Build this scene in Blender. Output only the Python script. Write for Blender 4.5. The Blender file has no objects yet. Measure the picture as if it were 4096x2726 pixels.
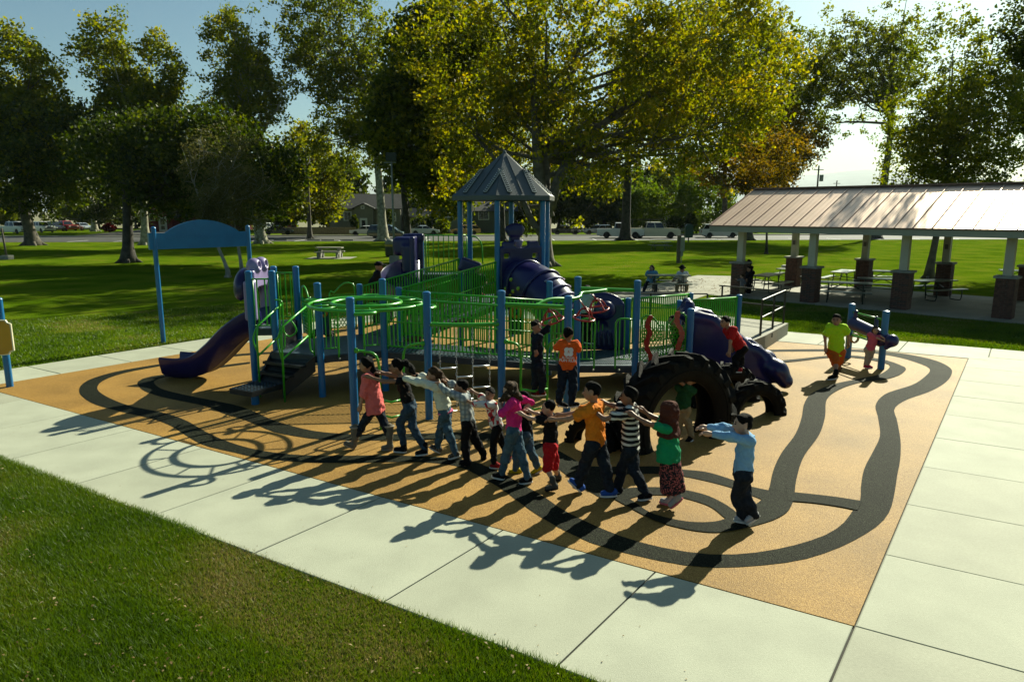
import bpy, math, random
import numpy as np
from mathutils import Vector, Matrix
S = bpy.context.scene
COL = S.collection
# ------------------------------------------------------------------ camera, sky, sun, exposure
FPX, PITCH, CAMH = 2820.0, math.atan(518/2820.0), 3.5
cam = bpy.data.objects.new('camera', bpy.data.cameras.new('camera')); COL.objects.link(cam)
cam.location = (0, 0, CAMH); cam.rotation_euler = (math.pi/2-PITCH, 0, 0)
cam.data.sensor_width = 36; cam.data.lens = FPX/4096*36; cam.data.clip_end = 20000; cam.data.clip_start = .1
S.camera = cam
SUN_AZ, SUN_EL = math.radians(36.3), math.radians(32.5)      # azimuth from +Y towards +X
W = bpy.data.worlds.new('World'); S.world = W; W.use_nodes = True
wn, wl = W.node_tree.nodes, W.node_tree.links
sky = wn.new('ShaderNodeTexSky'); sky.sky_type = 'NISHITA'; sky.sun_disc = False
sky.sun_elevation = SUN_EL; sky.sun_rotation = SUN_AZ; sky.air_density = 1.0; sky.dust_density = 1.2; sky.ozone_density = 3.5
tn = wn.new('ShaderNodeMix'); tn.data_type = 'RGBA'; tn.blend_type = 'MULTIPLY'; tn.inputs[0].default_value = 1; tn.inputs[7].default_value = (.98, 1.18, 1.0, 1)   # the photograph's cool white balance
wl.new(sky.outputs[0], tn.inputs[6]); wl.new(tn.outputs[2], wn['Background'].inputs[0]); wn['Background'].inputs[1].default_value = 0.044
sl = bpy.data.lights.new('sun', 'SUN'); sl.energy = 5.0; sl.angle = math.radians(.53); sl.color = (1.0, .985, .76)
sun = bpy.data.objects.new('sun', sl); COL.objects.link(sun)
sdir = Vector((math.sin(SUN_AZ)*math.cos(SUN_EL), math.cos(SUN_AZ)*math.cos(SUN_EL), math.sin(SUN_EL)))
sun.rotation_euler = (-sdir).to_track_quat('-Z', 'Y').to_euler(); sun.location = sdir*60+Vector((0, 0, 20))
S.view_settings.view_transform = 'Standard'; S.view_settings.look = 'None'
S.view_settings.gamma = 1; S.view_settings.use_curve_mapping = False; S.view_settings.exposure = .95
S.render.engine = 'CYCLES'
S.cycles.max_bounces = 6; S.cycles.diffuse_bounces = 3; S.cycles.transmission_bounces = 4; S.cycles.transparent_max_bounces = 4
S.cycles.use_denoising = True; S.cycles.sample_clamp_indirect = 4; S.cycles.caustics_reflective = False; S.cycles.caustics_refractive = False
# ------------------------------------------------------------------ helpers
_c, _s = math.cos(PITCH), math.sin(PITCH)
def _ray(px, py):
    a, b = (px-2048)/FPX, -(py-1363)/FPX
    return a, _c+b*_s, -_s+b*_c
def G(px, py, z=0.0):                       # ground point surveyed from the photograph
    d = _ray(px, py); t = (z-CAMH)/d[2]
    return Vector((d[0]*t, d[1]*t, z))
def D(px, py, Y):                           # point at distance Y
    d = _ray(px, py); t = Y/d[1]
    return Vector((d[0]*t, Y, CAMH+d[2]*t))
V = Vector
rnd = random.Random(7)
def setp(o, label=None, cat=None, group=None, kind=None):
    if label: o['label'] = label
    if cat: o['category'] = cat
    if group: o['group'] = group
    if kind: o['kind'] = kind
    return o
def thing(name, label, cat, loc=(0, 0, 0), group=None, rz=0):
    o = bpy.data.objects.new(name, None); COL.objects.link(o); o.location = loc; o.rotation_euler = (0, 0, rz)
    o.empty_display_size = .2
    return setp(o, label, cat, group)
def rootloc(p):
    while p.parent: p = p.parent
    return V(p.location)
def link_mesh(name, me, mat, parent=None, smooth=False, kind=None, label=None):
    if mat is not None: me.materials.append(mat)
    if smooth: me.shade_smooth()
    o = bpy.data.objects.new(name, me); COL.objects.link(o)
    if parent is not None: o.parent = parent
    return setp(o, label=label, kind=kind)
def npmesh(name, v, f, tint=None):
    """fast mesh from arrays: v (n,3), f (m,k)"""
    me = bpy.data.meshes.new(name); v = np.asarray(v, np.float32); f = np.asarray(f, np.int32)
    m, k = f.shape
    me.vertices.add(len(v)); me.vertices.foreach_set('co', v.ravel())
    me.loops.add(m*k); me.loops.foreach_set('vertex_index', f.ravel())
    me.polygons.add(m); me.polygons.foreach_set('loop_start', np.arange(0, m*k, k, dtype=np.int32))
    me.update(calc_edges=True)
    if tint is not None:
        a = me.attributes.new('tint', 'FLOAT', 'FACE'); a.data.foreach_set('value', np.asarray(tint, np.float32))
    return me
class MB:
    def __init__(s): s.v, s.f = [], []
    def add(s, vs, fs):
        n = len(s.v); s.v += [tuple(p) for p in vs]; s.f += [tuple(i+n for i in q) for q in fs]; return s
    def box(s, c, d, rz=0, M=None):
        vs = [V(((i & 1)-.5, ((i >> 1) & 1)-.5, (i >> 2)-.5)) for i in range(8)]
        R = M if M is not None else Matrix.Rotation(rz, 3, 'Z')
        vs = [R @ V((p.x*d[0], p.y*d[1], p.z*d[2]))+V(c) for p in vs]
        return s.add(vs, [(0, 2, 3, 1), (4, 5, 7, 6), (0, 1, 5, 4), (2, 6, 7, 3), (0, 4, 6, 2), (1, 3, 7, 5)])
    def beam(s, a, b, w, h, up=(0, 0, 1)):   # box along a-b
        a, b = V(a), V(b); x = (b-a); L = x.length; x.normalize(); y = V(up).cross(x)
        if y.length < 1e-4: y = V((0, 1, 0)).cross(x)
        y.normalize(); z = x.cross(y)
        return s.box((a+b)/2, (L, w, h), M=Matrix((x, y, z)).transposed())
    def tube(s, pts, r, seg=8, caps=True, closed=False):
        pts = [V(p) for p in pts]; n = len(pts); rs = r if isinstance(r, (list, tuple)) else [r]*n
        T = []
        for i in range(n):
            if closed: t = pts[(i+1) % n]-pts[i-1]
            else: t = pts[min(i+1, n-1)]-pts[max(i-1, 0)]
            T.append(t.normalized() if t.length > 1e-9 else V((0, 0, 1)))
        u = T[0].orthogonal().normalized(); vs, fs = [], []
        for i in range(n):
            u = (u-T[i]*u.dot(T[i])); u = u.normalized() if u.length > 1e-6 else T[i].orthogonal().normalized()
            w = T[i].cross(u)
            for j in range(seg):
                a = 2*math.pi*j/seg; vs.append(pts[i]+(u*math.cos(a)+w*math.sin(a))*rs[i])
        m = n if closed else n-1
        for i in range(m):
            k = (i+1) % n
            for j in range(seg):
                fs.append((i*seg+j, i*seg+(j+1) % seg, k*seg+(j+1) % seg, k*seg+j))
        if caps and not closed:
            fs.append(tuple(range(seg))[::-1]); fs.append(tuple((n-1)*seg+j for j in range(seg)))
        return s.add(vs, fs)
    def loft(s, rings, closed=True, caps=True):
        n, m = len(rings), len(rings[0]); vs = [p for r in rings for p in r]; fs = []
        for i in range(n-1):
            for j in range(m if closed else m-1):
                k = (j+1) % m; fs.append((i*m+j, i*m+k, (i+1)*m+k, (i+1)*m+j))
        if caps and closed: fs += [tuple(range(m))[::-1], tuple((n-1)*m+j for j in range(m))]
        return s.add(vs, fs)
    def ext(s, poly, vec):                   # planar polygon extruded by vec
        n = len(poly); vec = V(vec); a = [V(p) for p in poly]; b = [p+vec for p in a]
        return s.add(a+b, [tuple(range(n))[::-1], tuple(range(n, 2*n))]+[(i, (i+1) % n, n+(i+1) % n, n+i) for i in range(n)])
    def flat(s, poly): return s.add(poly, [tuple(range(len(poly)))])
    def ball(s, c, r, seg=10, rings=6, M=None):
        r = (r, r, r) if isinstance(r, (int, float)) else r; M = M or Matrix.Identity(3); c = V(c)
        vs = [c+M @ V((0, 0, r[2]))]
        for i in range(1, rings):
            t = math.pi*i/rings
            for j in range(seg):
                a = 2*math.pi*j/seg; vs.append(c+M @ V((r[0]*math.sin(t)*math.cos(a), r[1]*math.sin(t)*math.sin(a), r[2]*math.cos(t))))
        vs.append(c+M @ V((0, 0, -r[2]))); fs = []
        for j in range(seg): fs.append((0, 1+j, 1+(j+1) % seg))
        for i in range(rings-2):
            for j in range(seg):
                a, b = 1+i*seg+j, 1+i*seg+(j+1) % seg; fs.append((a, a+seg, b+seg, b))
        k = len(vs)-1
        for j in range(seg): fs.append((k, 1+(rings-2)*seg+(j+1) % seg, 1+(rings-2)*seg+j))
        return s.add(vs, fs)
    def lathe(s, prof, c=(0, 0, 0), seg=16, M=None):   # profile (r,z) round local z
        M = M or Matrix.Identity(3); c = V(c); rings = []
        for r, z in prof: rings.append([c+M @ V((r*math.cos(2*math.pi*j/seg), r*math.sin(2*math.pi*j/seg), z)) for j in range(seg)])
        return s.loft(rings)
    def build(s, name, mat, parent=None, smooth=False, kind=None, label=None):
        me = bpy.data.meshes.new(name)
        off = rootloc(parent) if parent is not None else V((0, 0, 0))
        me.from_pydata([(p[0]-off.x, p[1]-off.y, p[2]-off.z) for p in s.v], [], s.f); me.update()
        return link_mesh(name, me, mat, parent, smooth, kind, label)
def smooth_by_angle(o, ang=40):
    me = o.data; me.shade_smooth()
    try: me.set_sharp_from_angle(angle=math.radians(ang))
    except Exception: pass
    return o
def children(o): return [c for c in COL.objects if c.parent == o]
def copy_tree(o, parent=None):
    c = o.copy(); COL.objects.link(c)
    if parent is not None: c.parent = parent
    for ch in [x for x in list(o.children)]: copy_tree(ch, c)
    return c
def lerp(a, b, t): return a+(b-a)*t
def crom(pts, n):                            # Catmull-Rom through points, n samples evenly by length
    P = [V(p) for p in pts]; P = [P[0]*2-P[1]]+P+[P[-1]*2-P[-2]]; out = []
    for i in range(1, len(P)-2):
        for k in range(16):
            t = k/16; a, b, c, d = P[i-1], P[i], P[i+1], P[i+2]
            out.append(.5*((2*b)+(c-a)*t+(2*a-5*b+4*c-d)*t*t+(3*b-a-3*c+d)*t**3))
    out.append(P[-2]); L = [0]
    for i in range(1, len(out)): L.append(L[-1]+(out[i]-out[i-1]).length)
    res, j = [], 0
    for i in range(n):
        s = L[-1]*i/(n-1)
        while j < len(L)-2 and L[j+1] < s: j += 1
        res.append(out[j].lerp(out[j+1], (s-L[j])/max(1e-9, L[j+1]-L[j])))
    return res
# ------------------------------------------------------------------ materials
def mat(name, col, rough=.6, var=.12, scale=6, bump=0, bscale=60, metal=0, col2=None, spec=.4, coat=0, detail=3, det2=None):
    m = bpy.data.materials.new(name); m.use_nodes = True; n, l = m.node_tree.nodes, m.node_tree.links
    b = n['Principled BSDF']; b.inputs['Roughness'].default_value = rough; b.inputs['Metallic'].default_value = metal
    b.inputs['Specular IOR Level'].default_value = spec; b.inputs['Coat Weight'].default_value = coat
    tc = n.new('ShaderNodeTexCoord'); nz = n.new('ShaderNodeTexNoise'); nz.inputs['Scale'].default_value = scale; nz.inputs['Detail'].default_value = detail
    l.new(tc.outputs['Object'], nz.inputs['Vector']); mx = n.new('ShaderNodeMix'); mx.data_type = 'RGBA'
    c2 = col2 or tuple(min(1, c*(1+var)) for c in col); c1 = col if col2 else tuple(c*(1-var) for c in col)
    mx.inputs[6].default_value = (*c1, 1); mx.inputs[7].default_value = (*c2, 1)
    cr = n.new('ShaderNodeValToRGB'); cr.color_ramp.elements[0].position = .35; cr.color_ramp.elements[1].position = .65
    l.new(nz.outputs['Fac'], cr.inputs[0]); l.new(cr.outputs[0], mx.inputs[0]); out = mx.outputs[2]
    if det2:                                  # fine second noise: (scale, amount)
        n2 = n.new('ShaderNodeTexNoise'); n2.inputs['Scale'].default_value = det2[0]; n2.inputs['Detail'].default_value = 2
        l.new(tc.outputs['Object'], n2.inputs['Vector'])
        mr = n.new('ShaderNodeMapRange'); mr.inputs[1].default_value = .3; mr.inputs[2].default_value = .7
        mr.inputs[3].default_value = 1-det2[1]; mr.inputs[4].default_value = 1+det2[1]; l.new(n2.outputs['Fac'], mr.inputs[0])
        vm = n.new('ShaderNodeVectorMath'); vm.operation = 'SCALE'; l.new(out, vm.inputs[0]); l.new(mr.outputs[0], vm.inputs['Scale']); out = vm.outputs[0]
    l.new(out, b.inputs['Base Color'])
    if bump:
        n3 = n.new('ShaderNodeTexNoise'); n3.inputs['Scale'].default_value = bscale; n3.inputs['Detail'].default_value = 3
        l.new(tc.outputs['Object'], n3.inputs['Vector']); bp = n.new('ShaderNodeBump'); bp.inputs['Strength'].default_value = min(1, bump); bp.inputs['Distance'].default_value = .02
        l.new(n3.outputs['Fac'], bp.inputs['Height']); l.new(bp.outputs[0], b.inputs['Normal'])
    return m
def leafmat(name, cols, trans=.45):
    m = bpy.data.materials.new(name); m.use_nodes = True; n, l = m.node_tree.nodes, m.node_tree.links
    n.remove(n['Principled BSDF']); at = n.new('ShaderNodeAttribute'); at.attribute_name = 'tint'
    cr = n.new('ShaderNodeValToRGB'); e = cr.color_ramp.elements; e[0].color = (*cols[0], 1); e[1].color = (*cols[-1], 1)
    for i, c in enumerate(cols[1:-1]): k = e.new((i+1)/(len(cols)-1)); k.color = (*c, 1)
    l.new(at.outputs['Fac'], cr.inputs[0])
    d = n.new('ShaderNodeBsdfDiffuse'); t = n.new('ShaderNodeBsdfTranslucent'); g = n.new('ShaderNodeBsdfGlossy'); g.inputs['Roughness'].default_value = .45
    g.inputs['Color'].default_value = (.8, .8, .8, 1)
    l.new(cr.outputs[0], d.inputs[0]); 
    hs = n.new('ShaderNodeHueSaturation'); hs.inputs['Value'].default_value = 1.5; hs.inputs['Saturation'].default_value = 1.15; l.new(cr.outputs[0], hs.inputs['Color']); l.new(hs.outputs[0], t.inputs[0])
    a = n.new('ShaderNodeMixShader'); a.inputs[0].default_value = trans; l.new(d.outputs[0], a.inputs[1]); l.new(t.outputs[0], a.inputs[2])
    b = n.new('ShaderNodeMixShader'); b.inputs[0].default_value = .02; l.new(a.outputs[0], b.inputs[1]); l.new(g.outputs[0], b.inputs[2])
    l.new(b.outputs[0], n['Material Output'].inputs[0]); return m
M_blue = mat('blue_post_paint', (.005, .115, .285), .35, .08, 3, coat=.15)
M_green = mat('green_rail_paint', (.032, .30, .007), .3, .1, 4, coat=.3)
M_red = mat('red_paint', (.32, .014, .010), .3, .1, 4, coat=.3)
M_purple = mat('purple_plastic', (.008, .0075, .07), .3, .12, 2, spec=.4, coat=.15)
M_lav = mat('lavender_plastic', (.24, .19, .36), .34, .1, 2, spec=.5)
M_deck = mat('deck_vinyl', (.018, .04, .06), .5, .25, 8, bump=.4, bscale=90)
M_ramp = mat('ramp_vinyl', (.05, .08, .10), .45, .3, 10, bump=.5, bscale=80)
M_navy = mat('deck_edge', (.012, .022, .035), .45, .2, 5)
M_black = mat('black_vinyl', (.008, .01, .012), .45, .3, 8, bump=.2)
M_steel = mat('galvanised', (.55, .57, .58), .35, .1, 20, metal=.9)
M_bolt = mat('bolt_cap', (.45, .42, .30), .5, .1, 20)
M_tire = mat('tyre_rubber', (.004, .004, .004), .72, .5, 7, bump=.35, bscale=45, col2=(.008, .007, .005), spec=.1)
M_blackmetal = mat('black_handrail', (.006, .006, .007), .4, .2, 8)
# ------------------------------------------------------------------ setting: ground, concrete, rubber, road
A0 = G(3416, 2500); U_ = V((-.85322, .52155, 0)); W_ = V((.58625, .81013, 0))
def UW(u, w, z=0): p = A0+U_*u+W_*w; return V((p.x, p.y, z))
def grassmat(name, far):
    m = bpy.data.materials.new(name); m.use_nodes = True; n, l = m.node_tree.nodes, m.node_tree.links
    b = n['Principled BSDF']; b.inputs['Roughness'].default_value = .8; b.inputs['Specular IOR Level'].default_value = 0
    tc = n.new('ShaderNodeTexCoord')
    def noise(sc, det=4):
        z = n.new('ShaderNodeTexNoise'); z.inputs['Scale'].default_value = sc; z.inputs['Detail'].default_value = det; l.new(tc.outputs['Object'], z.inputs['Vector']); return z.outputs['Fac']
    def ramp(f, stops):
        c = n.new('ShaderNodeValToRGB'); e = c.color_ramp.elements
        e[0].position, e[0].color = stops[0][0], (*stops[0][1], 1); e[1].position, e[1].color = stops[-1][0], (*stops[-1][1], 1)
        for p, k in stops[1:-1]: q = e.new(p); q.color = (*k, 1)
        l.new(f, c.inputs[0]); return c.outputs[0]
    c1 = ramp(noise(.45, 5), [(.3, (.052, .100, .003)), (.46, (.085, .145, .006)), (.6, (.12, .165, .010)), (.74, (.15, .145, .026))])
    c2 = ramp(noise(38, 4), [(.3, (.35, .4, .3)), (.7, (1.5, 1.45, 1.4))])
    mx = n.new('ShaderNodeMix'); mx.data_type = 'RGBA'; mx.blend_type = 'MULTIPLY'; mx.inputs[0].default_value = 1; l.new(c1, mx.inputs[6]); l.new(c2, mx.inputs[7])
    l.new(mx.outputs[2], b.inputs['Base Color'])
    bp = n.new('ShaderNodeBump'); bp.inputs['Strength'].default_value = 1; bp.inputs['Distance'].default_value = .05; l.new(noise(30, 5), bp.inputs['Height']); l.new(bp.outputs[0], b.inputs['Normal'])
    return m
M_lawn = grassmat('lawn_grass', 1)
def speckle(name, c_lo, c_mid, c_hi, sc, rough=.75, spec=.3):
    m = bpy.data.materials.new(name); m.use_nodes = True; n, l = m.node_tree.nodes, m.node_tree.links
    b = n['Principled BSDF']; b.inputs['Roughness'].default_value = rough; b.inputs['Specular IOR Level'].default_value = spec
    tc = n.new('ShaderNodeTexCoord'); vo = n.new('ShaderNodeTexVoronoi'); vo.inputs['Scale'].default_value = sc; l.new(tc.outputs['Object'], vo.inputs['Vector'])
    sp = n.new('ShaderNodeSeparateColor'); l.new(vo.outputs['Color'], sp.inputs[0])
    cr = n.new('ShaderNodeValToRGB'); e = cr.color_ramp.elements; e[0].color = (*c_lo, 1); e[1].color = (*c_hi, 1); k = e.new(.5); k.color = (*c_mid, 1)
    l.new(sp.outputs[0], cr.inputs[0])
    nz = n.new('ShaderNodeTexNoise'); nz.inputs['Scale'].default_value = .8; nz.inputs['Detail'].default_value = 5; l.new(tc.outputs['Object'], nz.inputs['Vector'])
    mr = n.new('ShaderNodeMapRange'); mr.inputs[1].default_value = .3; mr.inputs[2].default_value = .7; mr.inputs[3].default_value = .74; mr.inputs[4].default_value = 1.18; l.new(nz.outputs['Fac'], mr.inputs[0])
    vm = n.new('ShaderNodeVectorMath'); vm.operation = 'SCALE'; l.new(cr.outputs[0], vm.inputs[0]); l.new(mr.outputs[0], vm.inputs['Scale']); l.new(vm.outputs[0], b.inputs['Base Color'])
    bp = n.new('ShaderNodeBump'); bp.inputs['Strength'].default_value = .6; bp.inputs['Distance'].default_value = .006; l.new(vo.outputs['Distance'], bp.inputs['Height']); l.new(bp.outputs[0], b.inputs['Normal'])
    return m
M_tan = speckle('tan_rubber', (.19, .098, .017), (.28, .15, .028), (.41, .24, .062), 120, .66, .2)
M_band = speckle('dark_rubber', (.002, .002, .0015), (.006, .007, .004), (.036, .042, .025), 130, .75, .05)
M_conc = mat('concrete', (.335, .345, .26), .75, .08, 1.3, bump=.25, bscale=120, detail=6, det2=(45, .05), spec=.25)
M_conc2 = mat('concrete_worn', (.25, .24, .19), .8, .12, 1.1, bump=.3, bscale=90, detail=6, det2=(30, .08), spec=.25)
M_joint = mat('joint_dirt', (.03, .028, .02), .9)
M_asph = mat('asphalt', (.045, .045, .04), .85, .2, 1.0, bump=.3, bscale=60, det2=(40, .15))
M_dry = mat('dry_terrain', (.16, .15, .07), .9, .25, .05)
def sheet(name, poly, z, m, label, kind='structure', parent=None):
    b = MB(); b.flat([(p[0], p[1], z) for p in poly]); o = b.build(name, m, parent)
    return setp(o, label, None, None, kind) if parent is None else o
sheet('ground', [(-5000, -60), (5000, -60), (5000, 9000), (-5000, 9000)], -.10, M_dry, 'wide flat ground reaching to the hills beyond the town')
lawn = sheet('lawn', [(-160, -25), (160, -25), (160, 97), (-160, 80)], -.025, M_lawn, 'mown green park lawn around the playground and under the trees')
sheet('front_yards', [(-160, 98), (160, 112), (160, 150), (-160, 150)], -.03, M_lawn, 'grass verge and front yards across the road')
r0, r1 = V((-150, 75.5, 0)), V((150, 97.3, 0))
sheet('road', [(-150, 75.5), (150, 97.3), (150, 115), (-150, 93)], -.005, M_asph, 'grey asphalt street along the far side of the park')
sheet('side_road', [(-62, 96), (-50, 98), (-70, 190), (-84, 190)], -.009, M_asph, 'side street and parking lot beyond the trees')
b = MB()
b.ext([(-150, 93, -.02), (150, 115, -.02), (150, 115.2, -.02), (-150, 93.2, -.02)], (0, 0, .14))
b.build('kerb', M_conc2, None, kind='structure')['label'] = 'pale concrete kerb on the far side of the street'
b = MB(); b.ext([(-150, 93.2, -.02), (150, 115.2, -.02), (150, 116.8, -.02), (-150, 94.8, -.02)], (0, 0, .12))
b.build('far_pavement', M_conc2, None, kind='structure')['label'] = 'narrow pavement in front of the houses'
# parking bay lines and wheel stops on the near edge of the street
M_white = mat('white_paint', (.75, .75, .7), .6, .08)
wl_ = thing('parking_line', 'white painted parking bay lines along the park edge of the street', 'road marking'); wl_['kind'] = 'structure'
del wl_['category']
for i in range(22):
    x = -52+i*5.2; y = 75.5+(x+150)*.0727+.4
    q = MB(); q.box((x, y+2.2, .0), (.12, 4.2, .008)); q.build('line', M_white, wl_)
stop_pos = [(1122, 861.5+100), (1255, 961.5), (1312, 961), (1387, 961), (1700, 960), (1930, 958)]
# rubber surface
rub = MB(); rub.ext([UW(-.0, 0, -.06), UW(0, 13.78, -.06), UW(16.04, 13.82, -.06), UW(16.04, 0, -.06)][::-1], (0, 0, .06))
rub = rub.build('rubber_surface', M_tan, None, kind='structure'); rub['label'] = 'tan speckled poured rubber play surface with dark track lines'
def resamp(px, n): return crom([G(*p) for p in px], n)
BANDS = [
 # outer track, two edges
 ([(1300,1398),(1000,1412),(800,1432),(644,1455),(478,1483),(370,1513),(326,1539),(317,1565),(331,1587),(383,1618),(500,1650),(612,1675),(687,1704),(732,1733),(786,1766),(839,1787),(946,1811),(1036,1831),(1214,1848),(1400,1851),(1610,1847),(1737,1851),(1835,1866),(1924,1907),(2013,1960),(2072,2005),(2162,2067),(2280,2133),(2399,2183),(2548,2222),(2700,2254),(2818,2268),(2937,2268),(3115,2253),(3233,2232),(3352,2191),(3441,2147),(3518,2096),(3559,2043),(3577,1978),(3589,1901),(3601,1835),(3602,1760),(3588,1680),(3578,1634),(3625,1599),(3720,1565),(3781,1530),(3807,1495),(3799,1469),(3738,1440),(3633,1417),(3533,1405),(3405,1397),(3150,1397),(2900,1402)],
  [(1300,1404),(1000,1420),(800,1440),(653,1462),(500,1491),(413,1522),(389,1552),(413,1578),(478,1609),(544,1629),(589,1637),(679,1657),(750,1684),(812,1720),(870,1749),(969,1784),(1080,1807),(1214,1820),(1400,1822),(1541,1820),(1696,1825),(1817,1832),(1894,1845),(2001,1889),(2090,1937),(2173,1984),(2251,2038),(2370,2097),(2488,2145),(2607,2180),(2700,2198),(2818,2215),(2967,2215),(3115,2194),(3233,2164),(3322,2129),(3381,2084),(3411,2040),(3441,2001),(3444,1942),(3458,1871),(3495,1800),(3520,1740),(3512,1669),(3503,1617),(3546,1573),(3651,1538),(3703,1503),(3720,1478),(3694,1460),(3616,1434),(3533,1418),(3405,1406),(3150,1406),(2900,1411)]),
 # inner track
 ([(1000,1447),(820,1470),(666,1496),(587,1509),(552,1526),(552,1539),(574,1561),(631,1583),(696,1598),(826,1625),(893,1653),(969,1675),(1036,1702),(1103,1729),(1214,1749),(1300,1758),(1472,1761),(1644,1759),(1834,1756),(1954,1762),(2080,1790),(2160,1825),(2230,1872),(2310,1935),(2400,1990)],
  [(1000,1454),(820,1479),(680,1503),(622,1520),(618,1535),(652,1557),(740,1579),(870,1605),(946,1621),(1013,1644),(1080,1675),(1170,1704),(1281,1727),(1438,1737),(1610,1735),(1837,1730),(1954,1732),(2090,1752),(2200,1785),(2310,1845),(2400,1895),(2470,1940)]),
 # arch above the ring
 ([(2300,1862),(2400,1866),(2549,1866),(2622,1865),(2720,1877),(2826,1888),(2933,1920),(3000,1945),(3080,1962)], [(2330,1895),(2400,1897),(2549,1896),(2622,1895),(2720,1903),(2826,1924),(2933,1953),(3040,1995),(3080,2012)]),
 # eye ring: upper and lower arcs
 ([(2420,1985),(2470,1958),(2582,1949),(2663,1951),(2745,1961),(2826,1981),(2888,2010),(2933,2039),(2961,2065)], [(2500,2003),(2549,1986),(2622,1980),(2704,1986),(2786,2006),(2847,2030),(2895,2068),(2905,2074),(2908,2076)]),
 ([(2420,1975),(2500,2020),(2561,2053),(2622,2084),(2704,2108),(2786,2124),(2867,2130),(2949,2120),(3043,2096),(3104,2075),(3153,2043),(3178,1990),(3178,1973)], [(2500,1985),(2540,2010),(2600,2050),(2684,2075),(2765,2088),(2847,2088),(2900,2076),(2950,2050),(3000,2030),(3040,2005),(3068,1975),(3074,1960),(3077,1950)]),
 # inner track on the right and its loop
 ([(2900,1455),(3150,1440),(3303,1424),(3405,1422),(3494,1432),(3558,1445),(3617,1468),(3624,1478),(3596,1501),(3533,1519),(3440,1530),(3359,1557),(3308,1597),(3300,1669),(3277,1738),(3216,1825),(3187,1912),(3178,1978)],
  [(2900,1464),(3150,1449),(3303,1432),(3405,1430),(3494,1442),(3553,1457),(3558,1470),(3538,1488),(3507,1501),(3418,1519),(3329,1539),(3250,1572),(3218,1612),(3207,1669),(3181,1738),(3129,1808),(3095,1877),(3077,1960)]),
 # cross bar
 ([(3150,1968),(3250,1978),(3350,1990),(3450,2006)], [(3150,2004),(3250,2012),(3350,2026),(3430,2042)]),
]
for i, (e1, e2) in enumerate(BANDS):
    n = 24 if len(e1) < 12 else (60 if len(e1) < 30 else 150)
    a, c = resamp(e1, n), resamp(e2, n); z = .004+i*.0015; q = MB()
    q.loft([[(p.x, p.y, z) for p in a], [(p.x, p.y, z) for p in c]], closed=False)
    if q.v and (a[1]-a[0]).cross(c[0]-a[0]).z < 0: q.f = [f[::-1] for f in q.f]
    q.build('track_line', M_band, rub)
# concrete walks: one slab per piece, open joints between
def slabs(name, label, m, quads, t=.09, ztop=0.0, gap=.012):
    root = bpy.data.objects.new(name, None); COL.objects.link(root); setp(root, label, None, None, 'structure')
    for q in quads:
        q = [V((p[0], p[1], 0)) for p in q]; c = sum(q, V((0, 0, 0)))/len(q)
        q = [p+(c-p).normalized()*gap for p in q]; k = MB()
        ar = sum(q[i].x*q[(i+1) % len(q)].y-q[(i+1) % len(q)].x*q[i].y for i in range(len(q)))
        if ar < 0: q = q[::-1]
        bev = [p+(c-p).normalized()*.012 for p in q]; n_ = len(q)
        lo = [V((p.x, p.y, ztop-t)) for p in q]; mi = [V((p.x, p.y, ztop-.006)) for p in q]; hi = [V((p.x, p.y, ztop+rnd.uniform(-.002, .002))) for p in bev]
        k.loft([lo, mi, hi]); k.build('slab', rnd.choice(m) if isinstance(m, list) else m, root)
    return root
def uwq(u0, u1, w0, w1): return [UW(u0, w0), UW(u1, w0), UW(u1, w1), UW(u0, w1)]
JU = 1.783
MC = [M_conc, mat('concrete_b', (.315, .32, .24), .75, .09, 1.1, bump=.25, bscale=120, detail=7, det2=(38, .06), spec=.25), mat('concrete_c', (.35, .362, .275), .75, .08, 1.6, bump=.25, bscale=110, detail=7, det2=(52, .06), spec=.25)]
slabs('front_walk', 'pale concrete walk of wide slabs between the lawn and the rubber surface', MC, [uwq(JU*i, JU*(i+1), -1.84, -.0) for i in range(0, 10)])
q = [uwq(-4.2, -.0, 1.585*i, 1.585*(i+1)) for i in range(0, 9)]+[uwq(-4.2, 0, -1.84, 0), uwq(-4.2, 0, -4.5, -1.84)]
slabs('side_plaza', 'pale concrete plaza beside the rubber surface with dark joints across it', MC, q)
slabs('back_walk', 'concrete walk behind the rubber surface', MC, [uwq(-4.2+1.9*i, -4.2+1.9*(i+1), 13.84 if i > 1 else 14.27, 15.62) for i in range(11)])
slabs('rear_walk', 'shaded concrete walk along the lawn on the far left', MC, [uwq(16.06, 17.52, 1.53*i-1.6, 1.53*(i+1)-1.6) for i in range(11)])
b = MB(); b.flat([UW(-5.4, -8, -.018), UW(-5.4, 15.6, -.018), UW(17.5, 15.6, -.018), UW(17.5, -1.8, -.018), UW(0.02, -1.8, -.018), UW(0.02, -8, -.018)][::-1])
b.build('joint_bed', M_joint, None, kind='structure')['label'] = 'dark dirt bed showing in the joints between the slabs'
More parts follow.
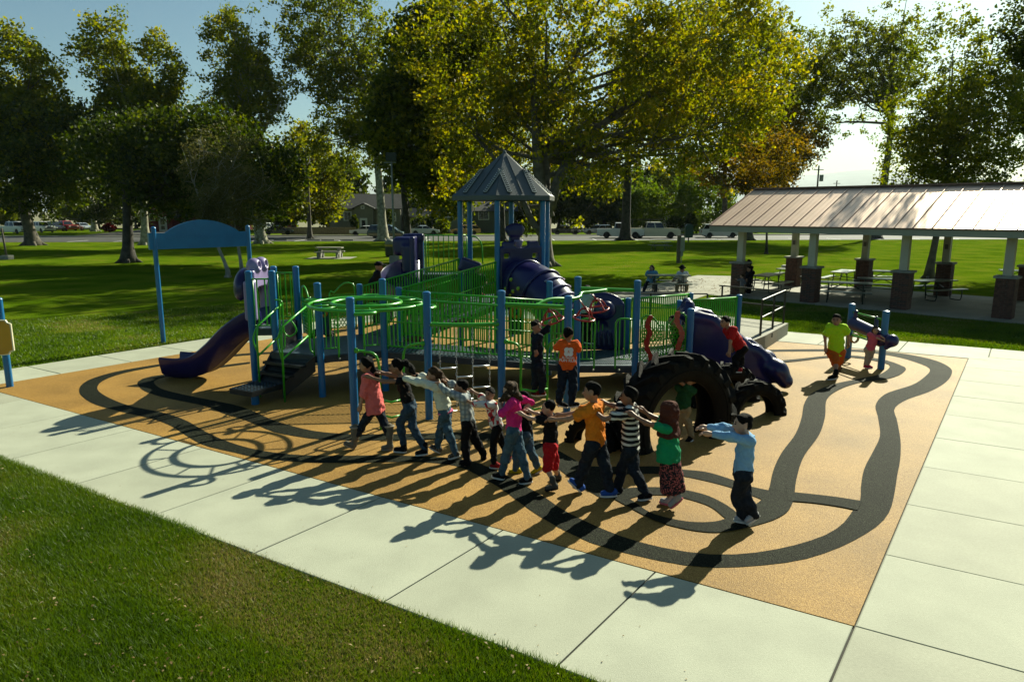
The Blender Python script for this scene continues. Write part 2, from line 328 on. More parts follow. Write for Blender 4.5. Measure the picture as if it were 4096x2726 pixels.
# pavilion apron and floor
P0 = V((9.73, 30.09, 0)); PA = V((.7, -.714, 0)); PB = V((.714, .70, 0))
def PV(a, b_, z=0): p = P0+PA*a+PB*b_; return V((p.x, p.y, z))
q = [[PV(-.9+3.3*i, -1.0), PV(-.9+3.3*(i+1), -1.0), PV(-.9+3.3*(i+1), 2.6), PV(-.9+3.3*i, 2.6)] for i in range(6)]+[[PV(-.9+3.3*i, 2.6), PV(-.9+3.3*(i+1), 2.6), PV(-.9+3.3*(i+1), 6.7), PV(-.9+3.3*i, 6.7)] for i in range(6)]
slabs('pavilion_floor', 'concrete floor under the picnic pavilion', M_conc2, q)
ap = [G(2400, 1180), G(2790, 1100), G(2945, 1104), PV(-.92, 6.0), PV(-.92, -.98), G(2700, 1222)]
slabs('apron', 'concrete apron with fallen leaves beside the pavilion', M_conc2, [[ap[0], ap[1], (ap[4]+ap[0])/2+V((0, .3, 0)), ap[5]], [ap[1], ap[2], ap[3], ap[4], (ap[4]+ap[0])/2+V((0, .3, 0))], [ap[5], (ap[4]+ap[0])/2+V((0, .3, 0)), ap[4]]], gap=.006)
# hills
M_hill = mat('pale_haze_hill', (.30, .34, .33), .95, .05, .01)  # haze of distance is mixed into the pale hill colour
hv = []; nx = 80
for i in range(nx+1):
    x = -3500+7000*i/nx; t = (x-600)/2600
    h = 205+60*math.sin(t*3.1+.6)+26*math.sin(t*9+1)+10*math.sin(t*23)
    hv.append((x, h))
b = MB(); b.loft([[(x*.8, 3000+abs(x)*.1, -.2) for x, h in hv], [(x*.9, 3700, h*.55) for x, h in hv], [(x, 4500, h*1.0) for x, h in hv], [(x*1.1, 5600, h*.95) for x, h in hv]], closed=False)
o = b.build('hills', M_hill, None, True, kind='structure'); o['label'] = 'low hazy hills on the horizon behind the trees'
# near grass blades
M_blade = leafmat('grass_blade', [(.024, .047, .002), (.055, .108, .004), (.10, .155, .008), (.14, .13, .035), (.25, .20, .09)], .4)
def vnoise(x, y, s):
    return (np.sin(x*s+1.3*np.sin(y*s*.7+2))+np.sin(y*s*1.3+1.7*np.sin(x*s*.6))+np.sin((x+y)*s*.8+4+np.sin(y*s*1.9)))/3
def blades(name, label, n, poly, hmin, hmax, wd, seed, edge=None):
    r = np.random.default_rng(seed); P = np.array([(p[0], p[1]) for p in poly]); lo, hi = P.min(0), P.max(0)
    pts = np.empty((0, 2))
    while len(pts) < n:
        c = r.uniform(lo, hi, (n, 2)); ins = np.zeros(n, bool); j = len(P)-1
        for i in range(len(P)):
            xi, yi = P[i]; xj, yj = P[j]
            ins ^= ((yi > c[:, 1]) != (yj > c[:, 1])) & (c[:, 0] < (xj-xi)*(c[:, 1]-yi)/(yj-yi+1e-12)+xi); j = i
        pts = np.vstack([pts, c[ins]])
    pts = pts[:n]; x, y = pts.T
    pat = .5+.5*vnoise(x, y, 1.6)+.35*vnoise(x, y, 4.1)
    dry = np.clip((.55*vnoise(x+3, y, .95)+.45*vnoise(x, y+1, 2.2)+.0)*2.4, 0, 1)
    hgt = r.uniform(hmin, hmax, n)*(1-.45*dry); a = r.uniform(0, 2*np.pi, n); lean = r.uniform(.2, 1.0, n)*hgt
    la = r.uniform(0, 2*np.pi, n); w = wd*r.uniform(.6, 1.3, n); z = np.full(n, -.025)
    b0 = np.stack([x-np.cos(a)*w, y-np.sin(a)*w, z], 1); b1 = np.stack([x+np.cos(a)*w, y+np.sin(a)*w, z], 1)
    tp = np.stack([x+np.cos(la)*lean, y+np.sin(la)*lean, z+hgt], 1)
    v = np.stack([b0, b1, tp], 1).reshape(-1, 3); f = np.arange(3*n).reshape(-1, 3)
    tint = np.clip(.16+.30*pat+r.normal(0, .12, n)+.5*dry*r.uniform(.3, 1.3, n), 0, 1)
    o = link_mesh(name, npmesh(name, v, f, tint), M_blade); return setp(o, label, None, None, 'stuff')
g1, g2, g3 = UW(19, -1.82), UW(-.3, -1.82), G(0, 2726)
blades('grass', 'short green and straw coloured turf in the near corner by the walk', 230000, [(-8.3, 10.3), (-7.3, 9.7), (g2.x, g2.y), (1.0, 4.1), (-4.2, 4.1)], .035, .085, .0045, 3)
blades('grass', 'mown grass between the rear walk and the blue archway', 60000, [UW(17.56, -3), UW(17.56, 13), UW(22, 17), UW(26, 4)], .04, .08, .011, 4)
blades('grass', 'mown grass strip between the back walk and the pavilion', 50000, [UW(-3.5, 15.66), UW(7, 15.66), PV(-.9, -1.06), PV(14, -1.06)][::1], .04, .08, .011, 5)
# fallen leaves
M_dead = leafmat('dead_leaf', [(.12, .07, .025), (.22, .15, .07), (.34, .27, .15)], .2)
def litter(name, label, pts, size, seed):
    r = np.random.default_rng(seed); n = len(pts); P = np.array(pts); a = r.uniform(0, 6.28, n); s = size*r.uniform(.6, 1.4, n)
    u = np.stack([np.cos(a), np.sin(a), r.uniform(-.4, .4, n)], 1)*s[:, None]; w = np.stack([-np.sin(a), np.cos(a), r.uniform(-.3, .5, n)], 1)*s[:, None]*.6
    up = np.stack([np.zeros(n), np.zeros(n), s*.4], 1)
    v = np.stack([P-u, P-w*1.0+up, P+u, P+w+up*.6], 1).reshape(-1, 3); f = np.arange(4*n).reshape(-1, 4)
    o = link_mesh(name, npmesh(name, v, f, r.uniform(0, 1, n)), M_dead); return setp(o, label, None, None, 'stuff')
r_ = random.Random(4); pts = []
while len(pts) < 190:
    p = G(r_.uniform(-50, 2300), r_.uniform(1850, 2740))
    d = (p-A0); w = (U_.x*d.y-U_.y*d.x)/(U_.x*W_.y-U_.y*W_.x)
    if w < -1.86: pts.append((p.x, p.y, .03))
litter('fallen_leaves', 'dry tan leaves scattered over the near lawn', pts, .016, 1)
litter('fallen_leaves', 'dry leaves scattered over the apron by the pavilion', [tuple(G(r_.uniform(2560, 2950), r_.uniform(1110, 1170))+V((0, 0, .012))) for _ in range(150)], .05, 2)
litter('fallen_leaves', 'small bits of leaf litter on the front walk', [tuple(UW(r_.uniform(0, 15), -1.8+r_.random()**2.5*1.2)+V((0, 0, .005))) for _ in range(60)], .008, 6)
# ------------------------------------------------------------------ play structure (one thing, many parts)
PS = thing('play_structure', 'blue and green play structure with decks, ramps, purple slides and a pointed grey tower roof', 'playground', (-.9, 14.6, 0))
def post(x, y, z, r=.066, z0=-.02):
    b = MB(); b.tube([(x, y, z0), (x, y, z-.03)], r, 14, caps=False); b.lathe([(r+.004, z-.045), (r+.004, z-.02), (r*.9, z-.004), (r*.5, z+.006), (.001, z+.009)], (x, y, 0), 14)
    o = b.build('post', M_blue, PS); smooth_by_angle(o, 35); return V((x, y, 0))
p5, p6, p7, p10 = V((-3.64, 13.14, 0)), V((-2.555, 11.05, 0)), V((-2.51, 13.62, 0)), V((-1.42, 11.66, 0))
p8, p9 = V((-3.38, 15.57, 0)), V((-2.39, 14.82, 0))
p2, p4, p1, p3 = V((-4.70, 13.80, 0)), V((-4.58, 14.95, 0)), V((-5.14, 13.75, 0)), V((-5.05, 14.95, 0))
p11, p12, p13, p14 = V((-.18, 11.85, 0)), V((.97, 12.09, 0)), V((1.275, 13.63, 0)), V((2.43, 13.62, 0))
p15, p16, p17, p18 = V((.80, 15.0, 0)), V((2.55, 15.41, 0)), V((3.47, 13.55, 0)), V((3.66, 15.25, 0))
p19, p20 = V((5.25, 16.2, 0)), V((4.25, 16.69, 0))
for p, h in ((p5, 2.19), (p6, 2.17), (p7, 2.22), (p10, 2.19), (p2, 2.36), (p1, 2.36), (p3, 2.36), (p4, 2.36), (p8, 1.92), (p9, 1.93), (p11, 2.19), (p12, 2.07), (p13, 2.26), (p14, 2.19), (p15, 2.04), (p16, 1.63), (p17, 1.65), (p18, 1.6), (p19, 1.61), (p20, 1.6)):
    post(p.x, p.y, h)
hexc = V((-.19, 18.55, 0))
T = [hexc+V((math.cos(math.radians(a)), math.sin(math.radians(a)), 0))*1.21 for a in (-98, -158, 142, 82, 22, -38)]   # front, left, left back, back, right back, right
for t in T: post(t.x, t.y, 3.76, .068)
def deck(poly, z, name='deck', th=.13, m=None):
    b = MB(); P = [V((p.x, p.y, z-.012)) for p in poly]; c = sum(P, V((0, 0, 0)))/len(P)
    if sum(P[i].x*P[(i+1) % len(P)].y-P[(i+1) % len(P)].x*P[i].y for i in range(len(P))) < 0: P = P[::-1]
    b.ext([p-V((0, 0, th)) for p in P], (0, 0, th)); d = b.build(name, M_navy, PS)
    t = MB(); Q = [p+(c-p).normalized()*.03 for p in P]; t.ext([p+V((0, 0, .0005)) for p in Q], (0, 0, .012)); t.build('tread_surface', m or M_deck, d); return d
def ribs(d, a, b_, c, z0, z1, n, w=.012):     # raised ribs across a walking surface a->b wide by vector c
    k = MB(); a, b_, c = V(a), V(b_), V(c)
    for i in range(n):
        t = (i+.5)/n; p = a.lerp(b_, t); z = lerp(z0, z1, t); k.beam(p+c*.06+V((0, 0, z)), p+c*.94+V((0, 0, z)), w, .012)
    k.build('rib', M_ramp, d, kind='stuff')
d1 = deck([p2+V((-.03, -.25, 0)), p5, p7, p9, p8, p4], .80)
deck([p1, p2, p4, p3], 1.22)
deck(T, 1.24)
def slab_ramp(a0, a1, b1, b0, za, zb):       # a0-a1 high end ... quad ramp
    b = MB(); top = [V((a0.x, a0.y, za)), V((a1.x, a1.y, zb)), V((b1.x, b1.y, zb)), V((b0.x, b0.y, za))]
    b.ext([p-V((0, 0, .14)) for p in top], (0, 0, .125)); return b.build('ramp', M_navy, PS)
r1 = slab_ramp(p7, p13, p15, p9, .79, .5)
k = MB()
for i in range(46):
    t = (i+.5)/46; a = p7.lerp(p13, t); b_ = p9.lerp(p15, t); z = lerp(.79, .5, t)-.008
    k.beam(a.lerp(b_, .07)+V((0, 0, z)), a.lerp(b_, .93)+V((0, 0, z)), .045, .014)
k.build('tread_plate', M_ramp, r1, kind='stuff')
r2 = slab_ramp(p9, T[0], T[1], p8, .79, 1.23)
k = MB()
for i in range(40):
    t = (i+.5)/40; a = p9.lerp(T[0], t); b_ = p8.lerp(T[1], t); z = lerp(.79, 1.23, t)-.008
    k.beam(a.lerp(b_, .07)+V((0, 0, z)), a.lerp(b_, .93)+V((0, 0, z)), .045, .014)
k.build('tread_plate', M_ramp, r2, kind='stuff')
d2 = deck([p13, p14, p16, p15], .5, m=M_ramp)
d3 = deck([p14+V((.005, 0, 0)), p17, p18, p16+V((.005, 0, 0))], .5, m=M_ramp)
k = MB()
for (a, b_, c, e) in ((p13, p14, p16, p15), (p14, p17, p18, p16)):
    for i in range(34):
        t = (i+.5)/34; k.beam(a.lerp(b_, t).lerp(e.lerp(c, t), .08)+V((0, 0, .506)), a.lerp(b_, t).lerp(e.lerp(c, t), .92)+V((0, 0, .506)), .014, .012)
k.build('tread_rib', M_ramp, d2, kind='stuff')
r3 = slab_ramp(p18, p19, p20, p16, .5, .42)
for p in ((-2.9, 12.93), (-2.2, 13.03)): pass
k = MB()
for a, b_, zz in ((p5, p7, .73), (p13, p14, .43), (p7, p13, .57)):
    for t in (.28, .72):
        q = a.lerp(b_, t); nrm = V((b_.y-a.y, -(b_.x-a.x), 0)).normalized(); k.ball(q+nrm*.075+V((0, 0, zz)), .022, 8, 5)
k.build('bolt_cap', M_bolt, PS, True, kind='stuff')
# ---- railings: part 'railing' with its frame, each upright a sub-part
bar_mesh = {}
def railing(a, b_, za, zb, zbot, n, mid=None, r=.022, rb=.0155, inset=.07, name='railing', ends=True, bend=0):
    """a,b feet; za,zb rail top heights at the ends; zbot (lo,hi) bottom rail heights"""
    a, b_ = V(a), V(b_); u = (b_-a).normalized(); a, b_ = a+u*inset, b_-u*inset
    m = MB(); A_, B_ = a+V((0, 0, za)), b_+V((0, 0, zb)); m.tube([A_, B_], r, 8)
    m.tube([a+V((0, 0, zbot[0])), b_+V((0, 0, zbot[1]))], r*.8, 8)
    for f in (mid or ()): m.tube([a+V((0, 0, lerp(zbot[0], za, f))), b_+V((0, 0, lerp(zbot[1], zb, f)))], r*.75, 6)
    if ends:
        m.tube([a+V((0, 0, zbot[0]-.06)), A_], r*.9, 8); m.tube([b_+V((0, 0, zbot[1]-.06)), B_], r*.9, 8)
    if ends:
        for p, z in ((a, za), (b_, zb), (a, zbot[0]), (b_, zbot[1])): m.ball(p+V((0, 0, z)), r*1.45, 8, 5)
    o = m.build(name, M_green, PS, True)
    for i in range(n):
        t = (i+.5)/n; p = a.lerp(b_, t); k = MB(); k.tube([p+V((0, 0, lerp(zbot[0], zbot[1], t))), p+V((0, 0, lerp(za, zb, t)))], rb, 6, caps=False); k.build('bar', M_green, o, True)
    return o
railing(p8, T[1], 1.86, 2.30, (.93, 1.36), 38, (.5,))
railing(p9, T[0], 1.90, 2.28, (.90, 1.33), 38, (.5,))
railing(p9, p15, 1.85, 1.62, (.93, .62), 38, (.5,))
railing(p7, p13, 1.84, 1.60, (.90, .60), 46, (.52,))
railing(p16, p20, 1.60, 1.57, (.60, .55), 30)
railing(p18, p19, 1.58, 1.55, (.60, .52), 26)
railing(p15, p16, 1.60, 1.60, (.58, .58), 18)
railing(p1, p2, 2.2, 2.2, (1.28, 1.28), 2, r=.016)
railing(p3, p4, 2.22, 2.22, (1.28, 1.28), 3, r=.016)
# tall barrier by the spiral slide at the upper tower deck
tb0, tb1 = T[2]+V((-.02, .02, 0)), V((-2.42, 19.35, 0))
deck([T[2]+V((.0, .6, 0)), T[2], tb1+V((-.55, 0, 0)), tb1+V((-.5, .75, 0))], 1.80)
railing(tb1, tb0, 2.86, 2.86, (1.87, 1.87), 8, r=.02, rb=.014)
k = MB(); k.tube(crom([tb0+V((.02, -.06, 2.84)), tb0+V((.22, -.06, 2.80)), tb0+V((.34, -.06, 2.6)), tb0+V((.37, -.06, 2.1))], 12), .02, 8); k.build('grab_rail', M_green, PS, True)
post(tb1.x-.05, tb1.y+.06, 2.8)
# curved panels near the high deck
def hook_panel(a, b_, z0, z1, holes=True, m=None):
    a, b_ = V(a), V(b_); up = V((0, 0, 1)); pth = [a+up*z0, a+up*(z1-.14), a.lerp(b_, .22)+up*z1, a.lerp(b_, .5)+up*(z1-.03), b_.lerp(a, .15)+up*(z1-.22), b_+up*(z1-.2), b_+up*z0]
    k = MB(); k.tube(crom(pth, 26), .018, 8); k.tube([a+up*(z0+.04), b_+up*(z0+.04)], .015, 6); o = k.build('panel_frame', M_green, PS, True)
    # perforated infill plate: frame of a plate with punched holes as a grid of strips
    k = MB(); n = (b_-a); L = n.length; n.normalize(); nr = V((n.y, -n.x, 0)); H = z1-.3-z0
    cols, rows = max(3, int(L/.07)), int(H/.062)
    for r in range(rows):
        for c in range(cols):
            x0, y0 = (c+.5*(r % 2))*L/(cols+.5), z0+.06+r*H/rows; cw, ch = L/(cols+.5), H/rows
            ctr = a+n*(x0+cw/2)+up*(y0+ch/2); ring_o, ring_i = [], []
            for q in range(8):
                an = math.pi/8+q*math.pi/4; ring_o.append(ctr+n*(math.cos(an)*cw*.56)+up*(math.sin(an)*ch*.56)); ring_i.append(ctr+n*(math.cos(an)*cw*.33)+up*(math.sin(an)*ch*.33))
            k.loft([ring_o, ring_i, [p+nr*.012 for p in ring_i], [p+nr*.012 for p in ring_o]], caps=False)
    k.build('punched_plate', m or M_green, o, kind='stuff'); return o
hook_panel(p4+V((.10, .02, 0)), p5.lerp(p4, .52)+V((-.0, .25, 0)), .92, 1.95)
hook_panel(p8+V((-.1, -.02, 0)), p8+V((-.62, -.18, 0)), .92, 1.95)
h1 = hook_panel(p14+V((.10, .02, 0)), p14.lerp(p17, .52)+V((0, .02, 0)), .56, 1.50)
h2 = hook_panel(p17+V((-.08, .02, 0)), p17.lerp(p14, .42)+V((0, .02, 0)), .56, 1.56)
# red climbing grips on the two panels
def grip(pts, y):
    k = MB(); L = [V((x, y, z)) for x, z in pts]; k.ext(L, (0, -.035, 0)); return k
def wave(px, Y, w0=22):
    out = [];
    c = crom([D(x, y, Y) for x, y in px], 18); l, r = [], []
    for i, p in enumerate(c):
        w = .035+.022*abs(math.sin(i*1.15)); l.append((p.x-w, p.z)); r.append((p.x+w, p.z))
    return l+r[::-1]
grip(wave([(2605, 1262), (2590, 1300), (2600, 1330), (2588, 1365), (2590, 1400), (2605, 1425), (2602, 1450)], 13.5), 13.54).build('red_grip', M_red, PS)
grip(wave([(2712, 1245), (2708, 1285), (2722, 1315), (2728, 1340), (2718, 1370), (2710, 1400)], 13.45), 13.48).build('red_grip', M_red, PS)
for t0, t1, pa, pb in ((.06, .30, p13, p14), (.66, .94, p13, p14), (.06, .28, p5, p7), (.68, .93, p5, p7)):   # short barriers beside the openings
    z = .5 if pa is p13 else .8; a = pa.lerp(pb, t0); e = pa.lerp(pb, t1); k = MB()
    inner, outer = (e, a) if t0 < .5 else (a, e); up = V((0, 0, 1)); h = .95
    k.tube(crom([outer+up*(z+h-.03), outer.lerp(inner, .6)+up*(z+h-.01), inner+up*(z+h-.08), inner+up*(z+.5), inner+up*(z-.06)], 18), .019, 8)
    k.tube([outer+up*(z+.13), inner+up*(z+.13)], .016, 6); o = k.build('railing', M_green, PS, True)
    for i in range(3): q = MB(); p = outer.lerp(inner, (i+.5)/3.2); q.tube([p+up*(z+.13), p+up*(z+h-.03)], .0115, 6, caps=False); q.build('bar', M_green, o, True)
# ---- transfer stair at the left: platform, two steps, sloping stringers
st0, st1 = G(1008, 1600)+V((0, 0, .0)), None
pl = [G(917, 1552, .30), G(1008, 1567, .30), G(1127, 1535, .30), G(1032, 1518, .30)]
k = MB(); k.ext([p-V((0, 0, .10)) for p in pl], (0, 0, .095)); o = k.build('stair_step', M_black, PS)
k = MB()
for i in range(7):
    for j in range(9):
        q = pl[0].lerp(pl[1], (i+.6)/7.2).lerp(pl[3].lerp(pl[2], (i+.6)/7.2), (j+.6)/9.2); k.box(q+V((0, 0, .001)), (.035, .045, .014), rz=.5)
k.build('grip_stud', M_deck, o, kind='stuff')
ea, eb = V((-4.72, 13.62, 0)), V((-3.75, 13.14, 0))
f0, f1 = pl[3].lerp(pl[2], .0), pl[2]
for i, (t, z) in enumerate(((.42, .47), (.78, .64))):
    a, b_ = V((f0.x, f0.y, 0)).lerp(ea, t), V((f1.x, f1.y, 0)).lerp(eb, t); u = (ea-V((f0.x, f0.y, 0))).normalized()*.17
    k = MB(); k.ext([a-u+V((0, 0, z-.05)), b_-u+V((0, 0, z-.05)), b_+u+V((0, 0, z-.05)), a+u+V((0, 0, z-.05))], (0, 0, .05)); k.build('stair_step', M_black, PS)
for a, b_ in ((f0, ea), (f1, eb)):
    k = MB(); a2, b2 = V((a.x, a.y, 0)), V(b_); n = (b2-a2).normalized(); w = V((n.y, -n.x, 0))*.025
    k.ext([a2+V((0, 0, .02))-w, a2+V((0, 0, .30))-w, b2+V((0, 0, .80))-w, b2+V((0, 0, .5))-w], w*2); k.build('stringer', M_black, PS)
k = MB(); k.ext([V((f0.x, f0.y, .22)), V((f1.x, f1.y, .22)), eb+V((0, 0, .70)), ea+V((0, 0, .70))], (0, .0, -.02)); k.build('stair_riser', M_black, PS)
c = G(1022, 1615); post(c.x, c.y, .22, .07)
# stair hand rails
for (top, bend, foot, low) in (((1130, 1213), (1030, 1300), (1042, 1587), (1035, 1420)), ((1231, 1220), (1128, 1305), (1140, 1607), (1128, 1440))):
    g = G(*foot); Yf = g.y; a = D(top[0], top[1], Yf+.75); b_ = D(bend[0], bend[1], Yf+.02); lo = D(low[0], low[1], Yf)
    k = MB(); k.tube([a, b_, D(lerp(bend[0], foot[0], .1)-4, lerp(bend[1], foot[1], .14), Yf), g], .019, 8)
    a2 = D(top[0]-12 if top[0] < 1200 else 1232, 1342, Yf+.62); k.tube(crom([b_+V((-.03, 0, -.05)), D(bend[0]-17, bend[1]+60, Yf), lo], 10)+[lo], .017, 8); k.tube([lo, a2], .019, 8)
    k.build('hand_rail', M_green, PS, True)
k = MB(); Yg = 13.75
k.tube(crom([D(1100, 1198, Yg), D(1124, 1203, Yg), D(1129, 1222, Yg), D(1133, 1300, Yg), D(1138, 1330, Yg), D(1158, 1345, Yg), D(1184, 1328, Yg), D(1180, 1305, Yg), D(1165, 1283, Yg)], 40), .017, 8)
k.tube(crom([D(1118, 1203, Yg), D(1120, 1330, Yg), D(1124, 1390, Yg), D(1137, 1393, Yg), D(1140, 1340, Yg)], 24), .015, 8); k.build('grab_rail', M_green, PS, True)
k = MB(); k.box((-4.63, 14.4, 1.0), (.05, 1.0, .45)); k.build('riser_plate', M_navy, PS)
# guard bent rail left of P5
k = MB(); Yr = 13.2
k.tube(crom([D(1232, 1225, Yr), D(1235, 1300, Yr), D(1241, 1390, Yr), D(1250, 1408, Yr), D(1258, 1412, Yr)], 24), .017, 8); k.tube([D(1253, 1232, Yr), D(1258, 1430, Yr)], .015, 8); k.build('railing', M_green, PS, True)
# ---- overhead loop climber
oc = V((-2.57, 12.38, 1.9)); k = MB(); R1, R2 = 1.0, .60
def circ(c, r, n=48): return [V((c.x+r*math.cos(2*math.pi*i/n), c.y+r*math.sin(2*math.pi*i/n), c.z)) for i in range(n)]
k.tube(circ(oc, R1, 56), .030, 8, closed=True); o = k.build('overhead_loop', M_green, PS, True)
q = MB(); q.tube(circ(oc+V((0, 0, .015)), R2, 44), .036, 8, closed=True); q.build('inner_ring', M_green, o, True)
for i in range(13):
    a = 2*math.pi*(i+.3)/13; q = MB(); e = V((math.cos(a), math.sin(a), 0)); q.tube([oc+e*R2, oc+e*R1], .016, 6); q.build('rung', M_green, o, True)
for pp, sg in ((p5, 1), (p6, 1), (p7, 1), (p10, 1)):       # hairpin curls to the posts
    pz = V((pp.x, pp.y, 1.9)); e = (pz-oc).normalized(); t_ = V((-e.y, e.x, 0))*sg; dr = (pz-oc).length-R1; q = MB()
    q.tube(crom([pz, pz+t_*.16, pz+t_*.31-e*dr*.2, pz+t_*.36-e*dr*.55, pz+t_*.28-e*dr*.88, oc+(e*math.cos(.12)+t_*math.sin(.12))*R1], 22), .030, 8); q.build('curl', M_green, o, True)
# ---- chain net between P10 and P11
def bow(a, b_, z0, z1, sag, r=.03, n=14, yb=0): return [V((lerp(a.x, b_.x, i/n), lerp(a.y, b_.y, i/n)+yb*math.sin(math.pi*i/n), lerp(z0, z1, i/n)-sag*math.sin(math.pi*i/n))) for i in range(n+1)]
k = MB(); k.tube(bow(p10, p11, 1.645, 1.62, .0, yb=-.12), .036, 8); net = k.build('net_beam', M_green, PS, True)
xs = [.17, .39, .61, .84]
for i, t in enumerate(xs):
    p = p10.lerp(p11, t); p.y -= .1; k = MB(); zt, zb = 1.6, .12+.03*i
    nl = int((zt-zb)/.052)
    for j in range(nl):
        z = zt-(j+.5)*.052; w = .0105; e = V((w, 0, 0)) if j % 2 else V((0, w, 0)); cc = V((p.x, p.y, z))
        k.tube([cc+V((0, 0, .03)), cc+e+V((0, 0, .018)), cc+e-V((0, 0, .018)), cc-V((0, 0, .03)), cc-e-V((0, 0, .018)), cc-e+V((0, 0, .018))], .0045, 4, closed=True)
    k.build('chain', M_steel, net, kind='stuff')
for i, zz in ((0, .90), (0, .52), (2, .92), (2, .55), (1, .74), (1, .35), (2, .22), (0, .15)):
    a, b_ = p10.lerp(p11, xs[i]), p10.lerp(p11, xs[i+1]); a.y -= .1; b_.y -= .1; k = MB(); k.tube([a+V((0, 0, zz)), b_+V((0, 0, zz))], .016, 8); k.build('rung', M_steel, net, True)
# ---- pipes with loop steps
for pp, dx, kk in ((p6, .42, 1), (p10, -.42, 1), (p11, .33, 2), (p12, -.35, 2)):
    k = MB(); z = 1.30; y = pp.y-.02; s = 1 if dx > 0 else -1
    k.tube(crom([V((pp.x, y, z+.02)), V((pp.x+dx*.5, y+.02, z)), V((pp.x+dx*.88, y+.02, z-.06)), V((pp.x+dx, y+.02, z-.25)), V((pp.x+dx, y+.02, .7)), V((pp.x+dx, y+.02, -.01))], 30), .021, 8); k.ball(V((pp.x+.075*s, y-.01, z+.02)), .045, 8, 6); k.build('grab_pole', M_green, PS, True)
for a, b_, zz in ((p6.x+.42, p10.x-.42, .42), (p6.x+.42, p10.x-.42, .16), (p11.x+.33, p12.x-.35, .12), (p11.x+.33, p12.x-.35, .45)):
    y = 11.33 if a < -1.5 else 11.95; k = MB(); k.tube([V((a, y, zz)), V(((a+b_)/2, y-.10, zz-.01)), V((b_, y+.03, zz))], .019, 8); k.build('foot_rung', M_green, PS, True)
# ---- turning wheels on a wavy overhead tube
k = MB(); k.tube(bow(p11, p12, 1.955, 1.875, 0), .036, 8); k.tube(bow(p13, p14, 2.03, 1.99, 0), .036, 8)
tw = crom([D(2135, 1226, 12.05), D(2200, 1197, 12.35), D(2290, 1195, 12.7), D(2320, 1185, 12.9), D(2325, 1172, 13.1), D(2360, 1168, 13.25), D(2425, 1160, 13.55)], 40)
k.tube(tw, .034, 8); wt = k.build('overhead_tube', M_green, PS, True)
for (px, py, Y, tilt, rr) in ((2208, 1282, 12.3, .30, .21), (2335, 1272, 12.75, -.12, .20), (2390, 1237, 13.2, .16, .215)):
    c = D(px, py, Y); R = Matrix.Rotation(-tilt, 3, 'Y') @ Matrix.Rotation(.12, 3, 'X'); k = MB()
    k.tube([c+R @ V((rr*math.cos(a), rr*math.sin(a), 0)) for a in [i*2*math.pi/28 for i in range(28)]], .017, 8, closed=True)
    h = c+R @ V((0, 0, .19)); k.ball(h, .035, 8, 6)
    for i in range(4):
        a = i*math.pi/2+.5; k.tube(crom([h, c+R @ V((rr*.55*math.cos(a), rr*.55*math.sin(a), .15)), c+R @ V((rr*math.cos(a), rr*math.sin(a), 0))], 8), .014, 6)
    nt = min(tw, key=lambda q: (q-h).length); k.tube([h, nt], .012, 6); k.build('turning_wheel', M_red, wt, True)
# ---- smooth plastic shapes from distance fields
def rcone(a, b_, ra, rb):
    a, b_ = np.array(a, float), np.array(b_, float); d = b_-a; L2 = max(1e-9, d.dot(d)); r = max(ra, rb)
    def f(X, Y, Z):
        t = np.clip(((X-a[0])*d[0]+(Y-a[1])*d[1]+(Z-a[2])*d[2])/L2, 0, 1)
        return np.sqrt((X-a[0]-t*d[0])**2+(Y-a[1]-t*d[1])**2+(Z-a[2]-t*d[2])**2)-(ra+(rb-ra)*t)
    return f, np.minimum(a, b_)-r, np.maximum(a, b_)+r, '+'
def ellp(c, rad, R=None, op='+'):
    c = np.array(c, float); R = np.eye(3) if R is None else np.array(R, float); r = np.array(rad, float); m = r.max()
    def f(X, Y, Z):
        x, y, z = X-c[0], Y-c[1], Z-c[2]; q = [(R[0, i]*x+R[1, i]*y+R[2, i]*z) for i in range(3)]
        k0 = np.sqrt(sum((q[i]/r[i])**2 for i in range(3))); k1 = np.sqrt(sum((q[i]/r[i]**2)**2 for i in range(3)))
        return k0*(k0-1)/np.maximum(k1, 1e-6)
    return f, c-m, c+m, op
def ecyl(a, b_, right, r0, r1, rnd_=.0):
    a, b_ = np.array(a, float), np.array(b_, float); u = b_-a; L = np.linalg.norm(u); u = u/L; x = np.array(right, float); x = x-u*x.dot(u); x /= np.linalg.norm(x); y = np.cross(u, x); m = max(*r0, *r1)
    def f(X, Y, Z):
        p = (X-a[0], Y-a[1], Z-a[2]); h = p[0]*u[0]+p[1]*u[1]+p[2]*u[2]; t = np.clip(h/L, 0, 1); t = t*t*(3-2*t)
        rx, ry = r0[0]+(r1[0]-r0[0])*t, r0[1]+(r1[1]-r0[1])*t
        e = np.sqrt(((p[0]*x[0]+p[1]*x[1]+p[2]*x[2])/rx)**2+((p[0]*y[0]+p[1]*y[1]+p[2]*y[2])/ry)**2)
        return np.maximum((e-1)*np.minimum(rx, ry), np.abs(h-L/2)-L/2)
    return f, np.minimum(a, b_)-m, np.maximum(a, b_)+m, '+'
def rbox(c, half, R=None, rr=.02, op='+'):
    c = np.array(c, float); R = np.eye(3) if R is None else np.array(R, float); h = np.array(half, float); m = np.linalg.norm(h)
    def f(X, Y, Z):
        x, y, z = X-c[0], Y-c[1], Z-c[2]; q = [np.abs(R[0, i]*x+R[1, i]*y+R[2, i]*z)-(h[i]-rr) for i in range(3)]
        return np.sqrt(sum(np.maximum(k, 0)**2 for k in q))+np.minimum(np.maximum(np.maximum(q[0], q[1]), q[2]), 0)-rr
    return f, c-m, c+m, op
def plane(p, n):                              # keeps the side away from n
    p, n = np.array(p, float), np.array(n, float); n = n/np.linalg.norm(n)
    return (lambda X, Y, Z: (X-p[0])*n[0]+(Y-p[1])*n[1]+(Z-p[2])*n[2]), None, None, '&'
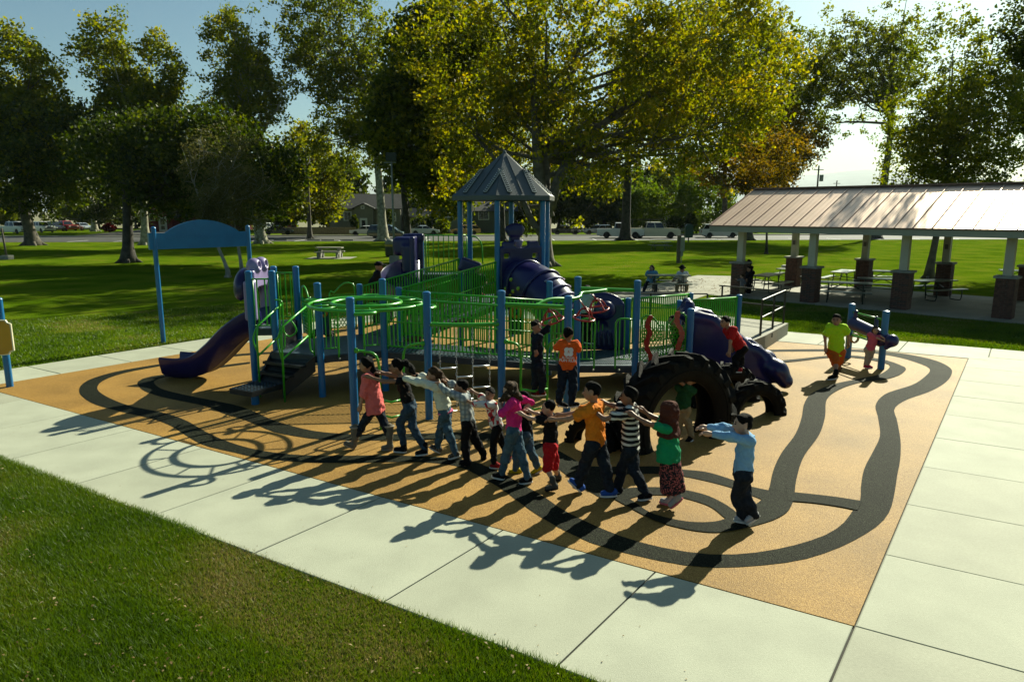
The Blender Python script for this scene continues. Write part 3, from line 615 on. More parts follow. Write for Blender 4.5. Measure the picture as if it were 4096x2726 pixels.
def field(prims, h, k=.02):
    B = [p for p in prims if p[3] == '+']; lo = np.min([p[1] for p in B], 0)-2.5*h; hi = np.max([p[2] for p in B], 0)+2.5*h
    n = np.ceil((hi-lo)/h).astype(int)+1; F = np.full(n, 1.0, np.float32); ax = [lo[i]+h*np.arange(n[i]) for i in range(3)]
    for f, l, u, op in prims:
        if l is None: s = [slice(0, n[i]) for i in range(3)]
        else: s = [slice(max(0, int((l[i]-3*k-2*h-lo[i])/h)), max(0, min(n[i], int((u[i]+3*k+2*h-lo[i])/h)+2))) for i in range(3)]
        if any(q.stop <= q.start for q in s): continue
        d = f(ax[0][s[0]][:, None, None], ax[1][s[1]][None, :, None], ax[2][s[2]][None, None, :]); sub = F[s[0], s[1], s[2]]
        if op == '+': g = np.clip(.5+.5*(sub-d)/k, 0, 1); F[s[0], s[1], s[2]] = sub*(1-g)+d*g-k*g*(1-g)
        elif op == '-': F[s[0], s[1], s[2]] = np.maximum(sub, -d)
        else: F[s[0], s[1], s[2]] = np.maximum(sub, d)
    return F, lo
def surfnet(F, lo, h):
    s = F < 0; X, Y, Z = F.shape; cs = (X-1, Y-1, Z-1); P = np.zeros(cs+(3,), np.float32); N = np.zeros(cs, np.float32)
    def sl(o): return tuple(slice(o[i], o[i]+cs[i]) for i in range(3))
    for ax in range(3):
        o1, o2 = [i for i in range(3) if i != ax]
        for a in (0, 1):
            for b_ in (0, 1):
                q0 = [0, 0, 0]; q0[o1], q0[o2] = a, b_; q1 = list(q0); q1[ax] = 1
                f0, f1 = F[sl(q0)], F[sl(q1)]; m = s[sl(q0)] != s[sl(q1)]; t = np.where(m, f0/np.where(m, f0-f1, 1), 0)
                P[..., ax] += t; P[..., o1] += a*m; P[..., o2] += b_*m; N += m
    mk = N > 0; idx = np.full(cs, -1, np.int32); idx[mk] = np.arange(mk.sum()); g = np.argwhere(mk); v = (g+P[mk]/N[mk][:, None])*h+lo; qs = []
    for ax in range(3):
        o1, o2 = [(1, 2), (2, 0), (0, 1)][ax]; a = [slice(None)]*3; b_ = [slice(None)]*3
        a[ax] = slice(0, -1); b_[ax] = slice(1, None)
        for o in (o1, o2): a[o] = slice(1, -1); b_[o] = slice(1, -1)
        sa, sb = s[tuple(a)], s[tuple(b_)]; e = np.argwhere(sa != sb)
        if not len(e): continue
        flip = sa[tuple(e.T)]; e = e.copy(); e[:, o1] += 1; e[:, o2] += 1
        def cell(d1, d2): c = e.copy(); c[:, o1] -= d1; c[:, o2] -= d2; return idx[tuple(c.T)]
        q = np.stack([cell(1, 1), cell(0, 1), cell(0, 0), cell(1, 0)], 1); q[~flip] = q[~flip][:, ::-1]; qs.append(q)
    return v, np.concatenate(qs)
def blob(name, prims, h, m, parent, k=.02, wr=0, kind=None, label=None, extra=None):
    F, lo = field(prims, h, k); v, f = surfnet(F, lo, h); v = v.astype(np.float32)
    if wr:                                     # soft cloth folds
        x, y, z = v.T; nz = np.sin(x*31+2*np.sin(z*23))*np.sin(y*29+1.5*np.sin(z*17+x*9))+.6*np.sin(z*41+3*np.sin(x*19+y*21))
        me = npmesh(name, v, f); nn = np.empty(len(v)*3, np.float32); me.vertices.foreach_get('normal', nn); v = v+nn.reshape(-1, 3)*(wr*nz)[:, None]; bpy.data.meshes.remove(me)
    off = rootloc(parent) if parent is not None else V((0, 0, 0))
    if extra is not None and extra.v:
        n0 = len(v); ev = np.array(extra.v, np.float32); v = np.vstack([v, ev]); me = bpy.data.meshes.new(name)
        me.from_pydata((v-np.array(off)).tolist(), [], f.tolist()+[tuple(i+n0 for i in q) for q in extra.f]); me.update()
    else: me = npmesh(name, v-np.array(off, np.float32), f)
    return link_mesh(name, me, m, parent, True, kind, label)
# ---- slide 1 (left, with the lavender mask)
def trough(path, w, d, th, lip, dirn=None, n=40):
    P = crom(path, n); rings = []
    for i, p in enumerate(P):
        t = (P[min(i+1, n-1)]-P[max(i-1, 0)]).normalized(); sd = V((0, 0, 1)).cross(t)
        if dirn is not None and abs(t.z) > .97: sd = V(dirn)
        sd.normalize(); up = t.cross(sd)
        pr = [(-w-lip, d), (-w-lip*.4, d+.03), (-w, d), (-w*.9, .04), (-w*.45, 0), (-w*.3, .035), (-w*.12, .005), (w*.12, .005), (w*.3, .035), (w*.45, 0), (w*.9, .04), (w, d), (w+lip*.4, d+.03), (w+lip, d), (w+lip*.8, d-.08), (w*.95, -.06), (w*.5, -th), (w*.25, -th*.7), (-w*.25, -th*.7), (-w*.5, -th), (-w*.95, -.06), (-w-lip*.8, d-.08)]
        rings.append([p+sd*x+up*z for x, z in pr])
    return rings
sp = [V((-5.0, 14.36, 1.25)), V((-5.28, 14.4, 1.22)), V((-5.66, 14.46, .97)), V((-6.08, 14.56, .58)), V((-6.46, 14.66, .31)), V((-6.9, 14.76, .19)), V((-7.36, 14.86, .19))]
k = MB(); k.loft(trough(sp, .31, .26, .17, .06)); s1 = k.build('slide', M_purple, PS); smooth_by_angle(s1, 50)
k = MB(); k.box((-6.9, 14.76, .03), (.09, .12, .2)); k.build('slide_foot', M_blue, s1)
mask_c = V((-5.18, 14.4, 0))
def xz(x, z, y=0): return V((mask_c.x+x, mask_c.y+y, z))
pr = [rbox((mask_c.x-.0, mask_c.y, 2.02), (.07, .45, .34), rr=.06), rbox((mask_c.x-.02, mask_c.y-.44, 1.75), (.12, .09, .40), rr=.05), rbox((mask_c.x-.02, mask_c.y+.44, 1.75), (.12, .09, .40), rr=.05),
      ellp((mask_c.x+.0, mask_c.y-.2, 2.42), (.15, .17, .16)), ellp((mask_c.x+.0, mask_c.y+.2, 2.42), (.15, .17, .16)),
      rbox((mask_c.x, mask_c.y, 1.66), (.5, .33, .34), rr=.15, op='-'), ellp((mask_c.x+.16, mask_c.y-.2, 2.44), (.10, .10, .09), op='-'), ellp((mask_c.x+.16, mask_c.y+.2, 2.44), (.10, .10, .09), op='-'), rbox((mask_c.x-.5, mask_c.y, 1.5), (.35, .3, .3), rr=.1, op='-')]
blob('slide_mask', pr, .02, M_lav, PS, .04)
pr = [ellp((mask_c.x-.26, mask_c.y, 1.95), (.22, .40, .42)), ellp((mask_c.x-.2, mask_c.y, 1.6), (.5, .36, .42), op='-')]
blob('slide_hood', pr, .022, M_purple, PS, .05)
# ---- slide 2 (right, large rolled slide with mask)
a, b_ = V((3.62, 14.38, 0)), V((5.50, 14.12, 0)); dx = (b_-a).normalized(); sd = V((-dx.y, dx.x, 0)); Rm = np.array([list(dx), list(sd), [0, 0, 1]]).T
def S2(x, y, z): x *= .86; p = a+dx*x+sd*y; return (p.x, p.y, z)
pr = []
prof = [(.0, .52, 1.46), (.25, .5, 1.45), (.5, .48, 1.38), (.8, .42, 1.24), (1.1, .34, 1.06), (1.4, .24, .86), (1.65, .17, .70), (1.85, .13, .58)]
xs_ = np.linspace(0, 1.85, 34)
for x, zl, zt in zip(xs_, np.interp(xs_, [p[0] for p in prof], [p[1] for p in prof]), np.interp(xs_, [p[0] for p in prof], [p[2] for p in prof])):
    for s in (-1, 1): pr.append(rbox(S2(x, s*.36, (zl+zt)/2), (.08, .07, (zt-zl)/2), Rm, .05))
    pr.append(rbox(S2(x, 0, zl+.12), (.09, .38, .09), Rm, .05))
for s in (-1, 1):
    pr += [rcone(S2(1.78, s*.38, .52), S2(2.02, s*.52, .40), .14, .19), rcone(S2(1.98, s*.48, .42), S2(2.18, s*.55, .20), .18, .15), rcone(S2(1.55, s*.38, .80), S2(1.75, s*.40, .66), .075, .09)]
    pr += [rcone(S2(-.02, s*.37, 1.45), S2(.55, s*.37, 1.38), .08, .08)]
pr += [rbox(S2(.02, 0, 1.42), (.22, .36, .10), Rm, .08), rbox(S2(1.98, 0, .20), (.14, .45, .05), Rm, .04)]
for s in (-1, 1): pr.append(ellp(S2(-.02, s*.2, 1.60), (.13, .14, .14), Rm))
for s in (-1, 1): pr.append(ellp(S2(-.14, s*.2, 1.62), (.09, .09, .08), Rm, '-'))
blob('slide', pr, .025, M_purple, PS, .10)
k = MB(); q = V(S2(1.9, -.4, 0)); k.tube([q, q+V((0, 0, .3))], .03, 8); k.build('slide_foot', M_blackmetal, PS)
# ---- spiral slide behind the tower
sc = V((-2.66, 19.15, 0)); pts = []
for i in range(30):
    t = i/29; an = math.radians(70+320*t); pts.append(V((sc.x+.52*math.cos(an), sc.y+.52*math.sin(an), lerp(1.80, .25, t))))
k = MB(); k.loft(trough(pts, .30, .58, .07, .04, n=60)); ss = k.build('spiral_slide', M_purple, PS); smooth_by_angle(ss, 50)
k = MB(); k.tube([(sc.x, sc.y, 0), (sc.x, sc.y, 2.2)], .17, 14); k.build('centre_column', M_purple, ss, True)
pr = [rbox((-2.62, 19.33, 2.15), (.20, .08, .75), rr=.05), rbox((-2.62, 18.95, 2.3), (.07, .35, .55), rr=.05), rbox((-2.93, 19.2, 2.58), (.27, .28, .25), rr=.12), rbox((-2.80, 19.1, 2.25), (.14, .25, .4), rr=.08), rbox((-2.68, 19.35, 2.80), (.28, .10, .10), rr=.04)]
blob('slide_hood', pr, .03, M_purple, ss, .05)
# ---- big crawl tube with the train face, at the tower
e = (T[0]+T[5])/2; nrm = V((e.x-hexc.x, e.y-hexc.y, 0)).normalized(); tg = V((-nrm.y, nrm.x, 0)); Rt = np.array([list(tg), list(nrm), [0, 0, 1]]).T
def TF(x, y, z): p = e+tg*x+nrm*y; return (p.x, p.y, z)
pr = [rbox(TF(0, .02, 1.95), (.56, .06, .70), Rt, .04), rbox(TF(0, .02, 2.66), (.50, .055, .12), Rt, .06), ellp(TF(0, .02, 2.62), (.34, .06, .24), Rt), ellp(TF(0, .02, 2.78), (.24, .04, .07), Rt, '-'), ellp(TF(0, .02, 2.7), (.2, .2, .08), Rt, '-'),
      rbox(TF(-.38, .02, 2.42), (.08, .2, .06), Rt, .03, '-'), rbox(TF(.38, .02, 2.42), (.08, .2, .06), Rt, .03, '-')]
face = blob('tube_entry_panel', pr, .022, M_purple, PS, .03)
pr = [rbox(TF(0, -.35, 2.98), (.20, .07, .10), Rt, .05), ellp(TF(0, -.35, 3.05), (.27, .07, .16), Rt), rbox(TF(0, -.35, 2.8), (.13, .05, .14), Rt, .03)]
blob('chimney_cap', pr, .02, M_purple, face, .03)
k = MB(); k.lathe([(.06, 2.56), (.095, 2.74), (.115, 2.77), (.115, 2.80), (.08, 2.80)], TF(.0, -.10, 0), 12); k.build('bell', M_lav, face, True)
def tubeloft(path, rads, n=24, seg=26):
    P = crom(path, n); rings = []
    for i, p in enumerate(P):
        t = (P[min(i+1, n-1)]-P[max(i-1, 0)]).normalized(); s_ = V((0, 0, 1)).cross(t).normalized(); u = t.cross(s_); r = np.interp(i/(n-1), np.linspace(0, 1, len(rads)), rads)
        rings.append([p+(s_*math.cos(2*math.pi*j/seg)+u*math.sin(2*math.pi*j/seg))*r for j in range(seg)])
    return rings
tp = [V(TF(0, .0, 1.78)), V(TF(.0, .35, 1.78)), V(TF(.08, .8, 1.72)), V(TF(.2, 1.2, 1.52)), V(TF(.36, 1.6, 1.15)), V(TF(.5, 1.95, .75))]
k = MB(); R_ = tubeloft(tp, [.52, .53, .54, .54, .5, .48]); k.loft(R_); tubeo = k.build('crawl_tube', M_purple, PS); smooth_by_angle(tubeo, 50)
for i in (4, 10):
    c = sum(R_[i], V((0, 0, 0)))/len(R_[i]); q = MB(); q.tube([c+(p-c)*1.04 for p in R_[i]], .035, 8, closed=True); q.build('tube_flange', M_purple, tubeo, True)
for i in range(12, 19, 2):
    ring = R_[i]; q = MB(); sel = [ring[j % 26] for j in range(4, 10)]; c = sum(ring, V((0, 0, 0)))/26
    q.tube([c+(p-c)*1.035 for p in sel], .022, 6); q.build('grip_ridge', M_lav, tubeo, True)
M_lime = mat('window_plug', (.32, .40, .03), .3, .1)
for j, i in ((14, 3), (15, 4), (14, 6), (13, 8), (16, 3), (15, 8), (12, 5)):
    p = R_[i][j]; c = sum(R_[i], V((0, 0, 0)))/26; q = MB(); q.ball(p+(p-c)*.01, .05, 8, 6); q.build('peep_hole', M_lime, tubeo, True)
# ---- purple bubble wall on the right deck, drum panels
pr = [rbox((1.9, 15.28, 1.02), (.56, .06, .52), rr=.04), ellp((1.9, 15.28, 1.50), (.54, .08, .28)), ellp((1.75, 15.28, 1.52), (.20, .3, .14), op='-'), ellp((2.0, 15.15, 1.40), (.24, .16, .22)), ellp((1.9, 15.16, 1.0), (.25, .12, .22), op='-')]
for i in range(7): pr.append(rcone((1.6+i*.1, 15.2, .9), (1.55+i*.115, 15.16, .62), .025, .03))
blob('bubble_wall', pr, .022, M_purple, PS, .03)
M_orange = mat('orange_panel', (.55, .13, .01), .4, .1)
for px, py, Y, r, m2 in ((2065, 1247, 15.0, .155, M_purple), (1293, 1250, 15.2, .10, M_purple)):
    c = D(px, py, Y); k = MB(); k.tube([c+V((r*.7*math.cos(i*.3927), 0, r*.7*math.sin(i*.3927))) for i in range(16)], r*.32, 8, closed=True); o = k.build('drum_ring', M_orange, PS, True); q = MB(); q.ball(c+V((0, .03, 0)), (r*.5, .05, r*.5), 12, 6); q.build('drum_skin', m2, o, True)
    k = MB(); k.box((c.x, c.y+.04, c.z-.12), (r*2.2, .03, .75)); k.build('play_panel', M_purple if px < 2000 else M_navy, PS)
# ---- tower roof: six folded panels with bolted tread strips
M_roof = mat('roof_grey', (.05, .065, .07), .42, .12, 2, spec=.4)
apex = V((hexc.x, hexc.y, 5.0)); ez = 3.88
EV = [hexc+V((math.cos(math.radians(a)), math.sin(math.radians(a)), 0))*1.42+V((0, 0, ez)) for a in (-98, -38, 22, 82, 142, 202)]
roof = PS
M_stud = mat('roof_strip', (.012, .013, .014), .35, .2, 10); M_studweb = mat('roof_strip_web', (.36, .40, .41), .4, .1, 10)  # dark strip backing and its pale grey web
for i in range(6):
    a, b_ = EV[i], EV[(i+1) % 6]; k = MB(); n = (b_-a).cross(apex-a).normalized()
    g = .004; k.ext([a.lerp(b_, g), b_.lerp(a, g), apex], -n*.025); k.ext([a, b_, b_-V((0, 0, .11)), a-V((0, 0, .11))], -V((n.x, n.y, 0)).normalized()*.03)
    pnl = k.build('roof_panel', M_roof, roof)
    k = MB(); m_ = a.lerp(b_, .5); k.beam(m_.lerp(apex, .04)+n*.008, m_.lerp(apex, .9)+n*.008, .012, .014, up=n)
    for j in range(14): k.ball(m_.lerp(apex, .05+.06*j)+n*.016, .011, 6, 4)
    k.build('seam', M_roof, pnl)
    for t in (.27, .73):
        s0 = a.lerp(b_, t); s1_ = a.lerp(b_, .5+(t-.5)*1.0); top = s0.lerp(apex, .62)+(a.lerp(b_, .5)-s0)*.0
        d = (apex-a.lerp(b_, .5)).normalized(); up0, up1 = s0+d*.08, s0+d*1.02*(1.0); x = (b_-a).normalized(); lim = 1.08
        k = MB(); k.beam(up0+n*.012, s0+d*(lim-.1)+n*.012, .11, .012, up=n); strip = k.build('tread_strip', M_stud, pnl)
        q = MB()
        for j in range(13):
            c0 = s0+d*(.10+j*.067)+n*.026
            for sg in (-1, 1):
                q.beam(c0+x*sg*.015, c0+x*sg*.052+d*.018, .014, .012, up=n); q.beam(c0+x*sg*.052+d*.018, c0+x*sg*.052+d*.05, .012, .012, up=n)
            q.beam(c0-x*.016, c0+x*.016, .014, .012, up=n)
        q.build('strip_web', M_studweb, pnl, kind='stuff')
k = MB(); k.lathe([(.05, 4.965), (.03, 5.02), (.001, 5.035)], (hexc.x, hexc.y, 0), 10); k.build('finial', M_roof, roof)
# purple play cabinet by the ramp
blob('sand_cabinet', [rbox((-1.05, 17.6, 2.15), (.26, .2, .17), Matrix.Rotation(.35, 3, 'Y'), .05), rbox((-1.1, 17.6, 1.8), (.1, .1, .4), rr=.04)], .025, M_purple, PS, .03)
# ------------------------------------------------------------------ half buried tractor tyres
def tyre(label, c, R, w, ax_ang, zc, nl=22, inner=.62):
    """c ground centre, ax_ang direction of the axle in plan, zc height of the hub"""
    t = thing('tractor_tyre', label, 'tyre', (c[0], c[1], 0), 'tyres half buried in the play surface')
    ax = V((math.cos(ax_ang), math.sin(ax_ang), 0)); tg = V((-ax.y, ax.x, 0)); up = V((0, 0, 1)); C = V((c[0], c[1], zc))
    def pt(a, r, x): return C+tg*(r*math.cos(a))+up*(r*math.sin(a))+ax*x
    prof = [(R*inner, -.62*w/2), (R*inner*1.03, -.78*w/2), (R*.74, -.98*w/2), (R*.85, -1.0*w/2), (R*.91, -.94*w/2), (R*.94, -.8*w/2), (R*.955, 0), (R*.94, .8*w/2), (R*.91, .94*w/2), (R*.85, 1.0*w/2), (R*.74, .98*w/2), (R*inner*1.03, .78*w/2), (R*inner, .62*w/2), (R*inner*1.06, .5*w/2), (R*.82, .80*w/2), (R*.84, .5*w/2), (R*.84, -.5*w/2), (R*.82, -.80*w/2), (R*inner*1.06, -.5*w/2)]
    k = MB(); N = 56; rings = [[pt(2*math.pi*i/N, r, x) for r, x in prof] for i in range(N)]; rings.append(rings[0]); k.loft(rings, caps=False)
    body = k.build('carcass', M_tire, t, True)
    k = MB(); k.tube([pt(2*math.pi*i/40, R*.80, w*.505) for i in range(40)], .008, 5, closed=True); k.tube([pt(2*math.pi*i/40, R*.80, -w*.505) for i in range(40)], .008, 5, closed=True); k.build('sidewall_rib', M_tire, t)
    for s in (-1, 1):
        for i in range(nl):
            a0 = 2*math.pi*(i+(.5 if s > 0 else 0))/nl; k = MB(); rows = []
            for q in range(6):
                f = q/5; x = s*w*lerp(-.02, .53, f); a = a0+.30*f*(22/nl); th = lerp(.055, .075, f)/R*.62; rt = R*(1.025 if f < .8 else lerp(1.025, .975, (f-.8)/.2)); rb = R*(.93 if f < .7 else .85)
                rows.append([pt(a-th*1.35, rb, x), pt(a-th*.8, rt, x), pt(a+th*.8, rt, x), pt(a+th*1.35, rb, x)])
            if math.sin(a0+.15)*R+zc < -.1: continue
            k.loft(rows); k.build('tread_lug', M_tire, t)
    return t
gl, gr = G(2570, 1806), G(2850, 1748)
tv = (gr-gl).normalized(); axa = math.atan2(tv.x, -tv.y)   # axle across the plane
tyre('largest tyre arch with deep lugs and a child standing under it', ((gl.x+gr.x)/2-.04, (gl.y+gr.y)/2+.17), 1.05, .58, axa, .33, 20, .62)
c = G(2895, 1612); tyre('middle tyre arch behind the largest one with a boy on top', (c.x, c.y), .72, .42, math.radians(118), .02, 20)
c = (G(2990, 1655)+G(3065, 1680))/2; tyre('small tyre arch at the right end beside the rolled slide', (c.x-.05, c.y+.08), .60, .34, math.radians(110), .02, 18)
a, b_ = G(2290, 1757), G(2440, 1805); c = (a+b_)/2; tyre('tyre arch behind the child in the plain orange shirt', (c.x+.02, c.y+.02), .42, .30, math.radians(50), .02, 18)
c = G(1288, 1372); tyre('small tyre arch under the hexagonal deck at the left', (c.x, c.y), .40, .26, math.radians(80), .02, 16)
# ------------------------------------------------------------------ blue archway, info panel, roller
t = thing('archway_sign', 'blue arched header board on two tall posts standing at the lawn edge', 'archway', G(654, 1366))
pa, pb = G(654, 1366), G(1000, 1322); pb = pa+(pb-pa).normalized()*2.62
for p in (pa, pb):
    k = MB(); k.tube([p-V((0, 0, .05)), p+V((0, 0, 3.05))], .062, 12); k.ball(p+V((0, 0, 3.06)), (.065, .065, .045), 12, 6); o = k.build('post', M_blue, t); smooth_by_angle(o, 40)
u = (pb-pa).normalized(); nr = V((u.y, -u.x, 0)); L = (pb-pa).length; pts = [pa+u*.03+V((0, 0, 2.50)), pb-u*.03+V((0, 0, 2.50))]
top = [pa+u*(L-.03)+V((0, 0, 2.93)), pa+u*(L-.28)+V((0, 0, 2.93))]+[pa+u*(L-.28-(L-.56)*i/16)+V((0, 0, 2.93+.34*math.sin(math.pi*i/16)**.8)) for i in range(1, 16)]+[pa+u*.28+V((0, 0, 2.93)), pa+u*.03+V((0, 0, 2.93))]
k = MB(); k.ext([p-nr*.03 for p in pts+top], nr*.06); k.build('header_board', M_blue, t)
k = MB(); k.beam(pa+u*.28+nr*.034+V((0, 0, 2.80)), pb-u*.28+nr*.034+V((0, 0, 2.80)), .012, .035, up=(0, 0, 1)); k.build('moulding', M_blue, t)
k = MB(); k.box(pa-u*.10+V((0, 0, 2.72)), (.10, .10, .44), rz=math.atan2(u.y, u.x)); k.build('bracket', M_blue, t)
t = thing('info_sign', 'yellow rules board with a wavy white edge on a blue post at the far left', 'sign', G(40, 1545))
p = G(40, 1545); k = MB(); k.tube([p-V((0, 0, .05)), p+V((0, 0, 1.78))], .066, 12); k.ball(p+V((0, 0, 1.78)), (.07, .07, .045), 12, 6); smooth_by_angle(k.build('post', M_blue, t), 40)
p2_ = p+V((-.95, .12, 0)); k = MB(); k.tube([p2_-V((0, 0, .05)), p2_+V((0, 0, 1.78))], .066, 12); k.ball(p2_+V((0, 0, 1.78)), (.07, .07, .045), 12, 6); smooth_by_angle(k.build('post', M_blue, t), 40)
M_yel = mat('sign_yellow', (.42, .22, .012), .5, .1, 2); M_edge = mat('sign_edge', (.62, .58, .42), .5, .1)
def scallop(c, w, h, n=1.0):
    o = []
    for x, z in ((1, .78), (.86, .86), (.8, 1), (-.8, 1), (-.86, .86), (-1, .78), (-1, -.72), (-.84, -.8), (-.78, -.95), (-.5, -1), (0, -.88), (.5, -1), (.78, -.95), (.84, -.8), (1, -.72)): o.append(c+V((x*w*n, 0, z*h*n)))
    return o
c = p+V((-.42, -.09, 1.02)); c.x = D(47, 1330, c.y).x-.5
k = MB(); k.ext(scallop(c, .5, .36), (0, .03, 0)); k.build('board_edge', M_edge, t)
k = MB(); k.ext([q+V((0, -.006, 0)) for q in scallop(c, .5, .36, .95)], (0, .006, 0)); k.build('board', M_yel, t)
t = thing('roller_panel', 'purple roller drum between two short blue posts on the right side', 'play panel', G(3390, 1430))
a, b_ = G(3390, 1430), G(3523, 1475)
for p in (a, b_):
    k = MB(); k.tube([p-V((0, 0, .02)), p+V((0, 0, 1.30))], .075, 12); k.lathe([(.08, 1.27), (.07, 1.32), (.02, 1.335), (.001, 1.335)], p, 12); smooth_by_angle(k.build('post', M_blue, t), 40)
for z in (1.13, .58): k = MB(); k.tube([a+V((0, 0, z)), b_+V((0, 0, z-.02))], .022, 8); k.build('rail', M_green, t, True)
A_, B_ = a.lerp(b_, .12)+V((-.02, -.03, .86)), D(3568, 1362, b_.y-.25)
blob('drum', [rcone(A_, A_.lerp(B_, .78), .15, .13), rcone(A_+V((0, 0, .0)), A_.lerp(B_, .03)+V((0, 0, .30)), .05, .05), rcone(A_.lerp(B_, .58)+V((0, 0, -.02)), A_.lerp(B_, .58)+V((0, 0, .36)), .06, .04), rcone(A_.lerp(B_, .55)+V((0, 0, -.10)), A_.lerp(B_, .78)+V((0, 0, -.12)), .15, .13)], .018, M_purple, t, .04)
blob('end_knob', [ellp(B_, (.14, .14, .14)), rcone(B_, B_+V((-.10, .02, -.16)), .10, .05)], .016, M_purple, t, .04)
M_flesh = mat('tan_plastic', (.32, .20, .09), .5)
k = MB(); q = a+V((.08, -.1, .5)); k.tube([q+V((.09*math.cos(i*.5236), 0, .10*math.sin(i*.5236))) for i in range(12)], .03, 7, closed=True); k.build('hand_ring', M_flesh, t, True)
# ------------------------------------------------------------------ concrete access ramp with black handrails
lp = [V((5.35, 16.25, 0)), G(3058, 1398), G(3150, 1337), V((6.3, 21.6, 0)), V((4.3, 16.75, 0))]
t = thing('access_ramp', 'concrete access ramp with black handrails at the right end of the play structure', 'ramp', lp[1])
hz = [.40, .37, .33, .35, .40]; k = MB(); n = 5; top = [p+V((0, 0, z)) for p, z in zip(lp, hz)]; bot = [p-V((0, 0, .06)) for p in lp]
k.add(bot+top, [tuple(range(n))[::-1], tuple(range(n, 2*n))]+[(i, (i+1) % n, n+(i+1) % n, n+i) for i in range(n)]); k.build('ramp_slab', M_conc2, t)
def hrail(P, z0, posts):
    k = MB(); H = .92
    for m in (0, .45): k.tube([p+V((0, 0, z0+H-m)) for p in P], .022, 8)
    k.build('hand_rail', M_blackmetal, t)
    for i, f in posts:
        q = P[i].lerp(P[min(i+1, len(P)-1)], f); k = MB(); k.box(q+V((0, 0, z0/2+H/2)), (.045, .045, H+z0)); k.build('rail_post', M_blackmetal, t)
e = (lp[2]-lp[1]).normalized(); s_ = V((-e.y, e.x, 0))*.12
hrail([lp[1]+s_-e*.05, lp[2]+s_-e*.1], .36, ((0, .0), (0, .5), (0, 1.0)))
hrail([lp[2]+s_-e*.1, lp[3]+V((.1, .1, 0))], .33, ((0, .95),))
hrail([V((6.1, 21.9, 0)), V((2.6, 22.1, 0))], .05, ((0, 0), (0, .5), (0, 1)))
k = MB(); k.box(lp[1].lerp(lp[2], .22)+V((.03, -.02, .30)), (.05, .02, .12), rz=.9); k.build('bracket', M_blackmetal, t)
# ------------------------------------------------------------------ picnic pavilion
M_brick = mat('brick_brown', (.095, .042, .028), .85, .35, 9, bump=.3, bscale=40); M_brick2 = mat('brick_dark', (.06, .036, .028), .85, .35, 9, bump=.3, bscale=40)  # reddish brown brick and a darker kind, mixed at random
M_mort = mat('mortar', (.13, .12, .10), .9, .1); M_stone = mat('cap_stone', (.22, .22, .19), .8, .12, 6); M_cream = mat('cream_paint', (.42, .40, .30), .6, .06, 2)
M_metal = mat('tan_metal_roof', (.74, .52, .39), .40, .05, 1.5, metal=.55, spec=.6, det2=(60, .03)); M_trim = mat('roof_trim', (.17, .09, .06), .4, .1, 3)
M_fascia = mat('fascia_paint', (.25, .265, .21), .6, .05, 2); M_soffit = mat('soffit', (.35, .32, .24), .7, .06, 2)
pav = thing('picnic_pavilion', 'open picnic pavilion with brick piers and a tan standing seam roof', 'pavilion', (P0.x, P0.y, 0))
ang = math.atan2(PA.y, PA.x)
bm = MB(); bm.box((0, 0, 0), (.188, .055, .056)); bme = bpy.data.meshes.new('brick'); bme.from_pydata(bm.v, [], bm.f); bme.materials.append(M_brick); bme2 = bme.copy(); bme2.materials.clear(); bme2.materials.append(M_brick2)
hb = MB(); hb.box((0, 0, 0), (.09, .055, .056)); bmh = bpy.data.meshes.new('brick_half'); bmh.from_pydata(hb.v, [], hb.f); bmh.materials.append(M_brick)
nb = [0]; far_b = MB()
CW, BH = .55, 1.32
frontc = [PV(0, 0), PV(3.18, -.35), PV(6.35, .02), PV(9.5, .05), PV(12.7, .0)]; backc = [PV(0, 5.2), PV(2.95, 5.9), PV(6.2, 5.85), PV(9.0, 6.3), PV(12.4, 6.0)]
for ci, c in enumerate(frontc+backc):
    k = MB(); k.box(c+V((0, 0, BH/2)), (CW-.03, CW-.03, BH), rz=ang); col = k.build('brick_pier', M_mort, pav)
    k = MB(); k.box(c+V((0, 0, BH+.045)), (CW+.13, CW+.13, .075), rz=ang); k.build('pier_cap', M_stone, pav)
    k = MB(); k.box(c+V((0, 0, BH+.08+.66)), (.26, .26, 1.34), rz=ang); k.build('column', M_cream, pav)
    rows = 20; rh = BH/rows
    for side in range(4):
        a = ang+side*math.pi/2; nx = V((math.sin(a), -math.cos(a), 0)); tx = V((math.cos(a), math.sin(a), 0)); vis = side in (0, 3)
        for r in range(rows):
            for j in range(3):
                off = (j-1)*.2+(.05 if r % 2 else -.05); z = (r+.5)*rh
                off = max(-.18, min(.18, off)); p = c+nx*(CW/2-.022+rnd.uniform(-.002, .003))+tx*off+V((0, 0, z))
                if ci < 4 and vis and nb[0] < 296 and not (side == 3 and ci == 3 and r < 3) and (side == 0 or r % 1 == 0):
                    o = bpy.data.objects.new('brick', bme if rnd.random() < .65 else bme2); COL.objects.link(o); o.parent = pav
                    o.location = p-V(pav.location); o.rotation_euler = (0, 0, a); nb[0] += 1
                else: far_b.box(p, (.188, .055, .056), rz=a)
far_b.build('brick', M_brick, pav, kind='stuff')
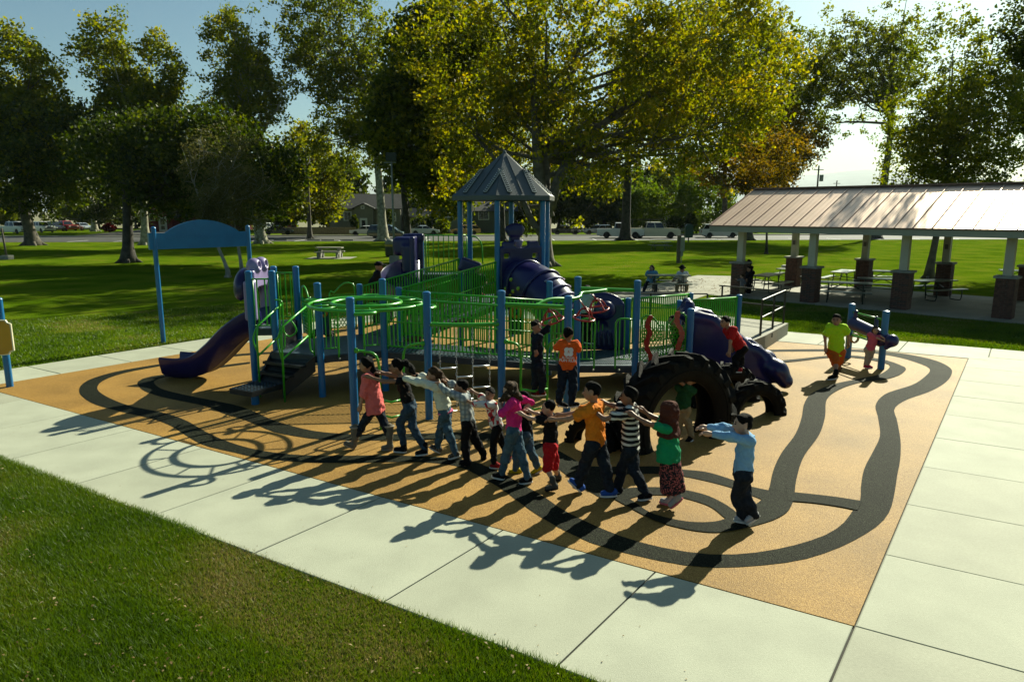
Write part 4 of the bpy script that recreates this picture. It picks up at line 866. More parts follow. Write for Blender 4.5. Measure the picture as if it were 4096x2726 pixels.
# roof: eave line, ridge, panels
EZ, RZ, AL, AR = 2.93, 4.48, -1.05, 19.0; eo, ro = -.85, 2.95
def RP(a, t, dz=0): return PV(a, lerp(eo, ro, t), lerp(EZ, RZ, t)+dz)
sl_n = (RP(1, 0)-RP(0, 0)).cross(RP(0, 1)-RP(0, 0)).normalized()
pw = .60; n = int((AR-AL)/pw)
for i in range(n):
    a0 = AL+i*pw; k = MB(); k.ext([RP(a0+.004, 0), RP(a0+pw-.004, 0), RP(a0+pw-.004, 1), RP(a0+.004, 1)], -sl_n*.03)
    for q in (.2, .4):
        k.beam(RP(a0+q, .0)+sl_n*.003, RP(a0+q, 1)+sl_n*.003, .03, .007, up=sl_n)
    k.build('roof_panel', M_metal, pav)
    k = MB(); k.beam(RP(a0, -.004)+sl_n*.02, RP(a0, 1)+sl_n*.02, .018, .03, up=sl_n); k.build('standing_seam', M_metal, pav)
k = MB(); k.ext([PV(AL, lerp(eo, ro, 1)+.0, RZ), PV(AR, ro, RZ), PV(AR, 2*ro-eo, EZ), PV(AL, 2*ro-eo, EZ)], (0, 0, -.04)); k.build('rear_slope', M_metal, pav)
k = MB(); k.beam(PV(AL-.03, ro, RZ+.03), PV(AR, ro, RZ+.03), .30, .06); k.build('ridge_cap', M_trim, pav)
k = MB(); k.beam(PV(AL-.03, eo-.02, EZ-.03), PV(AR, eo-.02, EZ-.03), .05, .045); k.build('drip_edge', M_trim, pav)
k = MB(); k.beam(PV(AL-.02, eo+.02, EZ-.16), PV(AR, eo+.02, EZ-.16), .05, .22); k.build('fascia', M_fascia, pav)
k = MB(); k.beam(PV(AL-.02, 2*ro-eo-.02, EZ-.14), PV(AR, 2*ro-eo-.02, EZ-.14), .05, .22); k.build('fascia', M_fascia, pav)
k = MB(); k.beam(RP(AL-.02, 0)-sl_n*.06, RP(AL-.02, 1)-sl_n*.06, .04, .18, up=sl_n); k.beam(PV(AL-.02, ro, RZ-.08), PV(AL-.02, 2*ro-eo, EZ-.08), .04, .18); k.build('barge_board', M_trim, pav)
k = MB(); k.ext([PV(AL+.05, eo+.06, EZ-.22), PV(AR, eo+.06, EZ-.22), PV(AR, 2*ro-eo-.06, EZ-.22), PV(AL+.05, 2*ro-eo-.06, EZ-.22)], (0, 0, -.02)); k.build('ceiling', M_soffit, pav)
for c in backc[:3]: k = MB(); k.box(c+V((-.155*nx.x if 0 else .0, 0, 2.05))-PB*.16, (.12, .03, .2), rz=ang); k.build('switch_box', M_mort, pav)
# ------------------------------------------------------------------ picnic tables
M_ttop = mat('table_top_green', (.075, .10, .075), .32, .2, 6, spec=.6); M_tleg = mat('table_frame', (.012, .022, .016), .4, .2, 6)
def table_proto():
    t = thing('picnic_table', 'x', 'picnic table', (0, 0, 0), 'metal framed picnic tables')
    def plank(y, z, w):
        o = bpy.data.objects.new('plank', pm[w]); COL.objects.link(o); o.parent = t; o.location = (0, y, z)
    pm = {}
    for w in (.145, .13): b = MB(); b.box((0, 0, 0), (1.86, w-.006, .04)); me = bpy.data.meshes.new('plank'); me.from_pydata(b.v, [], b.f); me.materials.append(M_ttop); pm[w] = me
    for i in range(5): plank((i-2)*.15, .745, .145)
    for s in (-1, 1):
        for i in range(2): plank(s*(.68+i*.135), .44, .13)
    k = MB()
    for x in (-.62, .62):
        for s in (-1, 1):
            k.tube([(x, s*.28, .72), (x, s*.30, .46), (x, s*.34, .05)], .022, 6); k.tube(crom([(x, s*.30, .40), (x, s*.80, .40), (x, s*.86, .36), (x, s*.84, .08), (x, s*.74, .02), (x, s*.34, .02)], 16), .022, 6)
            k.tube([(x, s*.33, .72), (x, -s*.33, .72)], .02, 6)
    for x in (-.62, .62): k.tube([(x, 0, .44), (x*.1, 0, .72)], .018, 6); k.tube([(x, -.30, .42), (x, .30, .42)], .02, 6)
    k.build('frame', M_tleg, t, True); return t
tp_ = table_proto(); first = [tp_]
def place_table(px, py, ang_, label, dz=0):
    t = first.pop() if first else copy_tree(tp_); p = G(px, py); t.location = (p.x, p.y, dz); t.rotation_euler = (0, 0, ang_); t['label'] = label; return t
aB, aA = math.atan2(PB.y, PB.x), ang
place_table(2672, 1168, -.12, 'green picnic table on the apron with two adults seated at it')
place_table(3064, 1166, aB+.1, 'picnic table beside the first brick pier under the pavilion')
place_table(3160, 1133, aB+.05, 'picnic table with a white bag on top under the pavilion')
place_table(3378, 1205, aA+.35, 'picnic table nearest to the second brick pier')
place_table(3372, 1148, aB+.1, 'picnic table behind the second brick pier, end towards the lawn')
place_table(3522, 1186, aA+.35, 'picnic table left of the third brick pier in the front')
place_table(3545, 1148, aA+.3, 'picnic table on the rear edge between the second and third piers')
place_table(3722, 1194, aB-.5, 'picnic table in the sun just right of the third brick pier')
place_table(4085, 1146, aA+.3, 'picnic table at the right edge behind the fourth brick pier')
place_table(2640, 1000, .05, 'green picnic table standing alone on the lawn before the cream pickup')
place_table(1580, 986, .05, 'picnic table on the lawn beside the pale tree trunk and the bin')
M_cloth = mat('white_bag', (.7, .66, .6), .7)
bag = G(3160, 1133); tt = thing('bag', 'crumpled white bag lying on a picnic table under the pavilion', 'bag', bag+V((0, 0, .765)))
blob('bag_body', [ellp(bag+V((-.2, .2, .83)), (.22, .13, .075)), ellp(bag+V((-.1, .2, .85)), (.12, .12, .09))], .025, M_cloth, tt, .03, wr=.01)
# concrete table
t = thing('concrete_table', 'grey concrete picnic table on a small pad in the lawn', 'picnic table', G(1320, 1030))
c = G(1320, 1030)
for y, z, w, L in ((0, .76, .75, 2.0), (-.72, .45, .3, 1.95), (.72, .45, .3, 1.95)): k = MB(); k.box(c+V((0, y, z)), (L, w, .08)); k.build('table_slab' if z > .5 else 'bench_slab', M_conc2, t)
for x in (-.72, .72): k = MB(); k.box(c+V((x, 0, .36)), (.16, .5, .72)); k.box(c+V((x, 0, .36)), (.14, 1.6, .12)); k.box(c+V((x, -.72, .2)), (.14, .2, .4)); k.box(c+V((x, .72, .2)), (.14, .2, .4)); k.build('leg', M_stone, t)
k = MB(); k.box(c+V((.1, 0, -.03)), (3.4, 2.6, .04)); k.build('pad', M_conc2, t)
# ------------------------------------------------------------------ lamp posts, bins, utility box, poles
M_pole = mat('pole_grey', (.20, .22, .20), .5, .1); M_bin = mat('bin_dark', (.02, .03, .018), .6, .2, 8); M_wood = mat('weathered_post', (.10, .085, .065), .85, .25, 6); M_gold = mat('bin_band', (.35, .26, .05), .6)
c = G(1578, 1050); t = thing('lamp_post', 'tall grey lamp post with a flood light on a concrete block near the bin', 'lamp post', c)
k = MB(); k.box(c+V((0, 0, .22)), (.62, .62, .5)); k.build('base', M_conc2, t); k = MB(); k.tube([c, c+V((0, 0, 6.9))], [.085, .055], 10); k.build('pole', M_pole, t, True)
k = MB(); k.beam(c+V((-.5, 0, 6.75)), c+V((.3, 0, 6.75)), .06, .06); k.build('cross_arm', M_pole, t); k = MB(); k.box(c+V((0, 0, 7.12)), (.68, .4, .55)); k.box(c+V((0, -.21, 7.12)), (.56, .02, .43)); k.build('flood_light', M_bin, t)
c = G(28, 1036); t = thing('lamp_post', 'thin bare pole on a concrete block at the left edge of the lawn', 'pole', c)
k = MB(); k.box(c+V((0, 0, .13)), (.62, .62, .3)); k.build('base', M_stone, t); k = MB(); k.tube([c, c+V((-.12, 0, 2.3))], .07, 8); k.build('pole', M_wood, t, True)
c = G(1562, 1025); t = thing('litter_bin', 'dark round litter bin with a gold band beside the lamp post', 'bin', c)
k = MB(); k.lathe([(.36, 0), (.40, .1), (.42, .95), (.40, .98)], c, 18); k.build('barrel', M_bin, t, True); k = MB(); k.lathe([(.425, .78), (.43, .80), (.43, .93), (.425, .95)], c, 18); k.build('band', M_gold, t, True)
k = MB(); k.lathe([(.40, .96), (.38, 1.12), (.26, 1.28), (.1, 1.33), (.001, 1.34)], c, 18); k.build('dome_lid', M_pole, t, True)
c = G(2713, 1050); t = thing('utility_post', 'dark wooden post with a grey electrical box on the lawn left of the pavilion', 'utility post', c)
k = MB(); k.box(c+V((0, 0, .92)), (.24, .2, 1.9)); k.build('post', M_wood, t); k = MB(); k.box(c+V((.22, -.05, 1.28)), (.28, .18, .95)); k.build('box', M_pole, t); k = MB(); k.box(c+V((.2, -.05, .62)), (.16, .12, .35)); k.box(c+V((.2, -.05, .2)), (.05, .05, .5)); k.build('meter', M_pole, t)
c = G(2753, 967); t = thing('litter_bin', 'dark green flap top bin on a stub post at the street edge', 'bin', c)
M_gbin = mat('bin_green', (.02, .06, .03), .5, .15); k = MB(); k.box(c+V((0, 0, 1.15)), (.85, .7, 1.3)); k.loft([[c+V((x*.42, y*.35, 1.8)) for x, y in ((-1, -1), (1, -1), (1, 1), (-1, 1))], [c+V((x*.25, y*.3, 2.05)) for x, y in ((-1, -1), (1, -1), (1, 1), (-1, 1))]]); k.build('body', M_gbin, t); k = MB(); k.box(c+V((0, 0, .25)), (.12, .12, .55)); k.build('stub', M_wood, t)
for px, top, Y, tx in ((3276, 662, 160, 'wooden utility pole with a transformer showing over the pavilion roof'), (3348, 722, 230, 'farther small utility pole with a cross arm over the pavilion roof')):
    q = D(px, top, Y); t = thing('utility_pole', tx, 'utility pole', (q.x, Y, 0)); k = MB(); k.tube([(q.x, Y, 0), (q.x, Y, q.z)], [.25, .17], 8); k.build('pole', M_wood, t)
    k = MB(); k.beam((q.x-1.1, Y, q.z-.9), (q.x+1.1, Y, q.z-.9), .14, .16); k.build('cross_arm', M_wood, t)
    if top < 700: k = MB(); k.tube([(q.x+.75, Y, q.z-3.4), (q.x+.75, Y, q.z-2.0)], .42, 10); k.build('transformer', M_pole, t)
for i, (px, py) in enumerate(((1122, 962), (1255, 962), (1312, 962), (1387, 962))):
    c = G(px, py); t = thing('wheel_stop', 'low concrete wheel stop at the street edge, '+('leftmost, by the mottled sycamore', 'second from the left, behind the concrete table', 'third from the left, behind the concrete table', 'nearest to the leaning sycamore')[i], 'wheel stop', c, 'wheel stops along the park edge'); k = MB(); k.ext([c+V((-.8, -.08, -.01)), c+V((-.8, .08, -.01)), c+V((-.8, .05, .14)), c+V((-.8, -.05, .14))], (1.6, 0, 0)); k.build('block', M_conc2, t)
# ------------------------------------------------------------------ trees
def bark(name, c, c2): return mat(name, c, .9, .2, 3, bump=.8, bscale=14, col2=c2)
M_bark = bark('bark_grey', (.065, .055, .042), (.12, .105, .08)); M_barkp = bark('bark_pale', (.16, .145, .10), (.36, .34, .25)); M_barkw = bark('bark_white', (.20, .19, .16), (.33, .31, .27)); M_barkd = bark('bark_dark', (.025, .022, .018), (.06, .052, .042))
L_dark = leafmat('leaf_dark', [(.010, .019, .003), (.030, .048, .004), (.075, .09, .008), (.16, .14, .014)], .48)
L_green = leafmat('leaf_green', [(.03, .05, .004), (.075, .10, .005), (.15, .165, .009), (.25, .22, .013)], .58)
L_yel = leafmat('leaf_yellow', [(.03, .045, .003), (.115, .135, .004), (.25, .225, .006), (.38, .25, .008)], .62)
L_orange = leafmat('leaf_orange', [(.05, .045, .006), (.13, .095, .008), (.25, .14, .010), (.34, .16, .012)], .55)
L_brown = leafmat('leaf_brown', [(.05, .06, .015), (.11, .105, .03), (.16, .13, .05)], .35)
L_lime = leafmat('leaf_lime', [(.05, .09, .008), (.10, .15, .012), (.16, .19, .02)], .5)
def clumpleaves(C, n_each, rad, size, r, flat=.7):
    """leaf quads gathered in clumps round the points C"""
    m = len(C); cl = np.repeat(np.arange(m), n_each); N = len(cl); d = r.normal(0, 1, (N, 3)); d *= (rad*np.minimum(1.35, np.abs(r.normal(.62, .33, N)))/np.linalg.norm(d, axis=1))[:, None]
    d[:, 2] *= flat; P = C[cl]+d; s = size*r.uniform(.6, 1.35, N)
    u = r.normal(0, 1, (N, 3)); u /= np.linalg.norm(u, axis=1)[:, None]; w = r.normal(0, 1, (N, 3)); w -= u*(u*w).sum(1)[:, None]; w /= np.linalg.norm(w, axis=1)[:, None]
    u, w = u*s[:, None]*.62, w*s[:, None]*.42
    nn = np.cross(u, w); nn *= (.28*s/np.maximum(1e-9, np.linalg.norm(nn, axis=1)))[:, None]
    v = np.stack([P-u, P-w+nn*.6-u*.1, P+u, P+w+nn*.6-u*.1], 1).reshape(-1, 3); f = np.arange(4*N).reshape(-1, 4); ct = r.normal(0, .14, m)
    return v, f, cl, ct
def tree(label, base, H, tr, crowns, nleaf, size, lm, bm, seed, fork=.25, limbs=7, group=None, lean=(0, 0), tint=(.42, .15), rad=.85, name='tree', twig=5, paths=(), top=.85, hole=.0, per=55):
    r = np.random.default_rng(seed); B = np.array([base[0], base[1], 0.0]); t = thing(name, label, 'tree', (base[0], base[1], -.03), group)
    CR = [(np.array(c[:3], float)+B*np.array([1, 1, 0]), np.array(c[3:], float)) for c in crowns]; vol = np.array([c[1].prod() for c in CR]); vol /= vol.sum()
    k = MB(); tp_ = B+np.array([lean[0], lean[1], H*top]); mid = (B+tp_)/2+r.normal(0, .02*H, 3)*np.array([1, 1, 0])
    tk = crom([V(B-[0, 0, .1]), V(B+[0, 0, .4]), V(mid), V(tp_)], 16)
    k.tube(tk, [tr*1.7, tr*1.22]+[tr*max(.10, 1-.9*(i/15)**1.1) for i in range(2, 16)], 9)
    for i in range(5):
        a = i*1.257+r.uniform(0, .5); k.tube([V(B)+V((0, 0, .55*tr*2)), V(B)+V((math.cos(a)*tr*1.5, math.sin(a)*tr*1.5, .06)), V(B)+V((math.cos(a)*tr*2.4, math.sin(a)*tr*2.4, -.1))], [tr*.5, tr*.38, tr*.1], 6)
    C = []
    def limb(p0, p1, r0, sub=True):
        p0, p1 = np.array(p0), np.array(p1); L = np.linalg.norm(p1-p0); m = (p0+p1)/2+r.normal(0, .07*L, 3)+np.array([0, 0, -.06*L]); pts_ = crom([V(p0), V(p0*.72+m*.28+r.normal(0, .03*L, 3)), V(m), V(p1*.7+m*.3+r.normal(0, .03*L, 3)), V(p1)], 10)
        k.tube(pts_, [max(.015, r0*(1-.85*i/9)) for i in range(10)], 6, caps=False)
        if sub:
            for q in range(twig):
                f = r.uniform(.3, 1); a = np.array(pts_[int(f*9)]); e = a+r.normal(0, 1, 3)*L*.24+np.array([0, 0, .06*L]); e[2] = max(e[2], 2.8); k.tube([V(a), V((a+e)/2+r.normal(0, .05*L, 3)), V(e)], [max(.012, r0*.3), max(.01, r0*.2), .008], 5, caps=False); C.append(e); C.append((a+e)/2)
            C.append(p1)
    for i in range(limbs):
        ci = r.choice(len(CR), p=vol); c, rr = CR[ci]; d = r.normal(0, 1, 3); d /= np.linalg.norm(d); e = c+d*rr*r.uniform(.55, .92)
        zf = np.clip(.15+.55*(e[2]-fork*H)/(H*(1-fork)), .0, 1)*(top-fork)+fork; s = tk[min(15, max(1, int(zf/top*15)))]
        fi = min(14, math.ceil(fork/top*15)+1)
        if s.z < tk[fi].z: s = tk[fi]
        if e[2] < s.z+.3: s = tk[fi]; e[2] = max(e[2], s.z-.25*np.linalg.norm(e[:2]-np.array([s.x, s.y])))
        limb(s, e, tr*.42*(1-.55*zf))
    for pth in paths:
        pp = crom([V(q) for q in pth[0]], 14); k.tube(pp, [pth[1]*(1-.8*i/13) for i in range(14)], 8)
        for q in range(6):
            a = np.array(pp[r.integers(5, 14)]); e = a+r.normal(0, 1, 3)*1.3+np.array([0, 0, .4]); k.tube([V(a), V(e)], [pth[1]*.22, .012], 5, caps=False); C.append(e)
    tk_o = k.build('trunk', bm, t, True)
    nc = max(1, nleaf//per); need = max(0, nc-len(C)); cand = []
    while len(cand) < need:
        c, rr = CR[r.choice(len(CR), p=vol)]; d = r.normal(0, 1, 3); d /= np.linalg.norm(d); p = c+d*rr*r.uniform(.25, 1)**.45
        if hole and math.sin(p[0]*1.1+seed)*math.sin(p[2]*.9+p[1]*.7+seed*2) > 1-hole: continue
        cand.append(p)
    C = np.array(C+cand); C = C[r.permutation(len(C))[:nc]] if len(C) > nc else C
    v, f, cl, ct = clumpleaves(C, per, rad, size, r)
    tv = np.clip(tint[0]+ct[cl]+r.normal(0, tint[1]*.55, len(cl)), 0, 1)
    me = npmesh('crown', v-np.array([base[0], base[1], -.03]), f, tv); link_mesh('crown', me, lm, t); return t
def PX(px, Y): return (px-2048)/FPX*Y/ (1.0)*1.0
def crown_px(x0, x1, y0, y1, Y, base, dep=None, n=1):
    w, hh = (x1-x0)*.06, (y1-y0)*.07; x0, x1, y0, y1 = x0-w, x1+w, y0-hh*.4, y1+hh*1.6
    """ellipsoid that fills the photograph rectangle at distance Y, relative to the tree base"""
    a, b_ = D(x0, (y0+y1)/2, Y), D(x1, (y0+y1)/2, Y); zt, zb = D((x0+x1)/2, y0, Y).z, D((x0+x1)/2, y1, Y).z; rx = (b_.x-a.x)/2
    return ((a.x+b_.x)/2-base[0], Y-base[1], (zt+zb)/2, rx, dep or rx*.85, (zt-zb)/2)
def ptree(label, bpx, boxes, nleaf, size, lm, bm, seed, tr, Yo=None, **kw):
    nleaf = int(nleaf*1.55); size *= .80; kw['rad'] = kw.get('rad', .85)*1.0; kw.setdefault('per', 30)
    b_ = G(*bpx); Y = Yo or b_.y; H = max(D(2048, bx[2], Y).z for bx in boxes)
    return tree(label, (b_.x, b_.y), H, tr, [crown_px(*bx[:4], Y+(bx[4] if len(bx) > 4 else 0), (b_.x, b_.y)) for bx in boxes], nleaf, size, lm, bm, seed, **kw)
def dp(*q): return [tuple(v*1.7385 for v in q[:4])+tuple(q[4:])]     # boxes given on the 2356 px view
def B_(*bx): return [tuple(v*1.7385 for v in q[:4])+tuple(q[4:]) for q in bx]
# the big yellow maple right of the tower
g = G(2178, 1063); Ym = g.y
def dm(x, y, o=0): p = D(x*1.7385, y*1.7385, Ym+o); return (p.x, p.y, p.z)
ptree('huge yellow green maple whose forked trunk stands behind the play tower', (2178, 1063), B_((1130, 1560, -60, 330), (930, 1250, -40, 300, 2), (1450, 1830, -60, 330, 1), (1330, 1425, 330, 470, -1), (950, 1200, 260, 440, 2), (1560, 1720, 180, 350), (1440, 1640, 250, 400, -1)), 33000, .26, L_yel, M_bark, 11, .50, fork=.16, limbs=26, rad=.8, hole=.75, tint=(.48, .24),
      paths=[([dm(1262, 500), dm(1240, 400), dm(1232, 250), dm(1222, 120), dm(1215, 0), dm(1200, -90)], .42), ([dm(1265, 480), dm(1290, 400), dm(1340, 330), dm(1400, 275), dm(1480, 225), dm(1560, 208), dm(1620, 212)], .36), ([dm(1250, 330), dm(1310, 180), dm(1350, 60), dm(1400, -40)], .26), ([dm(1262, 560), dm(1225, 510), dm(1200, 455), dm(1150, 380), dm(1080, 300)], .26), ([dm(1225, 140), dm(1200, 60), dm(1150, 0)], .18), ([dm(1480, 225), dm(1580, 150), dm(1680, 90), dm(1750, 20)], .16)])
# left dark maples
ptree('broad dark green maple on the left whose short trunk splits low', (516, 1048), B_((290, 600, 235, 480), (180, 420, 265, 440, 2), (430, 690, 310, 490)), 25000, .27, L_dark, M_barkd, 21, .42, fork=.17, limbs=12, rad=1.1, tint=(.36, .2))
ptree('dark maple at the far left with a thick pale flared trunk', (131.6, 980), B_((-60, 190, 190, 480), (0, 290, 235, 440, -3)), 17000, .36, L_dark, M_bark, 22, .62, fork=.16, limbs=10, rad=1.3, tint=(.42, .2))
ptree('tall green sycamore at the left behind the dark maple', (584, 978), B_((190, 300, 30, 210), (325, 415, 70, 270), (230, 400, 160, 340)), 14000, .36, L_green, M_barkp, 23, .42, fork=.2, limbs=16, rad=1.0, hole=.6, tint=(.58, .24))
ptree('tall leafy sycamore at the left edge against the sky', (-60, 985), B_((-30, 90, 45, 240), (50, 150, 110, 280), (-30, 170, 210, 380)), 11500, .37, L_green, M_bark, 24, .5, fork=.2, limbs=14, rad=1.0, hole=.6, tint=(.58, .24))
ptree('pale barked tree across the side street at the left', (380, 925), B_((120, 330, 330, 490, -8), (330, 480, 300, 470, -10)), 9000, .5, L_dark, M_barkp, 25, .5, fork=.2, limbs=7, rad=1.8, tint=(.4, .2))
# sycamores in the middle left
g6 = G(1047, 973)
def d6(x, y): p = D(x*1.7385, y*1.7385, g6.y); return (p.x, p.y, p.z)
ptree('tall sycamore with a mottled pale trunk and one low crooked limb', (1047, 973), B_((475, 580, 10, 190), (500, 640, 130, 300), (440, 540, 215, 330), (545, 625, 60, 190)), 13500, .33, L_green, M_barkp, 26, .55, fork=.28, limbs=20, rad=.9, hole=.65, tint=(.62, .24), paths=[([d6(602, 540), d6(604, 495), d6(625, 470), d6(655, 435), d6(665, 395), d6(690, 360)], .34), ([d6(590, 330), d6(625, 270), d6(660, 215)], .2)])
ptree('leaning grey sycamore left of the lamp post, bare lower trunk', (1533, 964), B_((650, 890, -50, 170), (650, 790, 80, 220, -2), (730, 930, 160, 320), (700, 890, 280, 400, 1)), 20000, .34, L_green, M_barkp, 27, .58, fork=.36, limbs=22, rad=.95, hole=.55, tint=(.5, .24), lean=(-3, 0))
ptree('dark forked tree behind the spiral slide', (1640, 1035), B_((850, 1060, 130, 400), (900, 1130, 0, 260, 3), (940, 1100, 290, 480)), 24000, .36, L_yel, M_barkd, 28, .30, fork=.3, limbs=9, rad=1.2, tint=(.25, .18), hole=.2)
ptree('dark slim trunk with a high crown behind the tower posts', (2011, 963), B_((960, 1200, 60, 420, 3), (1150, 1330, 150, 400, 4)), 18000, .36, L_yel, M_barkd, 29, .36, fork=.35, limbs=8, rad=1.2, tint=(.3, .2))
# thin young birches by the archway
for px, lx, sd, bx, lab in (((912, 1107), -1.9, 31, ((425, 530, 290, 500), (440, 560, 380, 520)), 'young leaning birch with sparse brown leaves, left of the pair behind the archway'), ((968, 1095), -1.0, 32, ((490, 610, 300, 470), (520, 640, 380, 540)), 'young birch with sparse brown leaves, right of the pair behind the archway')):
    ptree(lab, px, B_(*bx), 5600, .11, L_brown, M_barkw, sd, .10, fork=.3, limbs=16, rad=.5, tint=(.45, .25), lean=(lx, 0), twig=7, per=26)
ptree('bright yellow green tree in the gap left of the leaning sycamore', (1240, 955), B_((640, 760, 290, 430), (600, 720, 340, 480), (700, 800, 380, 500)), 12000, .42, L_yel, M_bark, 33, .3, Yo=100, fork=.25, limbs=7, rad=1.2, tint=(.4, .25))
# right hand trees
g10 = G(2501, 960)
ptree('thick trunked maple beside the cream pickup at the street edge', (2501, 960), B_((1400, 1640, 60, 330), (1340, 1440, 230, 400, -2), (1520, 1690, 0, 250, 3)), 24000, .36, L_yel, M_barkd, 34, .62, fork=.22, limbs=10, rad=1.2, hole=.3, tint=(.5, .2))
ptree('orange brown autumn tree at the left end of the pavilion roof', (2993, 960), B_((1610, 1810, 195, 330), (1640, 1890, 260, 400), (1590, 1820, 320, 430), (1680, 1850, 230, 440)), 19000, .34, L_orange, M_bark, 35, .5, fork=.2, limbs=12, rad=1.0, hole=.4, tint=(.45, .25))
ptree('tall green tree behind the orange tree with open branches', (2900, 940), B_((1580, 1780, 0, 220), (1700, 1900, 60, 260), (1780, 1900, 150, 330)), 15000, .38, L_green, M_bark, 36, .45, Yo=98, fork=.3, limbs=10, rad=1.2, hole=.45, tint=(.45, .2))
ptree('tall grey barked tree with high open crown above the pavilion', (3501, 954), B_((1870, 2010, 0, 220), (1960, 2110, 10, 230), (1880, 2100, 60, 250), (1850, 1960, 190, 320), (2010, 2080, 250, 340)), 11500, .34, L_green, M_bark, 37, .62, fork=.42, limbs=22, rad=.9, hole=.7, tint=(.55, .2), twig=4)
ptree('dense green tree standing close behind the pavilion on the right', (3715, 1111), B_((2080, 2260, 20, 240), (2060, 2340, 150, 340), (2100, 2320, 250, 420), (2010, 2180, 290, 420), (2240, 2340, 120, 300), (2080, 2300, 380, 480)), 19000, .165, L_green, M_bark, 38, .19, fork=.3, limbs=24, rad=.5, hole=.6, tint=(.5, .22))
ptree('dark tree reaching in from the right edge', (4330, 1080), B_((2300, 2460, -30, 150), (2290, 2420, 260, 390), (2330, 2480, 100, 300)), 12000, .2, L_dark, M_barkd, 39, .25, fork=.25, limbs=9, rad=.75, hole=.3, tint=(.45, .2))
ptree('slim dark sapling trunk on the lawn left of the pavilion columns', (3065, 1014), B_((1690, 1850, 290, 430)), 3500, .2, L_orange, M_barkd, 40, .10, fork=.45, limbs=8, rad=.7, tint=(.4, .25))
# garden trees and shrubs across the street
for (x, y, bx, n, sz, lm, sd, lab) in ((2590, 925, ((1440, 1530, 425, 520),), 5000, .42, L_lime, 41, 'weeping light green tree in a front yard behind the cream pickup'), (2790, 925, ((1540, 1690, 395, 520), (1560, 1640, 390, 450)), 8000, .4, L_lime, 42, 'round lime and rust coloured shrub tree behind the white car'),
        (2700, 915, ((1500, 1620, 350, 450, 25),), 4000, .6, L_green, 43, 'grey green tree far behind the shrub trees')):
    ptree(lab, (x, y), B_(*bx), n, sz, lm, M_bark, sd, .22, Yo=118, fork=.3, limbs=8, rad=1.0, tint=(.5, .25))
def bush(label, px, Y, w, h, lm, sd, n=1600, size=.24):
    q = D(px[0], px[1], Y); t = thing('bush', label, 'bush', (q.x, Y, -.03)); r = np.random.default_rng(sd)
    d = r.normal(0, 1, (n//20, 3)); d /= np.linalg.norm(d, axis=1)[:, None]; C = d*np.array([w*.42, w*.4, h*.42])*r.uniform(.5, 1, (n//20, 1))**.4+np.array([0, 0, h*.5])
    v, f, cl, ct = clumpleaves(C, 20, .32*min(w, h)*.6, size, r); v[:, 2] = np.maximum(v[:, 2], .02)
    link_mesh('foliage', npmesh('foliage', v, f, np.clip(.4+ct[cl]+r.normal(0, .1, len(cl)), 0, 1)), lm, t)
    k = MB(); k.tube([(q.x, Y, -.05), (q.x, Y, h*.5)], .06, 6); k.build('stem', M_barkd, t)
L_red = leafmat('leaf_red', [(.06, .008, .008), (.12, .012, .012), (.18, .03, .02)], .4)
for a in (('dark red bush at the end of the parking lot', (437, 905), 122, 2.2, 1.6, L_red, 51), ('round clipped dark bush in the yard right of the gold wagon', (2085, 930), 112, 1.9, 1.9, L_dark, 52), ('pale green bush between the silver car and the green house', (1768, 925), 113, 2.6, 2.4, L_green, 53), ('dark hedge clump left of the white house', (2700, 925), 114, 3.2, 2.9, L_dark, 54), ('dark upright shrub in front of the white house', (2762, 925), 113, 1.8, 3.6, L_dark, 55), ('tall dark shrub by the porch of the cream bungalow', (1418, 925), 115, 1.3, 3.2, L_dark, 56), ('dark climbing shrub at the right corner of the cream bungalow', (1558, 920), 114, 1.7, 4.2, L_dark, 57), ('dark bush left of the round clipped one', (2042, 930), 113, 1.2, 1.5, L_dark, 58), ('low hedge at the kerb behind the pavilion', (3010, 925), 118, 3, 1.8, L_dark, 59), ('dark bush pile between the two houses', (1690, 905), 116, 4.4, 3.0, L_dark, 60)): bush(*a)
# row of trees behind the houses
protos = []
for sd, lm, H, rx in ((61, L_dark, 11, 4.5), (62, L_dark, 12.5, 4.2), (63, L_green, 10, 4.6)):
    t = tree('backyard tree in the row behind the houses', (0, 0), H, .3, [(0, 0, H*.55, rx, rx, H*.45), (rx*.6, 0, H*.36, rx*.8, rx*.7, H*.34), (-rx*.5, 1, H*.34, rx*.8, rx*.6, H*.33)], 7000, .60, lm, M_barkd, sd, fork=.2, limbs=8, rad=1.5, group='backyard trees behind the houses'); protos.append(t)
rr_ = random.Random(12); spots = [(-115+i*6.3+rr_.uniform(-2, 2), 141+rr_.uniform(-4, 24)) for i in range(40)]+[(-62+i*6.5+rr_.uniform(-2, 2), 133+rr_.uniform(-2, 3)) for i in range(14)]
for i, (x, y) in enumerate(spots):
    if (x > 40 and i % 2) or (y < 137 and (-31 < x < -17.5)): continue
    t = protos[i % 3] if i < 3 else copy_tree(protos[rr_.randrange(3)]); s = rr_.uniform(.75, 1.2)*(.55 if x > 32 else 1)
    t.location = (x, y, -.05); t.scale = (s, s, s*rr_.uniform(.9, 1.1)); t.rotation_euler = (0, 0, rr_.uniform(0, 6.28))
